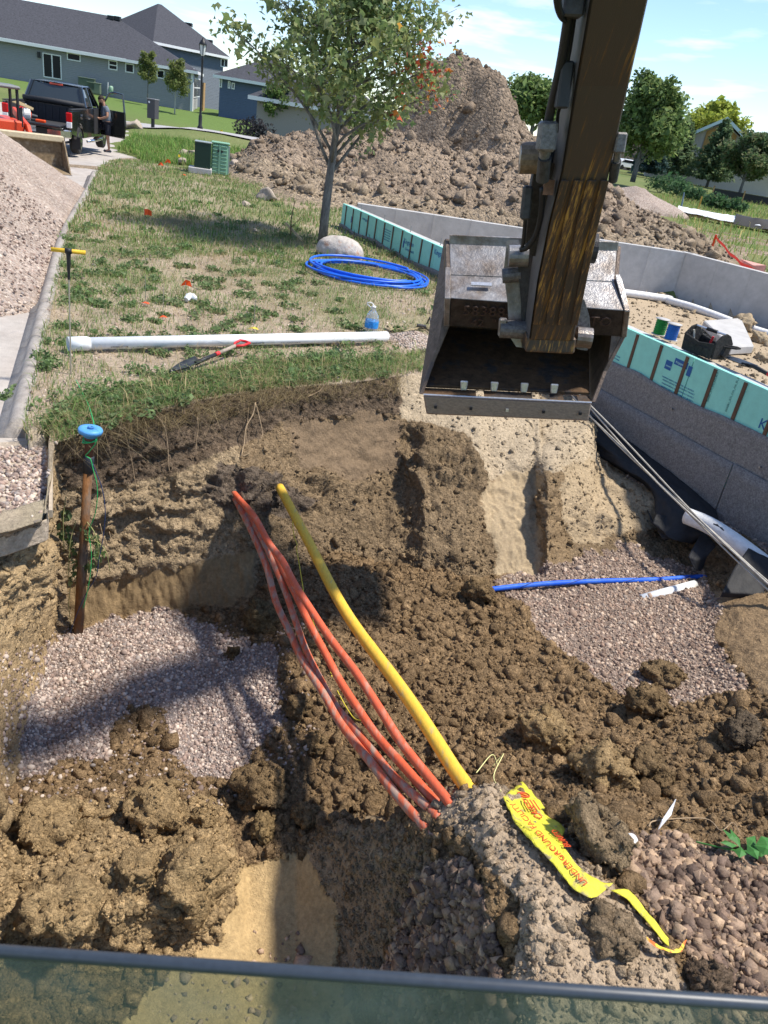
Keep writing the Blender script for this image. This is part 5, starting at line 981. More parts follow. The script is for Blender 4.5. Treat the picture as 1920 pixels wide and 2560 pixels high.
tcn = N.new('ShaderNodeTexCoord'); nzn = N.new('ShaderNodeTexNoise'); nzn.inputs['Scale'].default_value = 9; nzn.inputs['Detail'].default_value = 4; L.new(tcn.outputs['Object'], nzn.inputs['Vector'])
mrn = N.new('ShaderNodeMapRange'); mrn.inputs[1].default_value = .35; mrn.inputs[2].default_value = .75; mrn.inputs[3].default_value = .12; mrn.inputs[4].default_value = .26; L.new(nzn.outputs['Fac'], mrn.inputs[0])
m1 = N.new('ShaderNodeMixShader'); L.new(mrn.outputs[0], m1.inputs[0]); L.new(tr.outputs[0], m1.inputs[1]); L.new(df.outputs[0], m1.inputs[2])
m2n = N.new('ShaderNodeMixShader'); m2n.inputs[0].default_value = .04; L.new(m1.outputs[0], m2n.inputs[1]); L.new(gl.outputs[0], m2n.inputs[2]); L.new(m2n.outputs[0], out.inputs[0])
MB().prism([A_, B_, B_+dn, A_+dn], EF*.005).build('lower_window', M_GLASS, exc)
for q, s in ((A_, -1), (B_, 1)):
    MB().prism([q+EL*.0*s-EF*.03, q+EL*.06*s-EF*.03, q+EL*.06*s+EF*.04, q+EF*.04], EU*1.3).build('cab_pillar', M_BLACK, exc)
    MB().prism([q+EL*.0*s-EF*.03, q+EL*.06*s-EF*.03, q+EL*.06*s+EF*.04, q+EF*.04], dn).build('cab_pillar', M_BLACK, exc)
MB().prism([A_+dn-EF*.03, B_+dn-EF*.03, B_+dn+EF*.05, A_+dn+EF*.05], -EU*.06).build('cab_sill', M_BLACK, exc)
# ------------------------------------------------------------------ pipes and things in the trench
def scuffed(name, c1, c2, lo, hi, scale=9, rough=.55, stretch=(1, 1, 1)): return mat(name, c1, rough=rough, var=.08, scale=scale, col2=c2, thresh=(lo, hi), stretch=stretch, detail=8, bump=.12, bscale=80)
def conduit(name, pxs, za, zb, r, m_, label, cat, group=None, tail=.0, zs=None):
    a = P(*pxs[0], za); b = P(*pxs[-1], zb); pts = [on_vplane(q, a, b) for q in pxs]
    pts = [pts[0]+(pts[0]-pts[1])/np.linalg.norm(pts[0]-pts[1])*.25]+pts+[pts[-1]+(pts[-1]-pts[-2])/np.linalg.norm(pts[-1]-pts[-2])*.22]
    o = MB().tube(smooth_pts(pts, 6), r, 14).build(name, m_, None, True); return tag(o, label, cat, group)
M_OR1 = scuffed('orange_duct_dusty', (.56, .12, .055), (.38, .26, .20), .44, .60, 7, .55, (4, 1, 4)); M_OR2 = scuffed('orange_duct', (.62, .115, .05), (.44, .24, .17), .52, .72, 6, .55, (4, 1, 4))
M_YE = scuffed('yellow_gas_pipe', (.76, .46, .05), (.50, .36, .14), .56, .70, 7, .5, (4, 1, 4))
conduit('orange_conduit', [(593, 1257), (627, 1324), (665, 1413), (689, 1502), (725, 1582), (756, 1650), (811, 1738), (850, 1806), (927, 1906), (985, 1980), (1049, 2053)], -.66, -.60, .0245, M_OR1, 'muddiest orange conduit, leftmost of four at the lower end', 'conduit', 'orange conduits crossing the trench')
conduit('orange_conduit', [(603, 1257), (640, 1319), (676, 1390), (712, 1475), (738, 1551), (770, 1636), (831, 1752), (873, 1806), (927, 1871), (989, 1945), (1043, 1995)], -.66, -.60, .0225, M_OR1, 'muddy orange conduit, second from the left at the lower end', 'conduit', 'orange conduits crossing the trench')
conduit('orange_conduit', [(607, 1257), (650, 1322), (684, 1380), (708, 1425), (738, 1484), (774, 1560), (810, 1627), (850, 1702), (900, 1779), (946, 1844), (1004, 1910), (1055, 1968), (1095, 2012)], -.68, -.56, .0245, M_OR2, 'clean bright orange conduit, third from the left, ending in dirt', 'conduit', 'orange conduits crossing the trench')
conduit('orange_conduit', [(598, 1248), (636, 1292), (671, 1355), (707, 1404), (738, 1462), (783, 1533), (828, 1600), (889, 1680), (946, 1767), (997, 1848), (1035, 1898), (1070, 1941)], -.62, -.50, .0245, M_OR2, 'orange conduit nearest the yellow pipe with a black tape mark', 'conduit', 'orange conduits crossing the trench')
conduit('gas_pipe', [(718, 1254), (743, 1301), (774, 1359), (810, 1431), (850, 1506), (890, 1569), (935, 1630), (989, 1702), (1043, 1779), (1093, 1856), (1132, 1918), (1170, 1972)], -.62, -.45, .038, M_YE, 'thick yellow gas pipe running beside the orange conduits', 'pipe')
def wire(name, pxz, r, m_, label, cat, n=6, group=None):
    pts = [P(x, y, z) for x, y, z in pxz]; o = MB().tube(smooth_pts(pts, 5), r, n).build(name, m_, None, True); return tag(o, label, cat, group)
M_YW = mat('yellow_wire', (.70, .58, .06), rough=.5, var=.05); M_GW = mat('green_wire', (.03, .38, .11), rough=.45, var=.05); M_BW = mat('dark_blue_wire', (.03, .05, .12), rough=.5, var=.05)
a_, b_ = P(722, 1260, -.66), P(1080, 1960, -.62)
pts = [on_vplane(q, a_, b_) for q in ((724, 1262), (729, 1290), (735, 1340), (743, 1362), (741, 1370), (748, 1410), (756, 1460), (762, 1492), (785, 1560), (800, 1620), (822, 1667), (840, 1720), (880, 1790), (905, 1802))]
tag(MB().tube(smooth_pts(pts, 4), .0035, 5).build('tracer_wire', M_YW, None, True), 'thin yellow tracer wire hanging between conduits and gas pipe', 'wire')
# stand pipe with blue cap
pb, pt_ = np.array([-2.193, 4.724, -1.62]), np.array([-2.072, 4.779, .114]); pd = (pt_-pb)/np.linalg.norm(pt_-pb)
sp = thing('curb_stop_pipe', 'rusty upright water shut-off pipe with blue cap and green wire', 'stand pipe', pb)
PL = np.linalg.norm(pt_-pb); Mrot = Vector((0, 0, 1)).rotation_difference(Vector(pd)).to_matrix()
def rl(prof, name, m_, par, n=18): mb = MB(); mb.lathe(prof, n, (0, 0, 0), Mrot); return mb.build(name, m_, par, True)
rl([(.036, -.15), (.036, .75), (.031, .78), (.031, PL-.25)], 'pipe', mat('rusty_pipe', (.19, .085, .03), rough=.8, var=.25, scale=10, col2=(.12, .095, .075), thresh=(.42, .6), bump=.4, stretch=(1, 1, .35)), sp)
rl([(.037, PL-.32), (.037, PL-.2), (.033, PL-.195)], 'coupling', mat('black_coupling', (.035, .04, .05), rough=.5, var=.1), sp)
rl([(.031, PL-.24), (.031, PL-.08), (.036, PL-.07), (.036, PL-.03)], 'upper_pipe', mat('red_brown_pipe', (.13, .055, .035), rough=.7, var=.2), sp)
capo = rl([(.042, PL-.05), (.045, PL-.03), (.078, PL-.02), (.082, PL), (.076, PL+.012), (.03, PL+.016), (.028, PL+.012), (.001, PL+.012)], 'cap', mat('blue_cap', (.09, .30, .60), rough=.45, var=.1, scale=20), sp, 24)
rl([(.02, PL+.013), (.02, PL+.024), (.012, PL+.026), (.012, PL+.016)], 'cap_plug', mat('blue_cap_dark', (.04, .16, .40), rough=.45, var=.1), capo, 14)
cc = pb+pd*(PL-.06)-pb
for k in range(3):
    r_ = .043+.003*k; MB().tube([cc+pd*(-.02*k)+Vector(np.array([math.cos(t)*r_, math.sin(t)*r_, .012*math.sin(t+k)])) for t in np.linspace(0, 6.4, 22)] if False else [np.array(cc)+pd*(-.012*k)+np.array([math.cos(t)*r_, math.sin(t)*r_, .014*math.sin(t+k)]) for t in np.linspace(0, 6.4, 22)], .004, 5).build('wire_wrap', M_GW, sp, True)
Yp = 4.70
def wy(name, pxs, Y, r, m_, label, cat): o = MB().tube(smooth_pts([PYW(x, y, Y) for x, y in pxs], 5), r, 5).build(name, m_, None, True); return tag(o, label, cat)
wy('tracer_wire', [(240, 1098), (238, 1110), (222, 1130), (214, 1140), (226, 1148), (233, 1175), (242, 1210), (243, 1250), (236, 1290), (222, 1330), (228, 1380), (226, 1430), (218, 1480), (208, 1520)], 4.66, .0035, M_GW, 'green tracer wire dangling down the rusty pipe', 'wire')
wy('tracer_wire', [(232, 1160), (240, 1180), (256, 1225), (263, 1280), (258, 1340), (247, 1400), (240, 1440), (212, 1490), (190, 1540), (172, 1590)], 4.68, .0035, M_BW, 'dark blue tracer wire looping right of the rusty pipe', 'wire')
o = MB().tube(smooth_pts([P(190, 950, .03), P(205, 980, .05), P(222, 1015, .06), P(233, 1052, .1), P(236, 1075, .11)], 6), .004, 5).build('tracer_wire', M_GW, None, True); tag(o, 'bright green wire running from the weeds to the blue cap', 'wire')
# blue service pipe and white pipe half buried in the right pebbles
def onground(px, py, up): g = gp(px, py); g[2] += up; return g
pts = [onground(px, py, u) for px, py, u in ((1222, 1474, .03), (1300, 1464, .06), (1400, 1456, .06), (1500, 1452, .07), (1620, 1449, .07), (1745, 1442, .05))]
a_, b_ = pts[0], pts[-1]; pts = [on_vplane(q, a_, b_) for q in ((1222, 1474), (1300, 1465), (1400, 1457), (1520, 1452), (1640, 1449), (1748, 1442))]; pts.append(pts[-1]+(pts[-1]-pts[-2])*.2-np.array([0, 0, .03]))
M_BLUE = scuffed('blue_poly_pipe', (.012, .10, .62), (.05, .17, .60), .45, .7); o = MB().tube(smooth_pts(pts, 6), .024, 12).build('service_pipe', M_BLUE, None, True); tag(o, 'straight bright blue water pipe lying across the right pebbles', 'pipe')
hp = [p+np.array([.0, -.025*math.cos(t*9), .026*math.sin(t*9)]) for t, p in zip(np.linspace(0, 3, 31), smooth_pts(pts[1:], 6))]; o = MB().tube(hp, .004, 5).build('tracer_wire', M_BW, None, True); tag(o, 'dark wire spiralled round the straight blue pipe', 'wire')
M_PVC = mat('white_pvc', (.75, .77, .78), rough=.4, var=.05, scale=6, col2=(.66, .66, .63), thresh=(.5, .75), spec=.45)
p0, p1 = onground(1604, 1492, -.03), onground(1736, 1462, .0); o = MB().cyl(p0, p1, .045, n=16).build('buried_pipe', M_PVC, None, True); tag(o, 'broken white pipe half buried in pebbles below the blue pipe', 'pipe')
# drain pipe in a white sock at the foot of the wall, black fabric draped beside it
pts = [P(1718, 1290, -.78), P(1770, 1312, -.76), P(1830, 1350, -.78), P(1900, 1402, -.82), P(1990, 1470, -.88), P(2080, 1545, -.95)]
dr = MB().tube(smooth_pts(pts, 6), .085, 16).build('sock_drain', M_WHITEPIPE, None, True); tag(dr, 'white sock-covered drain pipe with a torn hole at the wall foot', 'drain pipe')
hc = smooth_pts(pts, 6)[9]; hd = smooth_pts(pts, 6)[11]-hc; hd /= np.linalg.norm(hd); hn = np.array([-.25, -.62, .74]); hn -= hd*(hn@hd); hn /= np.linalg.norm(hn); hs = np.cross(hd, hn)
tear = [hc+hn*.083+hd*(.085*math.cos(t)*(1+.25*math.sin(3*t)))+hs*(.042*math.sin(t)*(1+.3*math.cos(2*t)))+hn*(-.022*math.sin(t)**2) for t in np.linspace(0, 2*math.pi, 15)[:-1]]
MB().add([hc+hn*.0875]+tear, [(0, i+1, (i+1) % 14+1) for i in range(14)]).build('torn_hole', M_BLACK, dr, False, label='dark ragged tear in the sock')
M_FAB = mat('black_fabric', (.017, .017, .019), rough=.7, var=.2, scale=5, bump=.3, bscale=60, spec=.4)
def fabric(name, rowsP, nu, nv, amp, seed, label):
    rowsP = [smooth_pts(r, 8) for r in rowsP]; rr = []
    for r in rowsP:
        r = np.array(r); L_ = np.concatenate([[0], np.cumsum(np.linalg.norm(np.diff(r, axis=0), axis=1))]); L_ /= L_[-1]; rr.append(np.stack([np.interp(np.linspace(0, 1, nu), L_, r[:, k]) for k in range(3)], 1))
    rr = np.array(rr); t = np.linspace(0, len(rr)-1, nv); i0 = np.minimum(t.astype(int), len(rr)-2); f = (t-i0)[:, None, None]; G = rr[i0]*(1-f)+rr[i0+1]*f
    V = G.reshape(-1, 3); V = V+np.array([-.3, -.6, .7])*(amp*(fbm(V*np.array([6, 6, 9])+seed, 4, seed)+.5*np.abs(fbm(V*14+seed, 2, seed+3))))[:, None]
    I = np.arange(nu*nv).reshape(nv, nu); F = np.stack([I[:-1, :-1], I[:-1, 1:], I[1:, 1:], I[1:, :-1]], -1).reshape(-1, 4)
    o = npmesh(name, V, F, M_FAB, None, None, True); md = o.modifiers.new('thick', 'SOLIDIFY'); md.thickness = .006; return tag(o, label, 'fabric')
wq = lambda x, z, off=.06: (lambda s: np.array([*(WA+WD*s+WN*off), z]))(float((on_vplane((x, wallpx(x, z)), np.array([*WA, 0]), np.array([*WC, 0]))[:2]-WA)@WD))
fabric('filter_fabric', [[wq(1440, -.62), wq(1500, -.66), wq(1560, -.68), wq(1640, -.72), wq(1720, -.76), wq(1800, -.84)],
    [P(1470, 1090, -.72), P(1540, 1140, -.74), P(1600, 1170, -.76), P(1680, 1230, -.8), P(1740, 1280, -.82), P(1800, 1320, -.86)],
    [P(1480, 1130, -.85), P(1545, 1165, -.82), P(1610, 1200, -.82), P(1660, 1250, -.86), P(1700, 1300, -.88), P(1760, 1340, -.92)],
    [P(1490, 1150, -.9), P(1560, 1180, -.9), P(1630, 1230, -.92), P(1640, 1290, -.98), P(1670, 1345, -1.02), P(1730, 1360, -1.05)]], 60, 34, .035, 3, 'black filter fabric draped along the foot of the grey wall')
fabric('filter_fabric', [[P(1640, 1285, -.9), P(1668, 1290, -.92), P(1700, 1300, -.94)], [P(1630, 1310, -.98), P(1660, 1330, -1.), P(1690, 1340, -1.)], [P(1618, 1270, -1.02), P(1650, 1340, -1.06), P(1664, 1350, -1.08)]], 16, 16, .03, 5, 'torn flap of black fabric hanging over the sandy cut')
fabric('filter_fabric', [[P(1870, 1372, -.74), P(1930, 1400, -.74), P(2010, 1440, -.74)], [P(1835, 1420, -.84), P(1910, 1440, -.84), P(2000, 1470, -.84)], [P(1806, 1480, -.95), P(1880, 1485, -.93), P(1990, 1500, -.9)], [P(1800, 1492, -1.0), P(1880, 1496, -.98), P(1990, 1510, -.95)]], 30, 24, .03, 7, 'black fabric end folded over the drain pipe at the right edge')
fabric('filter_fabric', [[P(1755, 1330, -.9), P(1775, 1345, -.9), P(1790, 1365, -.92)], [P(1720, 1390, -1.02), P(1740, 1400, -1.03), P(1765, 1395, -1.03)], [P(1735, 1425, -1.12), P(1750, 1428, -1.14), P(1756, 1420, -1.12)]], 14, 18, .03, 9, 'tattered black fabric strip hanging in the hollow above the blue pipe')
# bundle of grey cables
M_CAB = mat('grey_cable', (.44, .41, .35), rough=.6, var=.1, scale=10, col2=(.30, .28, .25), thresh=(.45, .7), stretch=(1, 1, 1))
ca, cb_ = P(1436, 975, -.28), P(2010, 1535, -.72)
for k, (oy, ox, lab) in enumerate(((0, 0, 'uppermost grey cable of the slanting bundle beside the wall'), (12, 0, 'second grey cable of the slanting bundle beside the wall'), (22, -4, 'third grey cable of the slanting bundle beside the wall'), (32, -8, 'lowest grey cable of the slanting bundle beside the wall'))):
    a_ = ca+np.array([0, -.012*k, -.03*k]); b_ = cb_+np.array([0, -.01*k, -.01*k]); pts = []
    for t in np.linspace(0, 1, 12): q = a_*(1-t)+b_*t; q = q+np.array([.02*math.sin(5*t+k*2.1), .012*math.sin(7*t+k), -.05*math.sin(math.pi*t)+.018*math.sin(6*t+k*1.7)*(1-.5*t)]); pts.append(q)
    o = MB().tube(smooth_pts(pts, 4), .0085, 7).build('utility_cable', M_CAB, None, True); tag(o, lab, 'cable', 'grey cable bundle')
# warning tape: lies on the ridge
M_TAPE = mat('yellow_tape', (.66, .60, .05), rough=.6, var=.12, scale=14, bump=.8, bscale=28, col2=(.30, .25, .12), thresh=(.56, .66), spec=.3)
M_REDINK = mat('red_ink', (.62, .08, .02), rough=.6, var=.05)
tape = thing('warning_tape', 'torn yellow warning tape with red lettering lying over the dirt ridge', 'warning tape', gp(1400, 2120))
t0 = gp(1400, 2120)
def tapestrip(Lp, Rp, nu, nv, amp, seed, up=.012):
    Ls = np.array(smooth_pts([np.array([*q, 0.]) for q in Lp], 6))[:, :2]; Rs = np.array(smooth_pts([np.array([*q, 0.]) for q in Rp], 6))[:, :2]
    def rs(a): L_ = np.concatenate([[0], np.cumsum(np.linalg.norm(np.diff(a, axis=0), axis=1))]); L_ /= L_[-1]; return np.stack([np.interp(np.linspace(0, 1, nu), L_, a[:, k]) for k in (0, 1)], 1)
    Ls, Rs = rs(Ls), rs(Rs); G = []
    for i in range(nu):
        for j in range(nv):
            t = j/(nv-1); q = Ls[i]*(1-t)+Rs[i]*t; g = gp(q[0], q[1]); G.append(g-t0+np.array([0, 0, up+.02]))
    V = np.array(G); V[:, 2] += amp*fbm(V*14+seed, 3, seed)
    I = np.arange(nu*nv).reshape(nu, nv); return V, np.stack([I[:-1, :-1], I[:-1, 1:], I[1:, 1:], I[1:, :-1]], -1).reshape(-1, 4)
V, F = tapestrip([(1254, 2005), (1275, 2055), (1310, 2100), (1360, 2160), (1400, 2200), (1440, 2245), (1475, 2260), (1500, 2245)], [(1302, 1966), (1340, 2010), (1400, 2080), (1407, 2090), (1400, 2120), (1430, 2170), (1490, 2215), (1528, 2222)], 46, 10, .02, 3)
o = npmesh('tape_sheet', V, F, M_TAPE, tape, None, True); o.modifiers.new('thick', 'SOLIDIFY').thickness = .003
V, F = tapestrip([(1520, 2240), (1560, 2260), (1590, 2290), (1620, 2330), (1655, 2370), (1680, 2392)], [(1565, 2238), (1585, 2255), (1612, 2290), (1645, 2335), (1676, 2372), (1696, 2390)], 30, 5, .015, 5)
o = npmesh('tape_tail', V, F, M_TAPE, tape, None, True); o.modifiers.new('thick', 'SOLIDIFY').thickness = .003
V, F = tapestrip([(1606, 2360), (1640, 2385), (1680, 2396), (1700, 2372)], [(1612, 2375), (1640, 2395), (1690, 2400), (1708, 2366)], 16, 4, .02, 8, .03)
o = npmesh('tape_end', V, F, scuffed('tape_red_print', (.66, .14, .03), (.72, .62, .05), .45, .55, 25), tape, None, True)
def taplet(text, pa, pb_, size):     # lettering along the ridge between two pixels, read from the far side
    a, b = gp(*pa), gp(*pb_); x = b-a; x /= np.linalg.norm(x); up_ = np.cross(np.array([0, 0, 1.]), x); up_ /= np.linalg.norm(up_); nz = np.cross(x, up_); lift = np.array([0, 0, .054])
    lettering(text, 'lettering', size, frame(a-t0+lift, x, up_, nz), M_REDINK, tape, .001)
taplet('BURIED', (1420, 2160-20), (1347, 2052), .042); taplet('UNDERGROUND FACILITY', (1462, 2232), (1336, 2092), .037)
taplet('CALL', (1352, 2068), (1322, 2030), .05)
a, b = gp(1302, 2008), gp(1316, 2030); x = (b-a)/np.linalg.norm(b-a); u_ = np.cross([0, 0, 1.], x); c = a-t0+np.array([0, 0, .055]); MB().tube([c+x*.03*math.cos(t)+u_*.03*math.sin(t) for t in np.linspace(0, 2*math.pi, 22)], .004, 4).tube([c+x*.02+u_*.02, c-x*.02-u_*.02], .004, 4).build('printed_sign', M_REDINK, tape)
for k in range(4): q = a-t0+np.array([0, 0, .055])+x*(.06+.0*k)+u_*(.03-.018*k); MB().prism([q, q+x*.12, q+x*.12+u_*.008, q+u_*.008], (0, 0, .001)).build('printed_line', M_REDINK, tape)
pts = [gp(1225, 1935)-t0+np.array([0, 0, .05]), gp(1245, 1930)-t0+np.array([0, 0, .14]), gp(1228, 1960)-t0+np.array([0, 0, .06]), gp(1250, 1985)-t0+np.array([0, 0, .02])]
MB().tube(smooth_pts(pts, 6), .003, 5).tube(smooth_pts([pts[0]+np.array([.03, 0, .02]), pts[1]+np.array([-.06, 0, -.02]), pts[2]+np.array([-.09, 0, 0])], 6), .003, 5).build('frayed_threads', mat('pale_thread', (.7, .66, .3), rough=.6, var=.05), tape, True)
# scraps
o = MB().add([gp(1648, 2070)+np.array([0, 0, .05]), gp(1668, 2045)+np.array([0, 0, .10]), gp(1676, 2030)+np.array([0, 0, .09]), gp(1668, 2060)+np.array([0, 0, .06]), gp(1645, 2078)+np.array([0, 0, .01])], [(0, 1, 2, 3), (0, 3, 4)]).build('plastic_scrap', mat('white_scrap', (.7, .71, .74), rough=.4, var=.05)); tag(o, 'crumpled white plastic scrap in the right clay field', 'scrap'); o.modifiers.new('thick', 'SOLIDIFY').thickness = .004
sv, sF = stone_variants(1, 3, .2, 77, .6); o = npmesh('pebble', sv[0]*.03, sF, mat('pale_pebble', (.6, .59, .57), rough=.6, var=.1), None, None, True); o.location = tuple(gp(1574, 2110)+np.array([0, 0, .03])); tag(o, 'smooth white pebble beside the tape clod', 'stone')
pl_ = thing('torn_weed', 'uprooted green leafy weed lying on rubble at the right', 'weed', gp(1850, 2140)); M_LEAFG = mat('fresh_leaf', (.07, .22, .05), rough=.5, var=.15, transl=.3)
for k in range(9):
    a = k*2.4; c = np.array([.07*math.cos(a)*(1+.3*k/9), .05*math.sin(a), .05+.02*(k % 3)]); d = np.array([math.cos(a), math.sin(a), .2])*.045; s = np.array([-math.sin(a), math.cos(a), .3])*.026
    MB().add([c-d, c+s, c+d, c-s, c+np.array([0, 0, .012])], [(0, 4, 1), (1, 4, 2), (2, 4, 3), (3, 4, 0)]).build('leaf', M_LEAFG, pl_)
MB().tube(smooth_pts([(-.2, .02, .02), (-.08, -.02, .05), (.05, 0, .04), (.12, .03, .03)], 5), .004, 5).build('stem', M_LEAFG, pl_)
# roots hanging from the bank
M_ROOT = mat('root', (.33, .24, .15), rough=.9, var=.2, scale=20)
def root(pxs, r, label, lift=.06, Yd=None):
    pts = [gp(x, y)+np.array([0, -lift, .01]) for x, y in pxs]; o = MB().tube(smooth_pts(pts, 5), [max(.0015, r*(1-.6*i/(5*(len(pxs)-1)))) for i in range(5*(len(pxs)-1)+1)], 5).build('root', M_ROOT, None, True); return tag(o, label, 'root', 'roots hanging from the bank')
root([(645, 1000), (638, 1030), (622, 1060), (617, 1100), (612, 1130), (630, 1125)], .007, 'forked pale root below the middle of the grass edge', .1)
root([(646, 1005), (655, 1040), (662, 1075), (658, 1090)], .006, 'right branch of the forked pale root', .1)
root([(499, 1040), (500, 1070), (497, 1095), (495, 1130)], .004, 'straight thin root at the left part of the bank')
root([(390, 1030), (415, 1060), (424, 1100), (428, 1160), (430, 1172)], .005, 'bent root right of the blue-capped pipe')
root([(320, 1080), (335, 1140), (345, 1200), (356, 1250), (366, 1270)], .003, 'long reddish root hanging beside the rusty pipe')
root([(625, 1015), (622, 1060), (620, 1090), (628, 1120)], .003, 'short curled root under the grass edge')
root([(770, 990), (800, 975), (812, 960), (790, 995)], .004, 'looped root at the right end of the grass edge')
root([(283, 1320), (290, 1345), (305, 1370)], .004, 'pale rootlet under the rusty pipe', .08); root([(260, 1300), (268, 1330), (280, 1350)], .004, 'pale rootlet close to the dark blue wire', .08)
root([(700, 1145), (712, 1165), (725, 1195), (735, 1205)], .003, 'fine root above the yellow pipe end'); root([(1620, 2070), (1640, 2055), (1760, 2050), (1800, 2080), (1830, 2060), (1850, 2090)], .004, 'straw-coloured roots in the right clay field', .0)
# ------------------------------------------------------------------ things lying on the lawn and on the foundation
def gl(px, py): q = P(px, py, 0); q[2] = bz(q[0], q[1]); q = P(px, py, q[2]); return q
# boulder
V0, F0 = ico(5); V = V0*np.array([.40, .28, .27]); V = V*(1+.16*fbm(V*2.2, 4, 3)+.05*fbm(V*9, 3, 4))[:, None]; V[:, 2] = np.where(V[:, 2] < -.1, -.1+(V[:, 2]+.1)*.2, V[:, 2])
bo = npmesh('boulder', V, F0, mat('granite', (.46, .42, .38), rough=.85, var=.15, scale=7, col2=(.40, .25, .18), thresh=(.55, .66), bump=.5, bscale=40), None, None, True); b0 = gl(846, 648); bo.location = (b0[0], b0[1]+.15, b0[2]+.1); bo.rotation_euler = (0, 0, -.25); tag(bo, 'rounded pinkish granite boulder at the foot of the maple', 'boulder')
# blue coil
cc = (gl(773, 690)+gl(1066, 712))/2; cc = gl(921, 692); coil = thing('pipe_coil', 'loose coil of bright blue water pipe lying on the grass', 'pipe coil', cc)
rs = np.random.default_rng(3); M_COIL = mat('blue_coil_pipe', (.012, .13, .70), rough=.38, var=.05, scale=4, spec=.5)
W2 = np.linalg.norm((gl(1066, 712)-gl(773, 690))[:2])/2
pts = []
for t in np.linspace(0, 2*math.pi*7.2, 250):
    k = t/(2*math.pi); rr = W2*(.94-.045*((k*2.3) % 3)+.03*math.sin(k*5)); pts.append((rr*math.cos(t-.6)+.07*math.sin(k*3.1), rr*.92*math.sin(t-.6)+.10*math.cos(k*2.2), .03+.022*(k % 3)+.03*math.sin(t*1.0+k)*.6+.02))
MB().tube(pts, .0185, 8).build('pipe', M_COIL, coil, True)
# white PVC pipe with bell end
pa, pb = P(170, 866, .06), P(966, 846, .06); pv_ = thing('pvc_pipe', 'long white plastic pipe lying across the weeds behind the trench', 'pipe', pa); d = pb-pa; Lp = np.linalg.norm(d); Mr = Vector((0, 0, 1)).rotation_difference(Vector(d/Lp)).to_matrix(); zc = .062+.02
mb = MB(); mb.lathe([(.056, .13), (.0565, Lp), (.050, Lp), (.049, .13)], 24, (0, 0, zc-.06), Mr); mb.build('pipe', M_PVC, pv_, True)
mb = MB(); mb.lathe([(.056, .19), (.0645, .165), (.0645, 0), (.058, 0), (.056, .15)], 24, (0, 0, zc-.06), Mr); mb.build('bell_end', M_PVC, pv_, True)
ex = d/Lp; lk = EYE-(pa+pb)/2; lk -= ex*(lk@ex); lk /= np.linalg.norm(lk); lk2 = lk*.75-np.array([0, 0, .66]); lk2 -= ex*(lk2@ex); lk2 /= np.linalg.norm(lk2); upv = np.cross(lk2, ex)
for s, txt in ((.36, 'CHARLOTTE'), (1.75, 'CHARLOTTE')): lettering(txt, 'printing', .028, frame(np.array([0, 0, zc-.06])+ex*s+lk2*.0572, ex, upv, lk2), mat('pipe_ink', (.05, .05, .06), var=0), pv_, .0003)
for s in (.6, 2.1): lettering('4 IN. PVC  ASTM D3034 SDR 35  SEWER PIPE', 'printing', .012, frame(np.array([0, 0, zc-.06])+ex*s+lk2*.0572, ex, upv, lk2), MATS['pipe_ink'], pv_, .0003)
# water jug
wb = gl(926, 832); wj = thing('water_jug', 'clear gallon water jug with blue label standing behind the white pipe', 'water jug', wb, -.3)
M_CLEAR = mat('clear_plastic', (.72, .76, .78), rough=.12, var=.03); b_ = M_CLEAR.node_tree.nodes['Principled BSDF']; b_.inputs['Transmission Weight'].default_value = .8; b_.inputs['IOR'].default_value = 1.2
mb = MB(); mb.lathe([(.03, 0), (.076, .004), (.080, .03), (.078, .05), (.080, .07), (.080, .15), (.078, .165), (.072, .20), (.05, .245), (.027, .27), (.022, .285), (.022, .30)], 24); mb.build('bottle', M_CLEAR, wj, True)
mb = MB(); mb.lathe([(.081, .068), (.0812, .07), (.0812, .148), (.081, .15)], 24); mb.build('label_band', mat('blue_label', (.03, .26, .68), rough=.4, var=.25, scale=14, col2=(.25, .5, .8), thresh=(.55, .7)), wj, True)
mb = MB(); mb.lathe([(.025, .296), (.025, .316), (.02, .318)], 16); mb.build('cap', mat('white_cap', (.8, .8, .8), rough=.4, var=0), wj, True)
MB().tube(smooth_pts([(-.02, 0, .285), (-.075, 0, .315), (-.085, 0, .34), (-.03, 0, .345), (.0, 0, .315)], 6), .006, 6).build('handle', MATS['white_cap'], wj, True)
# T-handled probe
tb = P(177, 936, 0); r_ = math.hypot(tb[0], tb[1]); tt = PR(171, 627, r_); pr = thing('soil_probe', 'T-handled steel probe with yellow grip stuck in the weeds by the curb', 'probe', tb); tt = tt-tb
MB().cyl((0, 0, -.1), tt*.80, .006, n=8).build('rod', mat('dull_rod', (.40, .36, .29), rough=.5, metal=.3, var=.1), pr)
MB().cyl(tt*.78, tt*.99, .010, .019, n=10).build('taped_neck', mat('black_tape', (.02, .02, .022), rough=.5, var=.1), pr)
g0, g1 = PR(127, 623, r_)-tb, PR(214, 632, r_)-tb; MB().cyl(g0, g1, .017, n=12).build('grip', scuffed('yellow_grip', (.68, .42, .03), (.35, .24, .08), .55, .68, 12), pr, True)
MB().cyl(g0+(g1-g0)*.40, g0+(g1-g0)*.6, .021, n=12).build('grip_tape', MATS['black_tape'], pr, True)
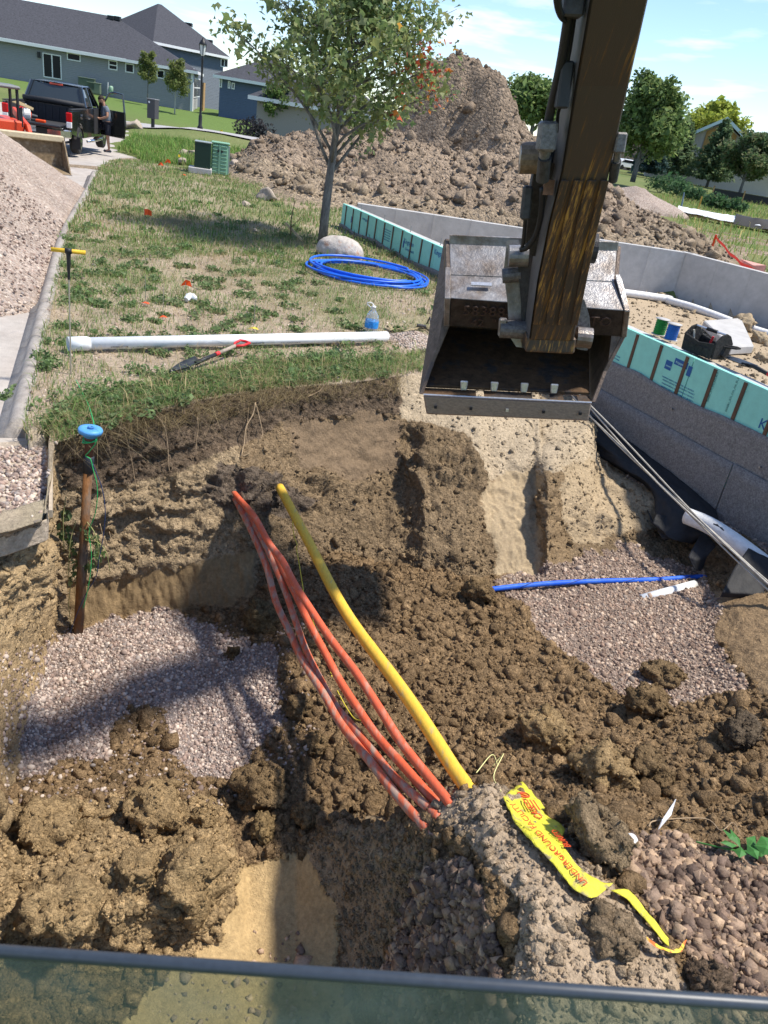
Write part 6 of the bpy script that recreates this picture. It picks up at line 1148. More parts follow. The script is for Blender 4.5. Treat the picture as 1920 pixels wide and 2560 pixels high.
# spade with red grip
s0, s1 = gl(428, 948), gl(612, 884); sh_ = thing('spade', 'short spade with red grip lying in weeds at the rim of the cut', 'spade', s0); d = s1-s0; Ls = np.linalg.norm(d); ex = d/Ls; ey = np.cross([0, 0, 1.], ex)
lift = np.array([0, 0, .05]); at_ = lambda u: ex*(Ls*u)+lift*(1+1.5*u)
bl_ = []; nb = 9
for i in range(nb):
    u = i/(nb-1); w = (.015+.045*min(1, u*2.2)); z = .025*math.cos(0); bl_ += [at_(u*.36)+ey*(w*s)+np.array([0, 0, .035*abs(s)**1.5]) for s in (-1, -.5, 0, .5, 1)]
F = [(i*5+j, i*5+j+1, (i+1)*5+j+1, (i+1)*5+j) for i in range(nb-1) for j in range(4)]; o = MB().add(bl_, F).build('blade', mat('spade_steel', (.06, .065, .07), rough=.4, metal=.6, var=.2), sh_, True); o.modifiers.new('t', 'SOLIDIFY').thickness = .005
MB().cyl(at_(.30), at_(.58), .02, .018, n=10).build('socket', MATS['black_tape'], sh_, True); MB().cyl(at_(.56), at_(.61), .0205, n=10).build('red_band', mat('red_plastic', (.60, .03, .035), rough=.45, var=.08), sh_, True)
MB().cyl(at_(.60), at_(.84), .018, n=10).build('shaft', mat('worn_wood', (.33, .27, .22), rough=.8, var=.2, scale=20), sh_, True)
MB().tube([at_(.83), at_(.9)+ey*.05, at_(.99)+ey*.055, at_(1.0), at_(.99)-ey*.055, at_(.9)-ey*.05, at_(.83)], .013, 7).build('grip', MATS['red_plastic'], sh_, True)
# ratchet strap and small gravel heap beside the pipe
so = gl(1040, 836); st_ = thing('ratchet_strap', 'tan webbing strap with dark ratchet beside the pipe end', 'strap', so); M_WEB = mat('tan_webbing', (.36, .29, .17), rough=.9, var=.12, scale=40)
def ribbon(pxs, w, name, lift_=.03):
    P_ = smooth_pts([gl(*q)-so for q in pxs], 6); V = []; 
    for i, p in enumerate(P_): t = P_[min(i+1, len(P_)-1)]-P_[max(i-1, 0)]; t /= np.linalg.norm(t)+1e-9; n_ = np.cross([0, 0, 1.], t); z = lift_+.012*math.sin(i*.9); V += [p+n_*w/2+np.array([0, 0, z]), p-n_*w/2+np.array([0, 0, z+.006])]
    o = MB().add(V, [(2*i, 2*i+1, 2*i+3, 2*i+2) for i in range(len(P_)-1)]).build(name, M_WEB, st_, True); o.modifiers.new('t', 'SOLIDIFY').thickness = .004
ribbon([(972, 832), (1000, 826), (1030, 828), (1062, 820), (1085, 830), (1110, 838)], .05, 'webbing'); ribbon([(965, 822), (985, 832), (1010, 834), (1040, 832)], .05, 'webbing', .045)
MB().box(gl(1052, 826)-so+np.array([0, 0, .05]), (.12, .06, .045)).build('ratchet', M_DARK, st_, bevel=.008); MB().tube([gl(1066, 815)-so+np.array([0, 0, .03]), gl(1070, 822)-so+np.array([0, 0, .15]), gl(1078, 834)-so+np.array([0, 0, .03])], .01, 6).build('ratchet_handle', M_DARK, st_)
gq = gl(1036, 858); hv = np.stack(np.meshgrid(np.linspace(-.42, .42, 60), np.linspace(-.3, .3, 44), indexing='ij'), -1).reshape(-1, 2); rr = np.sqrt((hv[:, 0]/.40)**2+(hv[:, 1]/.28)**2); hz_ = .15*np.clip(1-rr, 0, 1)**.8+.02*fbm(np.stack([hv[:, 0]*8, hv[:, 1]*8, 0*rr], 1), 3, 7)*np.clip(1.1-rr, 0, 1)-.03*(rr > 1); Im = np.arange(60*44).reshape(60, 44); Qs = np.stack([Im[:-1, :-1], Im[1:, :-1], Im[1:, 1:], Im[:-1, 1:]], -1).reshape(-1, 4)
sg_ = npmesh('gravel_heap', np.concatenate([hv, hz_[:, None]], 1), Qs, M_GRAVEL, None, None, True); sg_.location = tuple(gq); tag(sg_, 'small grey gravel mound at the end of the white pipe', 'gravel heap')
# marker flags
M_ORF = mat('orange_flag', (.80, .10, .02), rough=.5, var=.06, transl=.25); M_YEF = mat('yellow_flag', (.75, .55, .03), rough=.5, var=.06, transl=.25); M_RDF = mat('red_flag', (.72, .02, .03), rough=.5, var=.06, transl=.25); M_WIREF = mat('flag_wire', (.3, .28, .26), rough=.5, metal=.5, var=0)
def flag(px, py, s, m_, label, kind=0, a=0.0, tilt=0.0, wire_h=.35):
    o = gl(px, py); t = thing('marker_flag', label, 'marker flag', o, a, 'marker flags on the lawn')
    tp_ = np.array([tilt*wire_h, 0, wire_h]); MB().cyl((0, 0, -.05), tp_, .003, n=5).build('wire', M_WIREF, t)
    if kind == 0: V = [tp_, tp_-np.array([0, 0, s*.8]), tp_+np.array([s*.5, .03, -s*.75]), tp_+np.array([s, .0, -s*.82]), tp_+np.array([s, 0, -.02]), tp_+np.array([s*.5, .035, .0])]; F = [(0, 1, 2, 5), (5, 2, 3, 4)]
    elif kind == 1: V = [tp_+np.array([0, 0, s*.25]), tp_+np.array([-s*.55, .02, -s*.45]), tp_+np.array([0, .03, -s*.3]), tp_+np.array([s*.6, 0, -s*.35]), tp_+np.array([s*.3, .05, s*.1])]; F = [(0, 1, 2), (0, 2, 4), (4, 2, 3)]
    else: V = [np.array(q)*s+np.array([0, 0, .03]) for q in ((-.6, 0, 0), (-.1, -.25, .15), (.6, -.1, .03), (.4, .3, .12), (-.2, .25, .05), (0, 0, .3))]; F = [(0, 1, 5), (1, 2, 5), (2, 3, 5), (3, 4, 5), (4, 0, 5)]
    MB().add(V, F).build('flag', m_, t)
flag(418, 430, .17, M_ORF, 'upright orange flag, upper one of a pair left of the utility boxes', 1, 0, .0, .3); flag(408, 434, .15, M_ORF, 'tilted orange flag, lower one of a pair left of the utility boxes', 1, .5, -.3, .25)
flag(445, 412, .1, M_YEF, 'narrow yellow flag beside a stone near the dark utility box', 0, 1.2, 0, .3); flag(459, 441, .12, M_ORF, 'small orange flag lying below the dark utility box', 2); flag(631, 413, .17, M_RDF, 'square red flag at the edge of the soil mound', 0, 0, 0, .3)
flag(363, 552, .13, M_ORF, 'single orange flag in the middle of the lawn left', 0, .3, -.1, .2); flag(460, 738, .13, M_ORF, 'crumpled orange flag on bare soil above the plastic scrap', 1, 0, .1, .16); flag(363, 766, .09, M_ORF, 'flattened orange flag on bare soil near the probe', 2); flag(407, 801, .09, M_ORF, 'flattened orange flag just behind the white pipe', 2, .7); flag(552, 348, .15, M_YEF, 'yellow flag in the lush grass above the utility boxes', 1, 0, 0, .4); flag(633, 830, .1, M_YEF, 'yellow strip lying behind the white pipe', 2, .2)
o = MB().tube(smooth_pts([gl(465, 756)+np.array([0, 0, .03]), gl(476, 752)+np.array([0, 0, .06]), gl(490, 756)+np.array([0, 0, .04])], 5), [.03, .04, .035, .045, .04, .04, .03, .04, .035, .03, .02], 8).build('plastic_bottle', mat('crushed_plastic', (.68, .70, .71), rough=.3, var=.1)); tag(o, 'crushed clear plastic bottle in the weeds', 'bottle')
# stake and twig
t = thing('wooden_stake', 'split wooden stake with a bare twig left of the maple', 'stake', gl(742, 600)); MB().prism([(-.28, .1, .24), (-.25, .1, .27), (.12, -.05, .03), (.1, -.05, 0)], (0, .03, 0)).build('stake', mat('raw_wood', (.48, .36, .2), rough=.8, var=.15), t); MB().tube([(-.12, 0, 0), (-.14, 0, .35), (-.1, 0, .68)], [.015, .012, .006], 6).tube([(-.13, 0, .2), (.0, 0, .36), (.05, 0, .45)], [.008, .006, .003], 5).build('twig', mat('brown_twig', (.13, .085, .05), rough=.9, var=.1), t)
# stones on the lawn
SB = mat('field_stone', (.36, .30, .24), rough=.9, var=.2, scale=8, bump=.5)
for px, py, r, lab in ((588, 425, .38, 'tall pale field stone right of the green pedestal'), (460, 388, .28, 'flat grey stone behind the dark utility box, left one'), (482, 390, .26, 'flat grey stone behind the dark utility box, right one'), (643, 443, .25, 'pale stone at the toe of the soil mound'), (455, 407, .16, 'small round stone beside the narrow yellow flag'), (615, 516, .12, 'pale stone on the trampled grass'), (668, 500, .3, 'flat grey patch stone beside the dirt track'), (335, 320, .5, 'brown rock at the end of the driveway'), (640, 580, .07, 'small white stone left of the twig')):
    vs, F = stone_variants(1, 3, .5, int(px), .7, True); o = npmesh('field_stone', vs[0]*r, F, SB, None, None, False); q = gl(px, py); o.location = (q[0], q[1], q[2]+r*.25); tag(o, lab, 'stone', 'stones on the lawn')
# tools on the foundation wall top
def onwall(px, py): return P(px, py, ZTOP)
def spool(px, py, m_, label):
    b0 = onwall(px, py); t = thing('wire_spool', label, 'wire spool', b0, 0, 'wire spools on the wall'); fm = mat('spool_flange', (.42, .40, .37), rough=.5, var=.1)
    for z in (.004, .185): mb = MB(); mb.lathe([(.085, z-.004), (.085, z+.002), (.02, z+.003)], 20); mb.build('flange', fm, t, True)
    mb = MB(); mb.lathe([(.066, .008)]+[(.068+.004*math.sin(k*2.1), .008+.17*k/22) for k in range(23)]+[(.066, .18)], 20); mb.build('wire_winding', m_, t, True)
spool(1646, 836, mat('green_winding', (.015, .22, .035), rough=.5, var=.2, scale=20, stretch=(1, 1, 8), bump=.6), 'green spool of wire on the wall top'); spool(1675, 849, mat('blue_winding', (.02, .13, .48), rough=.5, var=.2, scale=20, stretch=(1, 1, 8), bump=.6), 'blue spool of wire on the wall top')
# tool bag
b1, b2 = onwall(1702, 872), onwall(1772, 898); bx = (b2-b1)/np.linalg.norm(b2-b1); bl2 = np.linalg.norm(b2-b1); by = -N3; bg_ = thing('tool_bag', 'open black canvas tool bag standing on the wall top', 'tool bag', b1); M_BAG = mat('black_canvas', (.028, .027, .026), rough=.85, var=.3, scale=14, bump=.5, bscale=40)
bw = .26; bh = .20
def Q(u, v, z): return bx*(bl2*u)+by*(bw*v)+np.array([0, 0, z])
MB().prism([Q(0, 0, 0), Q(1, 0, 0), Q(1.02, 0, bh*.85), Q(.5, -.02, bh*.7), Q(-.02, 0, bh*.9)], by*.02).build('side_panel', M_BAG, bg_, bevel=.006); MB().prism([Q(0, 1, 0), Q(1, 1, 0), Q(1.02, 1, bh*.85), Q(.5, 1.02, bh*.72), Q(-.02, 1, bh*.9)], -by*.02).build('side_panel', M_BAG, bg_, bevel=.006)
for u in (0, 1): MB().prism([Q(u, .08, 0), Q(u, .92, 0), Q(u, 1, bh*.9), Q(u, .75, bh*1.3), Q(u, .5, bh*1.42), Q(u, .25, bh*1.3), Q(u, 0, bh*.9)], bx*(.02 if u else -.02)).build('end_panel', M_BAG, bg_, bevel=.006)
MB().prism([Q(.02, .08, .01), Q(.98, .08, .01), Q(.98, .92, .01), Q(.02, .92, .01)], (0, 0, .03)).build('base', M_BAG, bg_)
for u in (.12, .36, .6, .82): MB().prism([Q(u-.09, -.01, .02), Q(u+.09, -.01, .02), Q(u+.085, -.05, bh*.55), Q(u-.085, -.05, bh*.55)], by*.03).build('pocket', M_BAG, bg_, bevel=.008)
hd_ = [Q(0, .5, bh*1.35), Q(1, .5, bh*1.35)]; MB().cyl(hd_[0], hd_[1], .011, n=10).build('handle_bar', M_BRIGHT, bg_); MB().cyl(hd_[0]*.65+hd_[1]*.35, hd_[0]*.3+hd_[1]*.7, .019, n=10).build('handle_grip', M_BLACK, bg_, True)
MB().cyl(Q(.55, .5, .04), Q(.6, .55, bh*1.05), .013, n=8).build('red_tool', MATS['red_plastic'], bg_); MB().tube([Q(.15, .4, .05), Q(.1, .3, bh*.9), Q(.08, .25, bh*1.15)], .010, 7).build('pale_tool', mat('pale_tool', (.5, .47, .4), rough=.6, var=.1), bg_); MB().tube([Q(1.02, .6, bh*.8), Q(1.25, .9, bh*.82), Q(1.32, .95, bh*.8), Q(1.3, .8, bh*.78), Q(1.02, .5, bh*.72)], .012, 7).build('strap', M_BAG, bg_)
# spade on the wall top, right
w0, w1 = onwall(1800, 898), onwall(1985, 985); ws = thing('spade', 'black-bladed spade lying on the wall top at the right edge', 'spade', w0); d = w1-w0; L_ = np.linalg.norm(d); ex = d/L_; ey = np.cross([0, 0, 1.], ex); F_ = lambda u, v, z: ex*(L_*u)+ey*v+np.array([0, 0, z])
V = []; 
for i in range(9): u = i/8; w = .03+.07*min(1, u*2.5); V += [F_(u*.40, w*s, .03+.03*abs(s)+.02*u) for s in (-1, -.5, 0, .5, 1)]
o = MB().add(V, [(i*5+j, i*5+j+1, (i+1)*5+j+1, (i+1)*5+j) for i in range(8) for j in range(4)]).build('blade', MATS['spade_steel'], ws, True); o.modifiers.new('t', 'SOLIDIFY').thickness = .004
MB().tube([F_(.30, 0, .05), F_(.45, 0, .08), F_(.64, 0, .07)], .022, 10).build('socket', MATS['black_tape'], ws, True); MB().cyl(F_(.64, 0, .07), F_(.69, 0, .07), .0225, n=10).build('red_band', MATS['red_plastic'], ws, True); MB().cyl(F_(.69, 0, .07), F_(1.3, 0, .06), .019, n=10).build('shaft', MATS['worn_wood'], ws, True)
# concrete block and clods inside the foundation
k0 = P(1880, 880, ZBASE); cbk = thing('concrete_block', 'rough concrete slab piece lying inside the foundation behind the bag', 'concrete block', k0); q1 = [P(1822, 888, ZBASE)-k0, P(1878, 885, ZBASE)-k0, P(1872, 842, ZBASE)-k0+np.array([.2, 1.2, 0]), P(1790, 850, ZBASE)-k0+np.array([0, 1.0, 0])]
MB().prism(q1, (0, 0, .16)).build('slab', M_CW, cbk, bevel=.02)
for px, py, r, lab in ((1664, 752, .2, 'tan clod by the drain pipe inside the foundation corner'), (1860, 818, .3, 'pile of tan clods beside the drain pipe'), (1900, 850, .22, 'tan clod right of the concrete block'), (1910, 900, .18, 'tan clod at the right edge inside the foundation')):
    q = P(px, py, ZBASE); vs, F = stone_variants(1, 4, .6, int(px), .6); V = vs[0]*r; V += V*(.3*fbm(V/r*4, 4, 5))[:, None]; o = npmesh('soil_clod', V, F, mat('tan_clod', (.36, .28, .18), rough=.95, var=.2, scale=20, bump=.8), None, None, False); o.location = (q[0], q[1], q[2]+r*.2); tag(o, lab, 'clod', 'clods inside the foundation')
n = 1500; u = rg.uniform(0, 1, (n, 2)); sx = 1480+u[:, 0]*500; sy = 735+u[:, 1]*260; p = Pv(sx, sy, np.full(n, ZBASE)); ok = inside(p[:, 0], p[:, 1], WALLPOLY_IN); p = p[ok]; p[:, 2] = base(p[:, 0], p[:, 1])+.005; tag(scatter('floor_crumbs', cv, cF, p, np.minimum(rg.pareto(2., len(p))*.015+.012, .09), np.array([.38, .30, .2])*rg.uniform(.8, 1.2, (len(p), 1)), M_CLOD, rg, smooth=False), 'crumbs of dry soil inside the foundation', 'soil', kind='stuff')
# ------------------------------------------------------------------ spoil mounds
mx_ = np.linspace(-11, 19, 230); my_ = np.linspace(20.2, 40, 150); MX, MY = np.meshgrid(mx_, my_, indexing='ij'); qx, qy = MX.ravel(), MY.ravel()
bzq = base(qx, qy); bzq = np.where(inside(qx, qy, WALLPOLY_IN), -.6, bzq); pxq, _ = pix_arr(np.stack([qx, qy, 0*qx+1.2], 1)); wob = fbm(np.stack([qx*.5, qy*.5, 0*qx], 1), 4, 201); pxq = pxq+22*wob
def ridge(D, S, wf, wb, pw=1.0):
    xs = np.array([s[0] for s in S], float); zs = np.array([PR(s[0], s[1], D)[2] for s in S]); xs = np.concatenate([[xs[0]-45], xs, [xs[-1]+45]]); zs = np.concatenate([[-.4], zs, [-.4]]); zr = 0*qx+.5
    for _ in range(4): pxz, _u = pix_arr(np.stack([qx, qy, zr], 1)); zr = .5*zr+.5*np.maximum(np.interp(pxz+14*wob, xs, zs), -.3)
    rr = np.hypot(qx, qy); Dn = D+1.2*fbm(np.stack([qx*.3, qy*.3, 0*qx+7], 1), 3, 202); t = np.where(rr < Dn, np.clip((rr-(Dn-wf))/wf, 0, 1), np.clip(1-(rr-Dn)/wb, 0, 1)); t = t*t*(3-2*t); return zr*t**pw-.35*(t <= 0)
S1 = [(925, 420), (978, 340), (1000, 262), (1018, 190), (1042, 150), (1080, 130), (1145, 121), (1200, 150), (1232, 178), (1255, 220), (1275, 262), (1300, 320), (1322, 352), (1370, 420), (1400, 500)]
S2 = [(560, 420), (620, 372), (660, 345), (720, 335), (800, 322), (900, 315), (1000, 335), (1100, 372), (1300, 392), (1400, 430), (1480, 450), (1520, 466), (1560, 498), (1640, 548), (1700, 582), (1790, 622), (1870, 670)]
S3 = [(640, 480), (700, 456), (860, 450), (1000, 462), (1150, 470), (1300, 482), (1420, 500), (1560, 560), (1680, 605), (1780, 640), (1860, 680)]
mzz = np.maximum.reduce([ridge(33.5, S1, 2.2, 5, .6), ridge(29.5, S2, 5.5, 7), ridge(24.0, S3, 3.2, 8)])
p3 = np.stack([qx, qy, 0*qx], 1); amp = np.clip(mzz*1.5, 0, 1); w_, _ = worley(p3*np.array([1.6, 1.6, 0])+.3*wob[:, None], 61); w2_, _ = worley(np.stack([qx*3.2, qy*3.2, mzz*2], 1), 62)
zq = np.where(mzz > -.2, mzz, -.6)+bzq*np.clip(1-mzz, 0, 1)*.8+amp*(.28*(.5-w_)+.16*(.5-w2_)+.22*fbm(np.stack([qx*1.2, qy*1.2, mzz*1.5], 1), 5, 203)+.10*fbm(np.stack([qx*6, qy*6, mzz*4], 1), 3, 204)+.5*np.clip(mzz-1.6, 0, 1.5)*np.abs(fbm(np.stack([qx*1.6, qy*1.6, mzz*.8], 1), 4, 206)))
Vm = np.stack([qx, qy, zq], 1); keep = (mzz > -.12).reshape(MX.shape); kq = keep[:-1, :-1] | keep[1:, :-1] | keep[1:, 1:] | keep[:-1, 1:]; I = np.arange(len(qx)).reshape(MX.shape); nin = ~inside(qx, qy, [tuple(WA), tuple(WEND), (14, 8), tuple(FE2), tuple(FB+np.array([.25, .25])), tuple(FA+np.array([0, .25]))]).reshape(MX.shape); kq &= nin[:-1, :-1] & nin[1:, :-1] & nin[1:, 1:] & nin[:-1, 1:]
Q = np.stack([I[:-1, :-1], I[1:, :-1], I[1:, 1:], I[:-1, 1:]], -1)[kq]
mc = np.array([.28, .215, .158])*(1+.28*wob)[:, None]*np.where(mzz > 2.6, .92, 1)[:, None]; lt = np.clip(.5+fbm(p3*.35, 3, 205), 0, 1)[:, None]; mc = mc*(1-.25*lt)+np.array([.29, .225, .155])*.25*lt; mc = np.where((mzz < .5)[:, None], np.array([.30, .235, .165])*(1+.15*wob)[:, None], mc)
M_MOUND = mat('spoil', (.25, .2, .14), rough=.96, var=.22, scale=5, bump=1.0, bscale=30, attr='Col', spec=.1, crumb=9)
sm_ = npmesh('soil_mound', Vm, Q, M_MOUND, None, np.clip(mc, .02, .9), True); tag(sm_, 'tall brown mound of excavated soil with rubble apron behind the maple', 'soil mound')
ids = np.where((mzz > .1) & (qx > -9) & (qy < 34) & nin.ravel())[0]; k = rg.choice(ids, 5200); pt = Vm[k]+rg.uniform(-.08, .08, (len(k), 3)); hi_ = zq[k] > 3.2
tag(scatter('mound_rubble', cv, cF, pt, np.minimum(rg.pareto(2.3, len(k))*.035+.03, .22)*np.where(hi_, .7, 1), np.clip(mc[k]*rg.uniform(.75, 1.4, (len(k), 1)), .02, .8), M_CLOD, rg, smooth=False), 'broken clods over the soil mound', 'soil', kind='stuff')
g2c = PR(1590, 470, 44); g2c[2] = bz(g2c[0], g2c[1]); hv = np.stack(np.meshgrid(np.linspace(-3.2, 3.2, 70), np.linspace(-2.2, 2.2, 50), indexing='ij'), -1).reshape(-1, 2); rr = np.sqrt((hv[:, 0]/3)**2+(hv[:, 1]/2)**2); hz_ = 1.05*np.clip(1-rr, 0, 1)**.8+.08*fbm(np.stack([hv[:, 0]*2, hv[:, 1]*2, 0*rr], 1), 3, 7)-.2*(rr > 1); Im = np.arange(70*50).reshape(70, 50)
o = npmesh('gravel_heap', np.concatenate([hv, hz_[:, None]], 1), np.stack([Im[:-1, :-1], Im[1:, :-1], Im[1:, 1:], Im[:-1, 1:]], -1).reshape(-1, 4), M_GRAVEL, None, None, True); o.location = tuple(g2c); tag(o, 'distant pale gravel heap right of the excavator arm', 'gravel heap')
# ------------------------------------------------------------------ houses
def siding(name, c): 
    m = mat(name, c, rough=.7, var=.04, scale=2)
    nt = m.node_tree; N = nt.nodes; L = nt.links; b = N['Principled BSDF']; t = N.new('ShaderNodeTexCoord'); s = N.new('ShaderNodeSeparateXYZ'); L.new(t.outputs['Object'], s.inputs[0]); w = N.new('ShaderNodeMath'); w.operation = 'MULTIPLY'; w.inputs[1].default_value = 6.5; L.new(s.outputs['Z'], w.inputs[0]); fr = N.new('ShaderNodeMath'); fr.operation = 'FRACT'; L.new(w.outputs[0], fr.inputs[0]); bp = N.new('ShaderNodeBump'); bp.inputs['Distance'].default_value = .05; bp.inputs['Strength'].default_value = 1; bp.invert = True; L.new(fr.outputs[0], bp.inputs['Height']); L.new(bp.outputs[0], b.inputs['Normal']); return m
M_SIDE1 = siding('grey_siding', (.27, .275, .26)); M_SIDE2 = siding('slate_siding', (.125, .145, .17)); M_SIDE3 = siding('blue_siding', (.095, .125, .175)); M_SIDE4 = siding('cream_siding', (.58, .53, .42))
M_SHING = mat('shingles', (.055, .056, .066), rough=.95, var=.3, scale=2.2, stretch=(1, 1, 3), bump=.6, bscale=9); M_SHING2 = mat('grey_brown_shingles', (.33, .27, .25), rough=.95, var=.15, scale=1.5)
M_TRIM = mat('white_trim', (.72, .73, .73), rough=.6, var=.03); M_GLZ = mat('dark_window_glass', (.012, .014, .018), rough=.25, var=.1, scale=.6, spec=.15); M_BRWN = mat('brown_wood_post', (.38, .24, .11), rough=.8, var=.15); M_VENT = mat('white_vent', (.68, .69, .7), rough=.5, var=.03); M_BLKV = mat('black_vent', (.03, .03, .032), rough=.6, var=.1)
def house_frame(a, b): u = (b-a)[:2]; L_ = np.linalg.norm(u); u = u/L_; v = np.array([-u[1], u[0]]); v = v if v[1] > 0 else -v; return np.array([*u, 0]), np.array([*v, 0]), L_
def hplane(px, a, u, off=0.0): n_ = np.array([u[1], -u[0], 0]); d = ray(*px); t = ((a-EYE)@n_)/(d@n_); return EYE+d*t
def window(root, a, u, v, pxs, name='window', mull=True, frame_w=.09):
    P4 = [hplane(q, a, u) for q in pxs]; s = [float((q-a)@u) for q in P4]; z = [q[2] for q in P4]; s0, s1, z0, z1 = min(s), max(s), min(z), max(z); A0 = a-np.array(root.location); z0 -= root.location[2]; z1 -= root.location[2]; A0[2] = 0
    out = -v; pt = lambda ss, zz, o: A0+u*ss+out*o+np.array([0, 0, zz])
    fr = MB()
    for q in ((s0, s1, z1-frame_w, z1), (s0, s1, z0, z0+frame_w), (s0, s0+frame_w, z0+frame_w, z1-frame_w), (s1-frame_w, s1, z0+frame_w, z1-frame_w)): fr.prism([pt(q[0], q[2], .06), pt(q[1], q[2], .06), pt(q[1], q[3], .06), pt(q[0], q[3], .06)], -out*.08)
    if mull == 'v': m_ = (s0+s1)/2; fr.prism([pt(m_-.05, z0+frame_w, .055), pt(m_+.05, z0+frame_w, .055), pt(m_+.05, z1-frame_w, .055), pt(m_-.05, z1-frame_w, .055)], -out*.06)
    if mull == 'h': m_ = (z0+z1)/2; fr.prism([pt(s0+frame_w, m_-.04, .055), pt(s1-frame_w, m_-.04, .055), pt(s1-frame_w, m_+.04, .055), pt(s0+frame_w, m_+.04, .055)], -out*.06)
    w = fr.build(name, M_TRIM, root); MB().prism([pt(s0+.05, z0+.05, .02), pt(s1-.05, z0+.05, .02), pt(s1-.05, z1-.05, .02), pt(s0+.05, z1-.05, .02)], -out*.015).build('pane', M_GLZ, w); return w
z0c = lambda x, y: (x/2.592, y/2.592)       # coordinates read off the enlarged corner view
hA, hB = A_HL.copy(), A_HR.copy(); gz = min(hA[2], hB[2])-.3; u, v, L_ = house_frame(hA, hB); hA0 = hA-u*14; hs = thing('house', 'long grey single-storey house with dark hipped roof behind the truck', 'house', (hA[0], hA[1], gz)); org = np.array([hA[0], hA[1], gz])
ev = 3.3+max(hA[2], hB[2])-gz; dep = 13.0
MB().prism([hA0-org*[1, 1, 0]-np.array([0, 0, hA0[2]]), hB-org*[1, 1, 0]-np.array([0, 0, hB[2]]), hB+v*dep-org*[1, 1, 0]-np.array([0, 0, hB[2]]), hA0+v*dep-org*[1, 1, 0]-np.array([0, 0, hA0[2]])], (0, 0, ev-.02)).build('wall', M_SIDE1, hs)
def hip(root, s0, s1, d0, d1, ze, hr, lend=True, rend=True, m_=M_SHING, over=.55, name='roof', slope_end=1.0):
    c = lambda s, d, z: u*s+v*d+np.array([0, 0, z]); s0 -= over; s1 += over; d0 -= over; d1 += over; md = (d0+d1)/2; hw = (d1-d0)/2*slope_end
    r0 = c(s0+(hw if lend else 0), md, ze+hr); r1 = c(s1-(hw if rend else 0), md, ze+hr); V = [c(s0, d0, ze), c(s1, d0, ze), c(s1, d1, ze), c(s0, d1, ze), r0, r1]
    o = MB().add(V, [(0, 1, 5, 4), (2, 3, 4, 5), (1, 2, 5), (3, 0, 4), (3, 2, 1, 0)]).build(name, m_, root)
    fa = MB(); zt = ze+.02
    for a, b in ((V[0], V[1]), (V[1], V[2]), (V[3], V[0])): n_ = np.cross((b-a)/np.linalg.norm(b-a), [0, 0, 1.]); fa.prism([a+n_*.03, b+n_*.03, b+n_*.03-np.array([0, 0, .26]), a+n_*.03-np.array([0, 0, .26])], -n_*.06)
    fa.build('fascia', M_TRIM, o); return o
HR1 = float(hplane((287, 42), hA+v*dep*.5, u)[2])-gz-ev; HR2 = float(hplane((108, 50), hA+v*(dep-2)*.5, u)[2])-gz-ev; KS = float((hplane((287, 42), hA+v*dep*.5, u)-hA)@u)
r1_ = hip(hs, -14, L_, 0, dep, ev, HR1, slope_end=max(.3, (L_+.55-KS)/(dep/2+.55)))
print('HR', HR1, HR2, KS, L_)
q_s = float((hplane((108, 100), hA, u)-hA)@u); r2_ = hip(hs, q_s-9, q_s+7, .02, dep-2, ev+.03, HR2)
for pxs, mm in ((((106, 131), (155, 200)), 'v'), (((167, 130), (202, 155)), False), (((271, 149), (294, 177)), 'h'), (((313, 157), (335, 184)), False), (((392, 173), (411, 198)), False)):
    (x0, y0_), (x1, y1_) = pxs; window(hs, hA, u, v, [(x0, y0_), (x1, y1_)], 'sliding_door' if mm == 'v' else 'window', mm)
for px, py, s in ((268, 93, 1), (300, 101, 1)):
    q = hplane((px, py), hA+v*3.6, u)-org; MB().cyl(q-np.array([0, 0, .6]), q+np.array([0, 0, .35]), .16, n=10).build('roof_vent', M_VENT, r1_)
for px, py in ((109, 55), (129, 59), (147, 62), (278, 44), (294, 46)):
    q = hplane((px, py), hA+v*6.0, u)-org; MB().box(q, (.6, .5, .35)).build('box_vent', M_BLKV, r1_)
q = hplane((97, 137), hA-v*.15, u)-org; MB().box(q, (.22, .2, .5)).build('wall_lamp', M_BLKV, hs)
# corner trim, sunny end wall with its windows
eu, evv = v, u; A2 = hB.copy()
def endwin(pa, pb, mm):
    P4 = [hplane(q, A2, eu) for q in (pa, pb)]; s = sorted(float((q-A2)@eu) for q in P4); z = sorted(q[2]-gz for q in P4); pt = lambda ss, zz, o: (hB-org)*[1, 1, 0]+eu*ss+u*o+np.array([0, 0, zz])
    w = MB().prism([pt(s[0], z[0], .06), pt(s[1], z[0], .06), pt(s[1], z[1], .06), pt(s[0], z[1], .06)], -u*.05).build('window', M_TRIM, hs); MB().prism([pt(s[0]+.12, z[0]+.12, .075), pt(s[1]-.12, z[0]+.12, .075), pt(s[1]-.12, z[1]-.12, .075), pt(s[0]+.12, z[1]-.12, .075)], -u*.02).build('pane', M_GLZ, w); 
    mz = (z[0]+z[1])/2; ms = (s[0]+s[1])/2; MB().prism([pt(s[0], mz-.05, .085), pt(s[1], mz-.05, .085), pt(s[1], mz+.05, .085), pt(s[0], mz+.05, .085)], -u*.02).prism([pt(ms-.05, z[0], .088), pt(ms+.05, z[0], .088), pt(ms+.05, z[1], .088), pt(ms-.05, z[1], .088)], -u*.02).build('glazing_bar', M_TRIM, w)
endwin(z0c(1256, 500), z0c(1290, 628), 1); endwin(z0c(1322, 518), z0c(1352, 640), 1)
MB().box(hB-org+u*.03-v*.03+np.array([0, 0, ev/2-.1]), (.25, .25, ev)).build('corner_trim', M_TRIM, hs)
for k in range(3): q = hB-org+v*(6.5+k*1.6)+u*.8; MB().box((q[0], q[1], 1.5), (.25, .25, 3.0)).build('porch_post', M_BRWN, hs)
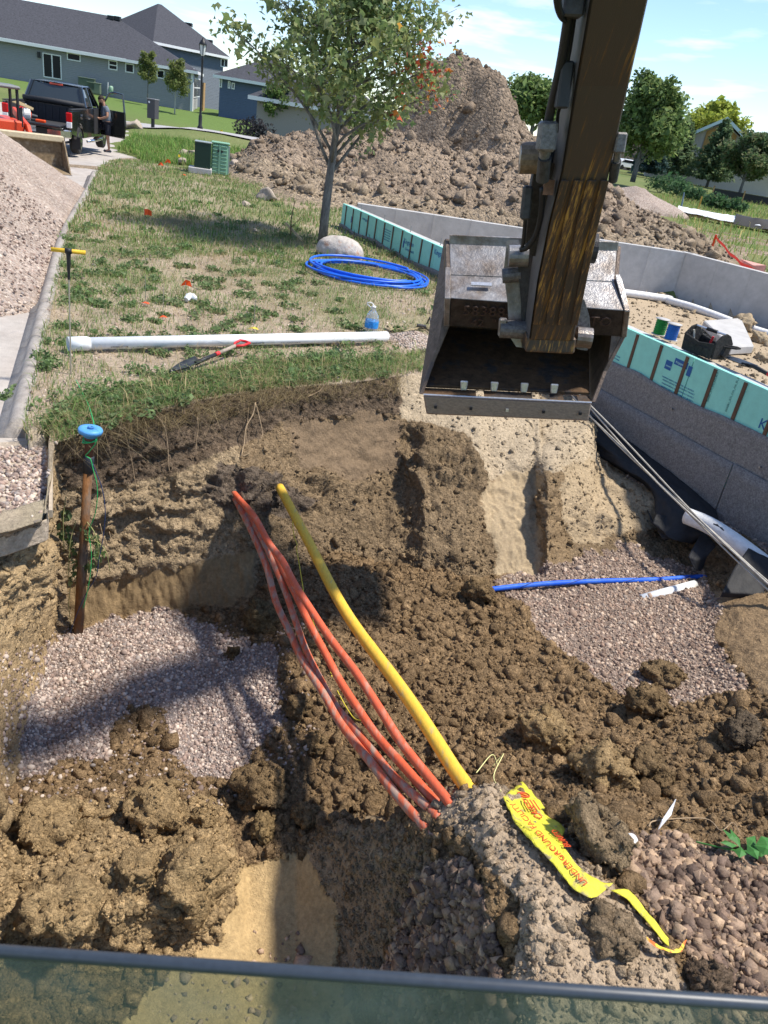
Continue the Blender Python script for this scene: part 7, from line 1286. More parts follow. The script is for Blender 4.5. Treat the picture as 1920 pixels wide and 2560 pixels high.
q = hB-org+v*8+u*.8; MB().prism([hB-org+v*6.3+u*.7+np.array([0, 0, .6-(hB-org)[2]]), hB-org+v*10+u*.7+np.array([0, 0, .6-(hB-org)[2]]), hB-org+v*10+u*.9+np.array([0, 0, .6-(hB-org)[2]]), hB-org+v*6.3+u*.9+np.array([0, 0, .6-(hB-org)[2]])], (0, 0, .15)).build('porch_rail', M_BRWN, hs)
# utility cabinets by the wall
for i, (px, py, w, h_, lab) in enumerate(((218, 224, 1.5, .95, 'dark green utility cabinet by the grey house, left one'), (236, 234, 1.2, .9, 'lighter green utility cabinet by the grey house, right one'))):
    f = hplane((px, py), hA-v*1.2, u); t = thing('utility_cabinet', lab, 'utility cabinet', f, 0, 'utility cabinets by the house'); rm = Matrix((u, v, (0, 0, 1))).transposed(); m_ = mat('cabinet_green_%s' % 'ab'[i], ((.08, .11, .08), (.12, .155, .11))[i], rough=.6, var=.06); MB().box((0, 0, h_/2), (w, .8, h_), rm).build('body', m_, t, bevel=.05); MB().box((0, 0, h_+.03), (w+.08, .88, .08), rm).build('lid', m_, t, bevel=.03)
f = hplane((278, 236), hA-v*1.0, u); t = thing('service_pedestal', 'pale green service pedestal on the lawn by the grey house', 'pedestal', f); mb = MB(); mb.lathe([(.2, 0), (.2, .6), (.16, .7), (.06, .74)], 14); mb.build('body', mat('pale_green_plastic', (.28, .42, .31), rough=.6, var=.05), t, True); MB().cyl((-.35, 0, 0), (-.3, 0, 1.0), .05, n=8).build('riser', M_VENT, t)
# two-storey house behind
d2 = 104.0
def hz3(px, py, d): return PR(px, py, d)
a2, b2 = PR(385, 190, d2), PR(556, 215, d2+6); z2 = gz-.5; uu, vv, LL = house_frame(a2, b2); h2 = thing('house', 'two-storey slate-grey house with dark roof behind the long house', 'house', (a2[0], a2[1], z2)); ez = PR(470, 122, d2+3)[2]-z2; sv_u, sv_v = u, v; u, v = uu, vv
MB().prism([np.array([0, 0, 0]), uu*LL, uu*LL+vv*12, vv*12], (0, 0, ez)).build('wall', M_SIDE2, h2); rr2 = hip(h2, 0, LL, 0, 12, ez, 4.2, slope_end=.8)
window(h2, a2, uu, vv, [z0c(1430, 375), z0c(1475, 440)], 'window', 'v'); window(h2, a2, uu, vv, [z0c(1150, 305), z0c(1166, 322)], 'window', False)
for px, py in ((443, 70), (474, 76)): q = hplane((px, py), a2+vv*3.5, uu)-np.array([a2[0], a2[1], z2]); MB().cyl(q-np.array([0, 0, .8]), q+np.array([0, 0, .4]), .18, n=10).build('roof_vent', M_VENT, rr2)
for px, py in ((456, 62), (472, 62), (511, 102), (523, 104)): q = hplane((px, py), a2+vv*5.0, uu)-np.array([a2[0], a2[1], z2]); MB().box(q, (.8, .6, .4)).build('box_vent', M_BLKV, rr2)
# blue house half hidden by the maple
a3 = stand((546, 286), (546, 188), 3.4); b3 = a3+np.array([9, .5, 0]); z3 = a3[2]-.3; uu, vv, LL = house_frame(a3, b3); h3 = thing('house', 'blue-sided house with white-framed small windows partly behind the maple', 'house', (a3[0], a3[1], z3)); u, v = uu, vv
MB().prism([np.array([0, 0, 0]), uu*LL, uu*LL+vv*9, vv*9], (0, 0, 3.7)).build('wall', M_SIDE3, h3); hip(h3, 0, LL, 0, 9, 3.7, 2.6)
for pa, pb in ((z0c(1424, 497), z0c(1438, 568)), (z0c(1478, 525), z0c(1492, 575)), (z0c(1502, 535), z0c(1520, 580))): window(h3, a3, uu, vv, [pa, pb], 'window', False)
a4 = PR(640, 300, 64); o = thing('house', 'grey-brown house wall glimpsed low behind the maple crown', 'house', (a4[0], a4[1], bz(a4[0], a4[1])-.2)); MB().box((4.5, 3, 1.6), (9, 6, 3.2)).build('wall', mat('grey_brown_wall', (.28, .26, .245), rough=.8, var=.1), o); u, v = np.array([1., 0, 0]), np.array([0, 1., 0]); hip(o, 0, 9, 0, 6, 3.2, 2.0)
u, v = sv_u, sv_v
# tall gabled house at right and low tan building
D5 = 140; ap = PR(1817, 294, D5); gl5 = PR(1715, 380, D5); o5 = PR(1770, 465, D5); zb5 = bz(o5[0], o5[1])-.5; h5 = thing('house', 'tall cream gabled house with brown roof behind the pines at right', 'house', (ap[0], ap[1], zb5)); az = ap[2]-zb5
gw = 9.5; sl5 = .62; dpt = 26.0; gx5 = np.array([.97, -.22, 0]); gy5 = np.array([.22, .97, 0]); T = lambda s, d, z: gx5*s+gy5*d+np.array([0, 0, z])
wl5 = [T(-gw, 0, 0), T(gw, 0, 0), T(gw, 0, az-.6-sl5*gw), T(0, 0, az-.6), T(-gw, 0, az-.6-sl5*gw)]; MB().prism(wl5, gy5*dpt).build('wall', M_SIDE4, h5)
MB().prism([T(-2.2, -.05, az-.8-2.2*sl5-5), T(2.2, -.05, az-.8-2.2*sl5-5), T(2.2, -.05, az-.8-2.2*sl5), T(0, -.05, az-.8), T(-2.2, -.05, az-.8-2.2*sl5)], -gy5*.1).build('gable_boarding', mat('ochre_boards', (.44, .26, .09), rough=.8, var=.2, scale=3, stretch=(6, 1, .3)), h5)
rf = MB(); ov = 1.4
for s in (-1, 1): rf.prism([T(0, -ov, az), T(s*(gw+1.2), -ov, az-sl5*(gw+1.2)), T(s*(gw+1.2), -ov, az-sl5*(gw+1.2)-.35), T(0, -ov, az-.35)], gy5*(dpt+2*ov))
rfo = rf.build('roof', M_SHING2, h5); fa = MB()
for s in (-1, 1): fa.prism([T(0, -ov-.12, az+.05), T(s*(gw+1.3), -ov-.12, az+.05-sl5*(gw+1.3)), T(s*(gw+1.3), -ov-.12, az-.45-sl5*(gw+1.3)), T(0, -ov-.12, az-.45)], gy5*.1)
fa.build('fascia', mat('pale_green_trim', (.55, .66, .62), rough=.6, var=.03), rfo)
b6 = PR(1600, 425, 175); h6 = thing('low_building', 'long low tan building behind the parked cars', 'building', (b6[0], b6[1], bz(b6[0], b6[1])-.5)); MB().box((6, 8, 3.0), (30, 14, 6.0)).build('wall', mat('tan_wall', (.36, .25, .19), rough=.85, var=.05), h6); MB().box((6, 8, 6.2), (30.6, 14.6, .4)).build('roof', mat('tan_roof', (.42, .33, .27), rough=.85, var=.05), h6)
# ------------------------------------------------------------------ street furniture
lp_ = A_LAMP; lt_ = thing('lamp_post', 'black lantern street lamp standing at the road bend', 'street lamp', lp_); M_LAMPB = mat('black_lamp_paint', (.018, .018, .02), rough=.45, var=.05)
tz = 4.3; mb = MB(); mb.lathe([(.16, 0), (.15, .1), (.10, .16), (.10, .62), (.075, .7), (.06, .8), (.055, 3.3), (.07, 3.36), (.05, 3.42), (.05, 3.5)], 12); mb.build('post', M_LAMPB, lt_, True)
mb = MB(); mb.lathe([(.07, 3.5), (.12, 3.56), (.17, 4.0), (.17, 4.02)], 8); mb.build('glass', mat('lamp_glass', (.55, .57, .56), rough=.15, var=.05), lt_); 
for k in range(4): a = k*math.pi/2+.4; MB().cyl((math.cos(a)*.10, math.sin(a)*.10, 3.52), (math.cos(a)*.19, math.sin(a)*.19, 4.02), .018, n=5).build('lantern_rib', M_LAMPB, lt_)
mb = MB(); mb.lathe([(.21, 4.0), (.21, 4.05), (.12, 4.2), (.05, 4.26), (.04, 4.32), (.01, 4.36)], 12); mb.build('lantern_roof', M_LAMPB, lt_, True)
ml = thing('mailbox', 'dark grey cluster mailbox on a short post by the road', 'mailbox', A_MAIL, -.25); M_MB = mat('mailbox_grey', (.055, .055, .058), rough=.5, var=.06); MB().box((0, 0, .3), (.14, .14, .7)).build('post', M_LAMPB, ml); MB().box((0, 0, 1.05), (.5, .42, .95)).build('cabinet', M_MB, ml, bevel=.02); MB().box((0, 0, 1.54), (.54, .46, .05)).build('lid', mat('mailbox_lid', (.2, .2, .2), rough=.5, var=.05), ml, bevel=.01); MB().cyl((-.1, -.212, 1.38), (-.1, -.225, 1.38), .055, n=12).build('badge', M_VENT, ml)
pd_ = gl(548, 437); pe = thing('cable_pedestal', 'tall pale green ribbed telecom pedestal in the grass', 'pedestal', pd_, .25); M_PALEG = mat('pale_green_shell', (.20, .38, .26), rough=.55, var=.05); MB().box((0, 0, .43), (.50, .30, .86), None, .96).build('shell', M_PALEG, pe, bevel=.04, seg=3); MB().box((0, 0, .875), (.54, .33, .05)).build('cap', M_PALEG, pe, bevel=.02)
for k in range(8): 
    for s in (-.13, .11): MB().box((s, -.155, .10+k*.098), (.17, .03, .028)).build('rib', M_PALEG, pe, bevel=.006)
MB().box((-.01, -.16, .43), (.06, .03, .8)).build('spine', M_PALEG, pe); 
for s in (-.05, .05): MB().box((s, -.172, .66), (.05, .012, .07)).build('latch', M_BLKV, pe)
MB().box((.26, .02, .42), (.04, .2, .78)).build('side_post', mat('side_post_grey', (.3, .33, .31), rough=.6, var=.05), pe)
tx = gl(500, 434); tr_ = thing('transformer_box', 'dark green box on a concrete pad left of the ribbed pedestal', 'utility box', tx, .25); MB().box((0, .1, .08), (.66, .6, .17)).build('pad', M_CW, tr_, bevel=.015); M_DKG = mat('dark_green_paint', (.012, .035, .025), rough=.4, var=.08); MB().box((.06, .1, .50), (.46, .44, .70)).build('cabinet', M_DKG, tr_, bevel=.015); MB().box((.06, .1, .855), (.48, .46, .03)).build('lid', mat('green_lid', (.25, .29, .29), rough=.45, var=.05), tr_, bevel=.01); MB().box((.06, .1, .21), (.43, .41, .12)).build('base', M_BLKV, tr_)
# stakes, tape and boards in the meadow
def meadow(px, py, d): q = PR(px, py, d); q[2] = bz(q[0], q[1]); return q
t = thing('marker_stake', 'orange-topped survey stake in the meadow at right', 'stake', meadow(1748, 515, 52)); MB().box((0, 0, .45), (.09, .05, .9)).build('stake', mat('stake_orange', (.62, .33, .06), rough=.7, var=.1), t); t = thing('marker_stake', 'bluish bent stake in the meadow left of the orange one', 'stake', meadow(1706, 510, 52)); MB().tube([(0, 0, 0), (-.04, 0, .45), (-.1, 0, .95)], [.05, .05, .03], 6).build('stake', mat('stake_blue', (.18, .24, .33), rough=.6, var=.1), t)
sq = meadow(1783, 610, 25.5); sq2 = meadow(1925, 655, 22.5); tp = thing('boundary_tape', 'red boundary tape strung from a short stake at the meadow edge', 'tape', sq); MB().box((0, 0, .3), (.05, .05, .75)).build('stake', M_ORF, tp); M_TR = mat('red_tape', (.75, .06, .05), rough=.4, var=.05, transl=.2); d = sq2-sq; n_ = 14
V = []
for i in range(n_+1): u_ = i/n_; z = .62-.45*math.sin(min(1, u_*1.25)*math.pi/2)-.02*math.sin(i*1.7); V += [d*u_+np.array([0, 0, z+.04]), d*u_+np.array([.02, 0, z-.04])]
MB().add(V, [(2*i, 2*i+1, 2*i+3, 2*i+2) for i in range(n_)]).build('tape', M_TR, tp)
q = meadow(1888, 640, 24); o = MB().add([(-.35, 0, .3), (.35, -.05, .25), (.4, 0, -.02), (-.3, .05, .0), (0, -.1, .2)], [(0, 1, 4), (1, 2, 4), (2, 3, 4), (3, 0, 4)]).build('plastic_sheet', mat('pink_sheet', (.75, .35, .30), rough=.5, var=.1, transl=.3)); o.location = tuple(q); tag(o, 'crumpled pink-red plastic sheet under the boundary tape', 'plastic sheet')
bp0 = meadow(1870, 548, 45); bd = thing('board_pile', 'stack of long boards under white and black sheeting in the meadow', 'board pile', bp0, -.32)
for k in range(7): MB().box((-.4+.5*(k % 2), -.45+.22*k, .12+.1*(k % 3)), (5.5, .2, .09)).build('board', mat('timber', (.40, .27, .15), rough=.8, var=.2, scale=3), bd)
xs = np.linspace(-3.4, 1.2, 24); ys = np.linspace(-.75, .75, 8); Vs = np.array([(x, y, .42+.10*fbm(np.array([[x*2, y*3, 0]]), 3, 5)[0]-.35*max(0, abs(y)-.45)*2) for x in xs for y in ys]); Ii = np.arange(24*8).reshape(24, 8); Fq = np.stack([Ii[:-1, :-1], Ii[1:, :-1], Ii[1:, 1:], Ii[:-1, 1:]], -1).reshape(-1, 4); npmesh('white_sheeting', Vs, Fq, mat('white_poly', (.70, .71, .72), rough=.4, var=.06, scale=3), bd, None, True)
xs = np.linspace(-.6, 1.9, 20); Vs = np.array([(x, y*1.2, .50+.14*fbm(np.array([[x*2, y*3, 4]]), 3, 6)[0]-.5*max(0, abs(y)-.4)*2) for x in xs for y in ys]); npmesh('black_sheeting', Vs, np.stack([np.arange(19)[:, None]*8+np.arange(7), (np.arange(19)[:, None]+1)*8+np.arange(7), (np.arange(19)[:, None]+1)*8+np.arange(7)+1, np.arange(19)[:, None]*8+np.arange(7)+1], -1).reshape(-1, 4), M_FAB, bd, None, True)
sf = thing('silt_fence', 'low black silt fence at the right edge below the round tree', 'fence', meadow(1885, 480, 92)); MB().prism([(-4, 0, 0), (14, -2, 0), (14, -2, .8), (-4, 0, .8)], (0, .1, 0)).build('fabric', M_FAB, sf)
for k in range(7): MB().box((-4+k*3, -k*.33, .5), (.12, .12, 1.1)).build('post', M_BRWN, sf)
# far parked cars
def far_car(px, py, d, col, label, rz):
    q = PR(px, py, d); t = thing('parked_car', label, 'car', q, rz, 'cars parked by the tan building'); m_ = mat('car_paint_%d' % px, col, rough=.25, var=.02, coat=.5)
    pr_ = [(-2.2, .35), (2.2, .35), (2.25, .75), (1.3, .95), (.7, 1.42), (-1.2, 1.45), (-1.9, .98), (-2.25, .85)]; MB().prism([(x, -.88, z) for x, z in pr_], (0, 1.76, 0)).build('body', m_, t, bevel=.06); MB().prism([(x, -.9, z) for x, z in ((1.1, .97), (.65, 1.34), (-1.1, 1.36), (-1.6, 1.0))], (0, 1.8, 0)).build('windows', M_GLZ, t)
    for x in (-1.35, 1.35):
        for y in (-.8, .8): MB().cyl((x, y-.1, .32), (x, y+.1, .32), .32, n=14).build('wheel', M_BLACK, t)
far_car(1561, 424, 132, (.75, .77, .8), 'white car parked by the tan building, left one', .5); far_car(1580, 425, 140, (.25, .28, .33), 'grey car parked by the tan building, right one', .5)
# ------------------------------------------------------------------ pickup truck
M_TRK = mat('black_car_paint', (.012, .014, .013), rough=.18, var=.05, scale=2, coat=.8, spec=.6); M_CHROME = mat('chrome', (.72, .72, .72), rough=.15, metal=1.0, var=.05); M_TYRE = mat('tyre_rubber', (.022, .022, .022), rough=.8, var=.1); M_BEDL = mat('bed_liner', (.035, .035, .037), rough=.7, var=.15, scale=10); M_LAMPR = mat('red_lens', (.55, .01, .012), rough=.2, var=.05); M_LAMPW = mat('clear_lens', (.75, .74, .72), rough=.2, var=.05); M_CAR_GL = mat('car_glass', (.03, .04, .045), rough=.05, var=.05, spec=.8); M_INTER = mat('grey_interior', (.09, .09, .095), rough=.8, var=.1)
zt_ = -.27; R0 = PR(191, 383, 29.4); R1 = PR(252, 370, 33.0); hd3 = (R1-R0); hd3[2] = 0; hd3 /= np.linalg.norm(hd3); lf3 = np.array([-hd3[1], hd3[0], 0]); zg = .5*(R0[2]+R1[2])
tor = R0+lf3*.86; tor[2] = zg
trk = thing('pickup_truck', 'black pickup truck with open tailgate and open front door parked on the street', 'pickup truck', tor, math.atan2(hd3[1], hd3[0]))
# local: x forward, y left, z up, origin under the rear axle
def wheel(x, y, parent):
    s = 1 if y > 0 else -1; w = MB().cyl((x, y-.13, .40), (x, y+.13, .40), .40, n=26).build('wheel', M_TYRE, parent, bevel=.04); MB().cyl((x, y+s*.115, .40), (x, y+s*.137, .40), .265, n=22).build('rim', M_CHROME, w)
    for k in range(6): a = k*math.pi/3; MB().box((x+math.cos(a+.52)*.17, y+s*.139, .40+math.sin(a+.52)*.17), (.10, .012, .10), Matrix.Rotation(-a, 3, 'Y')).build('rim_gap', M_BLACK, w)
    MB().cyl((x, y+s*.13, .40), (x, y+s*.15, .40), .07, n=12).build('hub', M_CHROME, w)
for x in (0, 3.7):
    for y in (-.86, .86): wheel(x, y, trk)
Wt = 1.0
def sidepanel(poly, y, th, name, m_=M_TRK, parent=trk, bevel=.015): s = 1 if y > 0 else -1; return MB().prism([(x, y, z) for x, z in poly], (0, -s*th, 0)).build(name, m_, parent, bevel=bevel)
def arch(cx, r, z0, n=9): return [(cx+r*math.cos(math.pi*k/(n-1)), max(z0, .40+r*math.sin(math.pi*k/(n-1)))) for k in range(n)]
bedpoly = [(-1.02, .62), (-1.08, 1.28), (.95, 1.30), (.98, .45), (.55, .45)]+[(x, z) for x, z in arch(0, .50, .45)]+[(-.55, .55)]
for y in (-Wt, Wt): sidepanel(bedpoly, y, .09, 'bed_side')
MB().box((-.05, 0, .78), (2.0, 1.8, .06)).build('bed_floor', M_BEDL, trk)
bw_ = MB().box((.94, 0, 1.02), (.07, 1.82, .55)).build('bed_front', M_BEDL, trk)
for k in range(8): MB().box((.89, -.78+k*.22, 1.02), (.03, .06, .5)).build('liner_rib', M_BEDL, bw_)
for y in (-.91, .91): MB().box((-.05, y*.985, 1.03), (1.9, .03, .5)).build('bed_liner', M_BEDL, trk)
for y in (-.955, .955): MB().box((-.05, y, 1.315), (2.0, .1, .03)).build('bed_rail', M_BEDL, trk)
tg = MB().box((-1.36, 0, .80), (.58, 1.62, .07)).build('tailgate', M_TRK, trk, bevel=.015); MB().box((-1.36, 0, .84), (.5, 1.5, .012)).build('tailgate_liner', M_BEDL, tg)
bmp = MB().prism([(-1.10, -.98, .50), (-1.22, -.7, .48), (-1.26, 0, .48), (-1.22, .7, .48), (-1.10, .98, .50), (-1.0, .98, .5), (-1.0, -.98, .5)], (0, 0, .24)).build('rear_bumper', M_CHROME, trk, bevel=.03); MB().box((-1.262, 0, .62), (.012, .62, .18)).build('bumper_step', M_BLACK, bmp)
pl2 = MB().box((-1.275, .18, .66), (.012, .34, .17)).build('licence_plate', mat('plate_blue_white', (.50, .55, .6), rough=.4, var=.05), trk); lettering('BKN-107', 'plate_letters', .085, frame((-1.283, .335, .63), (0, -1, 0), (0, 0, 1), (-1, 0, 0)), mat('plate_ink', (.03, .04, .08), var=0), pl2, .001)
for y in (-.93, .93):
    tl = MB().box((-1.075, y, 1.10), (.08, .17, .26)).build('tail_light', M_LAMPR, trk, bevel=.02); MB().box((-1.085, y, .885), (.07, .16, .17)).build('reverse_lens', M_LAMPW, tl, bevel=.015)
# cab
low = [(.98, .45), (.98, 1.33), (3.05, 1.33), (4.55, 1.22), (4.72, .95), (4.7, .55), (4.22, .5)]+[(x, z) for x, z in arch(3.7, .50, .45)]+[(3.15, .42)]
for y in (-Wt, Wt): sidepanel(low, y, .10, 'cab_side')
MB().prism([(1.0, -.92, .5), (1.0, .92, .5), (4.6, .88, .5), (4.6, -.88, .5)], (0, 0, .1)).build('floor', M_BLACK, trk)
MB().prism([(2.95, -.94, 1.30), (2.95, .94, 1.30), (4.55, .88, 1.22), (4.55, -.88, 1.22)], (0, 0, .03)).build('hood', M_TRK, trk, bevel=.01); MB().prism([(4.6, -.92, .5), (4.75, 0, .5), (4.6, .92, .5)], (0, 0, .75)).build('grille', M_CHROME, trk)
MB().prism([(1.28, -.74, 1.90), (1.22, 0, 1.93), (1.28, .74, 1.90), (2.6, .72, 1.92), (2.66, 0, 1.95), (2.6, -.72, 1.92)], (0, 0, .035)).build('roof', M_TRK, trk, bevel=.02)
def pil(a, b, w=.05): MB().tube([a, b], w, 6).build('roof_pillar', M_TRK, trk)
for s in (-1, 1): pil((1.03, s*.93, 1.33), (1.28, s*.75, 1.91), .07); pil((2.0, s*.93, 1.33), (1.95, s*.75, 1.91)); pil((3.1, s*.92, 1.33), (2.6, s*.73, 1.92), .045)
MB().prism([(1.04, -.88, 1.34), (1.04, .88, 1.34), (1.27, .70, 1.89), (1.27, -.70, 1.89)], (.01, 0, 0)).build('rear_window', M_CAR_GL, trk); MB().prism([(3.12, -.86, 1.34), (3.12, .86, 1.34), (2.6, .68, 1.91), (2.6, -.68, 1.91)], (.01, 0, 0)).build('windscreen', M_CAR_GL, trk)
MB().prism([(1.12, -.92, 1.36), (1.95, -.92, 1.36), (1.92, -.76, 1.86), (1.32, -.76, 1.86)], (0, .01, 0)).build('side_window', M_CAR_GL, trk)
for x0, x1 in ((1.12, 1.95), (2.05, 2.95)): MB().prism([(x0, .92, 1.36), (x1, .92, 1.36), (x1-.25, .76, 1.86), (x0+.1, .76, 1.86)], (0, -.01, 0)).build('side_window', M_CAR_GL, trk)
MB().box((1.255, 0, 1.905), (.05, .42, .06)).build('brake_light', mat('lit_brake_lens', (.65, .10, .06), rough=.3, var=.1), trk, bevel=.01)
ton = MB().tube([(.86, -.95, 1.40), (.84, 0, 1.42), (.86, .95, 1.40)], .075, 12).build('cover_roll', M_BEDL, trk, True)
MB().box((1.45, 0, .95), (.35, 1.5, .7)).build('rear_seat', M_INTER, trk, bevel=.06); MB().box((2.25, -.42, 1.05), (.25, .55, .9)).build('front_seat', M_INTER, trk, bevel=.07); MB().box((2.25, .42, 1.05), (.25, .55, .9)).build('front_seat', M_INTER, trk, bevel=.07)
MB().tube([(.75, -1.06, .36), (1.8, -1.10, .36), (2.95, -1.06, .36)], .05, 10).build('running_board', M_CHROME, trk, True)
MB().box((1.35, -1.005, 1.02), (.2, .03, .06)).build('door_handle', M_CHROME, trk, bevel=.012); MB().box((1.98, -1.002, .9), (.012, .01, .85)).build('door_gap', M_BLACK, trk)
MB().box((2.5, -1.001, .93), (.98, .02, .78)).build('door_opening', M_BLKV, trk)
MB().box((-.42, -.97, .35), (.03, .26, .36)).build('mud_flap', M_BLACK, trk); MB().cyl((.3, -1.012, 1.1), (.3, -1.02, 1.1), .08, n=14).build('fuel_flap', M_CHROME, trk)
MB().box((-.9, 0, .42), (.3, 1.4, .12)).build('underbody', M_BLACK, trk); MB().cyl((-.2, -.75, .35), (-1.15, -.78, .36), .04, n=8).build('exhaust', M_DARK, trk)
# open front door hinged at x=3.0
dr_ = math.radians(62); dx, dy = -math.cos(dr_), -math.sin(dr_); D_ = lambda s, z, o=0: (3.0+dx*s+dy*-o*0, -1.0+dy*s, z)
dn_ = np.array([-dy, dx, 0])*.07
door = MB().prism([D_(0, .48), D_(1.02, .48), D_(1.08, .9), D_(1.05, 1.33), D_(0, 1.33)], dn_).build('front_door', M_TRK, trk, bevel=.015)
MB().prism([np.array(D_(.08, .55))+dn_*1.05, np.array(D_(.95, .55))+dn_*1.05, np.array(D_(.98, 1.25))+dn_*1.05, np.array(D_(.08, 1.25))+dn_*1.05], dn_*.3).build('door_lining', M_INTER, door); MB().tube([D_(.02, 1.33), D_(.42, 1.86), D_(.6, 1.90), D_(.98, 1.88), D_(1.05, 1.33)], .035, 6).build('window_frame', M_TRK, door); MB().prism([np.array(D_(.1, .72))+dn_*1.4, np.array(D_(.8, .72))+dn_*1.4, np.array(D_(.8, .80))+dn_*1.4, np.array(D_(.1, .80))+dn_*1.4], dn_*.8).build('arm_rest', M_BLACK, door)
MB().box(D_(.05, 1.42), (.2, .12, .22)).build('side_mirror', M_BLACK, door, bevel=.03)
Mt = Matrix.Translation(Vector(tor)) @ Matrix.Rotation(math.atan2(hd3[1], hd3[0]), 4, 'Z')
def intruck(name, label, cat, loc, rz=0): q = Mt @ Vector(loc); return thing(name, label, cat, tuple(q), trk.rotation_euler[2]+rz)
t = intruck('fuel_can', 'red plastic fuel can standing in the truck bed', 'fuel can', (-.55, .60, .82)); MB().box((0, 0, .17), (.36, .22, .34)).build('can', MATS['red_plastic'], t, bevel=.03); MB().tube([(-.1, 0, .33), (-.08, 0, .40), (.08, 0, .40), (.1, 0, .33)], .018, 6).build('handle', MATS['red_plastic'], t)
t = intruck('leaf_blower', 'white handheld leaf blower lying on the tailgate', 'leaf blower', (-1.05, .32, .85), .4); MB().cyl((0, -.1, .16), (0, .1, .16), .16, n=18).build('housing', mat('white_plastic', (.72, .72, .72), rough=.45, var=.05), t, bevel=.02); MB().cyl((0, -.115, .14), (0, -.13, .14), .09, n=14).build('starter_cover', M_ORF, t); MB().tube([(-.08, 0, .28), (-.06, 0, .40), (.1, 0, .41), (.14, 0, .28)], .03, 8).build('handle', MATS['white_plastic'], t); MB().cyl((.1, -.02, .16), (.5, -.35, .1), .05, .035, n=10).build('nozzle', M_INTER, t)
t = intruck('tool_case', 'small orange tool lying on the tailgate', 'tool', (-1.3, -.15, .85)); MB().box((0, 0, .04), (.16, .28, .08)).build('body', M_ORF, t, bevel=.02); MB().box((0, .2, .03), (.05, .15, .05)).build('grip', M_BLACK, t)
t = intruck('string_trimmer', 'string trimmer leaning against the tailgate, guard upwards', 'trimmer', (-1.75, .35, 0)); MB().tube([(-.1, .1, 0), (.1, 0, .7), (.25, -.1, 1.25)], .017, 8).build('shaft', mat('pale_shaft', (.5, .48, .42), rough=.5, var=.1), t); MB().prism([(.1, .2, 1.30), (.35, .1, 1.34), (.5, -.3, 1.20), (.25, -.35, 1.15)], (0, 0, .02)).build('guard', mat('muddy_guard', (.25, .19, .1), rough=.8, var=.2), t)
# ------------------------------------------------------------------ person stepping up to the cab
def skin(name, verts, edges, radii, m_, parent, root=0, sub=2):
    me = bpy.data.meshes.new(name); me.from_pydata([tuple(map(float, p)) for p in verts], edges, []); o = bpy.data.objects.new(name, me); COL.objects.link(o)
    o.modifiers.new('skin', 'SKIN'); sv_ = me.skin_vertices[0].data if me.skin_vertices else None
    if sv_ is None: me.attributes; bpy.context.view_layer.objects.active = o
    for i, r in enumerate(radii):
        r = r if hasattr(r, '__len__') else (r, r); me.skin_vertices[0].data[i].radius = r; me.skin_vertices[0].data[i].use_root = (i == root)
    o.modifiers.new('sub', 'SUBSURF').levels = sub; dg = bpy.context.evaluated_depsgraph_get(); m2 = bpy.data.meshes.new_from_object(o.evaluated_get(dg)); bpy.data.objects.remove(o)
    m2.materials.clear(); m2.materials.append(m_)
    for p in m2.polygons: p.use_smooth = True
    q = bpy.data.objects.new(name, m2); return link(q, parent)
pp_ = A_PERSON-hd3*.3-lf3*.12; pp_[2] = A_PERSON[2]; per = thing('person', 'bearded person in grey T-shirt and dark shorts looking at a phone beside the truck', 'person', pp_, math.atan2(hd3[1], hd3[0])+math.radians(115))
M_SKIN = mat('skin', (.42, .23, .15), rough=.55, var=.06); M_SHIRT = mat('heather_grey_shirt', (.17, .20, .235), rough=.9, var=.12, scale=20); M_SHORT = mat('dark_shorts', (.018, .02, .03), rough=.9, var=.15); M_HAIR = mat('dark_hair', (.03, .02, .014), rough=.8, var=.2); M_SHOE = mat('grey_shoe', (.10, .10, .105), rough=.8, var=.1)
# local: x = facing direction, y = person's left, z up.  left leg stands, right leg steps up
BV = [(0, 0, .92), (.02, 0, 1.12), (.05, 0, 1.33), (.09, 0, 1.50), (.13, 0, 1.56), (.15, 0, 1.63),
      (.05, .19, 1.42), (.06, .27, 1.16), (.28, .14, 1.06), (.36, .08, 1.09),
      (.05, -.19, 1.42), (.08, -.27, 1.16), (.30, -.16, 1.10), (.36, -.06, 1.16),
      (.0, .10, .88), (.02, .12, .48), (-.02, .13, .09), (.13, .15, .04),
      (.03, -.11, .90), (.30, -.18, .78), (.24, -.22, .43), (.38, -.23, .38)]
BE = [(0, 1), (1, 2), (2, 3), (3, 4), (4, 5), (2, 6), (6, 7), (7, 8), (8, 9), (2, 10), (10, 11), (11, 12), (12, 13), (0, 14), (14, 15), (15, 16), (16, 17), (0, 18), (18, 19), (19, 20), (20, 21)]
BR_ = [.16, .16, .165, .07, .065, .07, .065, .05, .038, .03, .065, .05, .038, .03, .095, .062, .042, .04, .095, .066, .042, .04]
skin('body', BV, BE, BR_, M_SKIN, per)
skin('shirt', [BV[0], BV[1], BV[2], (.075, 0, 1.45), BV[6], (.055, .245, 1.25), BV[10], (.07, -.245, 1.25)], [(0, 1), (1, 2), (2, 3), (2, 4), (4, 5), (2, 6), (6, 7)], [(.195, .2), (.195, .2), (.195, .205), .11, .098, .085, .098, .085], M_SHIRT, per)
skin('shorts', [(0, 0, .94), BV[14], (.01, .12, .52), BV[18], (.27, -.17, .74)], [(0, 1), (1, 2), (0, 3), (3, 4)], [.165, .118, .105, .118, .108], M_SHORT, per)
V0h, F0h = ico(3)
def head_shape(V):
    V = V.copy()*np.array([.105, .082, .125]); V[:, 0] += np.where((V[:, 2] < -.02) & (V[:, 0] > 0), .012, 0); return V
hv = head_shape(V0h); tl_ = Matrix.Rotation(.55, 3, 'Y'); hc_ = np.array([.19, 0, 1.665]); hv = (np.array(tl_) @ hv.T).T+hc_; npmesh('head', hv, F0h, M_SKIN, per, None, True)
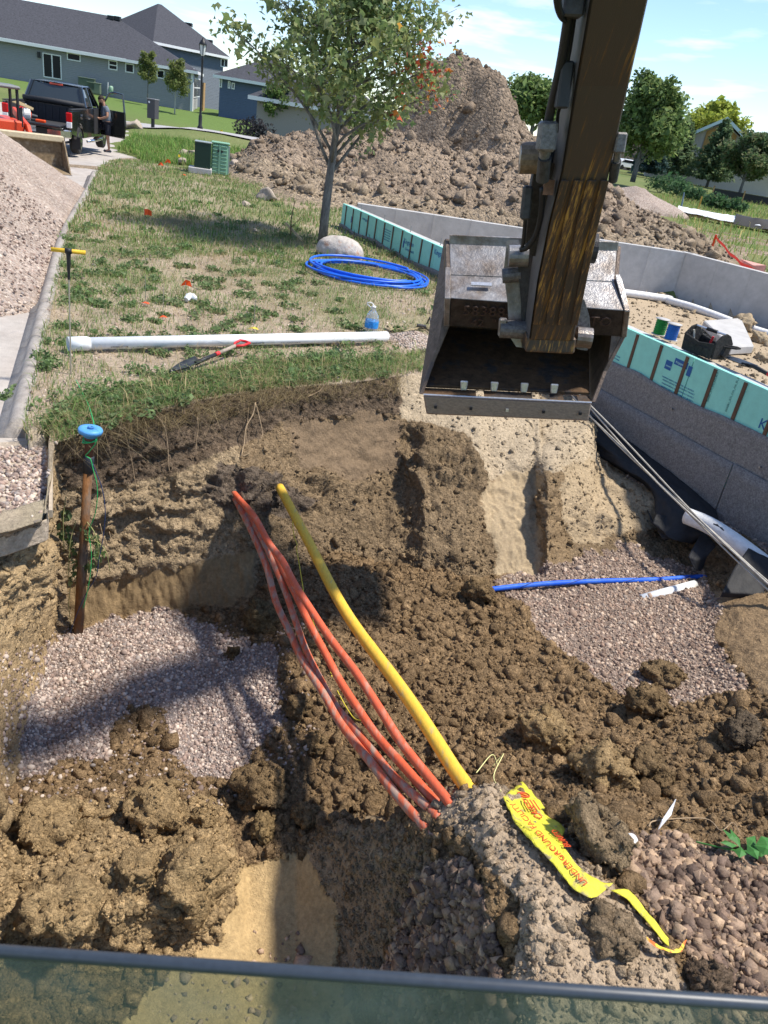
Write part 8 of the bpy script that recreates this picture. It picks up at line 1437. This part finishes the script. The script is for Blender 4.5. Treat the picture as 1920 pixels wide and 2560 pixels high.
def hp_(p): return np.array(tl_) @ np.array(p)+hc_
hb = V0h*np.array([.113, .09, .118]); msk = (V0h[:, 2] > .15) | (V0h[:, 0] < -.25); hb = hb*np.where(msk, 1.0, .86)[:, None]+np.array([-.008, 0, .016]); npmesh('hair', (np.array(tl_) @ hb.T).T+hc_, F0h, M_HAIR, per, None, True)
be = V0h*np.array([.06, .07, .055]); npmesh('beard', (np.array(tl_) @ (be+np.array([.062, 0, -.085])).T).T+hc_, F0h, M_HAIR, per, None, True)
MB().prism([hp_((.10, -.012, .02)), hp_((.10, .012, .02)), hp_((.105, .016, -.03)), hp_((.105, -.016, -.03))], np.array(tl_) @ np.array([.028, 0, -.004])).build('nose', M_SKIN, per, bevel=.006)
for s in (-1, 1):
    MB().lathe([(.012, -.008), (.022, 0), (.012, .008)], 10, tuple(hp_((0, s*.085, -.005)))).build('ear', M_SKIN, per, True); MB().lathe([(.004, -.006), (.011, 0), (.004, .006)], 8, tuple(hp_((.092, s*.033, .015)))).build('eye', M_HAIR, per, True)
for (w, e, s) in ((np.array(BV[8]), np.array(BV[9]), 1), (np.array(BV[12]), np.array(BV[13]), -1)):
    d = (e-w)/np.linalg.norm(e-w); sd_ = np.cross(d, [0, 0, 1.]); sd_ /= np.linalg.norm(sd_)
    for k in range(4): b0 = e+sd_*(k-1.5)*.019; L2 = (.05, .058, .055, .044)[k]; skin('finger', [b0, b0+d*L2*.6, b0+d*L2+np.array([0, 0, .022])], [(0, 1), (1, 2)], [.0095, .009, .008], M_SKIN, per, 0, 1)
    b0 = w+d*.03-sd_*s*.03; skin('thumb', [b0, b0+d*.03-sd_*s*.02+np.array([0, 0, .01]), b0+d*.055-sd_*s*.012+np.array([0, 0, .022])], [(0, 1), (1, 2)], [.012, .010, .009], M_SKIN, per, 0, 1)
for a, b in ((BV[16], BV[17]), (BV[20], BV[21])):
    a = np.array(a); b = np.array(b); MB().prism([(a[0]-.08, a[1]-.045, a[2]-.085), (a[0]+.2, a[1]-.05, a[2]-.085), (a[0]+.2, a[1]+.05, a[2]-.085), (a[0]-.08, a[1]+.045, a[2]-.085)], (0, 0, .085)).build('shoe', M_SHOE, per, bevel=.025, seg=2)
Mp = Matrix.Translation(Vector(pp_)) @ Matrix.Rotation(per.rotation_euler[2], 4, 'Z'); q = Mp @ Vector((.41, .03, 1.145)); ph = thing('phone', 'dark mobile phone held by the person beside the truck', 'phone', tuple(q), per.rotation_euler[2]); MB().box((0, 0, 0), (.15, .075, .01), Matrix.Rotation(-.45, 3, 'Y')).build('case', M_BLACK, ph, bevel=.003); MB().box((-.002, 0, .006), (.14, .066, .002), Matrix.Rotation(-.45, 3, 'Y')).build('screen', M_CAR_GL, ph)
# ------------------------------------------------------------------ compact loader with bucket at the left edge
so3 = PR(40, 385, 23.0); so3[2] = bz(so3[0], so3[1])+.02; sk = thing('skid_loader', 'red compact loader with black cage partly in view at the left edge', 'skid loader', so3, math.radians(-50)); M_RED = mat('orange_red_paint', (.62, .07, .025), rough=.4, var=.06)
SHIFT = len(bpy.data.objects); kids0 = set(bpy.data.objects)
# local x forward (towards the bucket)
MB().box((-1.3, 0, .75), (2.0, 1.2, .8)).build('body', M_RED, sk, bevel=.05)
for x in (-1.95, -.75):
    for y in (-.72, .72): w = MB().cyl((x, y-.14, .38), (x, y+.14, .38), .38, n=20).build('wheel', M_TYRE, sk, bevel=.04); MB().cyl((x, y+(.13 if y > 0 else -.13), .38), (x, y+(.15 if y > 0 else -.15), .38), .2, n=14).build('rim', M_RED, w)
for y in (-.5, .5):
    for a, b in (((-.55, y, 1.1), (-.6, y, 2.02)), ((-1.5, y, 1.1), (-1.5, y, 2.0))): MB().tube([a, b], .05, 6).build('cage_post', M_BLACK, sk)
MB().box((-1.05, 0, 2.05), (1.25, 1.16, .1)).build('cage_roof', mat('cage_roof_grey', (.16, .165, .17), rough=.5, var=.1), sk, bevel=.04)
for k in range(6): MB().box((-1.02, -.55, 1.2+k*.13), (.85, .02, .015)).build('cage_mesh', M_BLACK, sk)
for k in range(7): MB().box((-1.45+k*.14, -.55, 1.55), (.015, .02, .75)).build('cage_mesh', M_BLACK, sk)
for y in (-.68, .68):
    MB().prism([(-1.9, y-.06, 1.25), (-1.9, y-.06, 1.45), (-.2, y-.06, 1.1), (.42, y-.06, .55), (.45, y-.06, .2), (.25, y-.06, .2), (.1, y-.06, .6), (-.4, y-.06, .9)], (0, .12, 0)).build('lift_arm', M_RED, sk, bevel=.02)
    MB().tube([(-.35, y*.75, .95), (-.38, y*.75, 1.5), (-.2, y*.75, 1.55), (-.15, y*.75, 1.0)], .025, 6).build('grab_bar', M_BLACK, sk)
MB().cyl((-.12, -.745, .98), (-.12, -.76, .98), .11, n=20).build('badge', mat('badge_black', (.02, .03, .035), rough=.4, var=0), sk); lettering('75', 'badge_number', .12, frame((-.19, -.765, .94), (1, 0, 0), (0, 0, 1), (0, -1, 0)), mat('badge_blue', (.25, .5, .6), var=0), sk, .002)
for o_ in set(bpy.data.objects)-kids0:
    if o_.parent == sk: o_.data.transform(Matrix.Translation((-.85, 0, 0)) @ Matrix.Scale(.84, 4))
    elif o_.type == 'MESH': o_.data.transform(Matrix.Translation((-.85, 0, 0)) @ Matrix.Scale(.84, 4))
for y in (-.5, .5): MB().prism([(-.55, y-.05, .30), (.5, y-.05, .25), (.5, y-.05, .4), (-.55, y-.05, .48)], (0, .1, 0)).build('coupler_arm', M_RED, sk)
M_BKT = mat('muddy_bucket', (.20, .145, .085), rough=.85, var=.25, scale=5, bump=.4, col2=(.30, .25, .18), thresh=(.5, .65)); M_CREAM = mat('cream_bucket_paint', (.50, .42, .28), rough=.6, var=.1)
bk_ = MB().prism([(.5, -.95, .75), (.5, -.95, .10), (1.25, -.95, .02), (1.28, -.95, .05), (.58, -.95, .15), (.56, -.95, .72)], (0, 1.9, 0)).build('loader_bucket', M_BKT, sk, bevel=.01)
for y in (-.97, .95): MB().prism([(.48, y, .78), (.48, y, .05), (1.25, y, .0), (.75, y, .76)], (0, .03, 0)).build('bucket_side', M_BKT, bk_)
MB().box((.56, 0, .78), (.22, 1.98, .14)).build('bucket_top', M_CREAM, bk_, bevel=.02); MB().box((1.27, 0, .03), (.12, 1.95, .03)).build('bucket_lip', M_BUCKTOP, bk_)
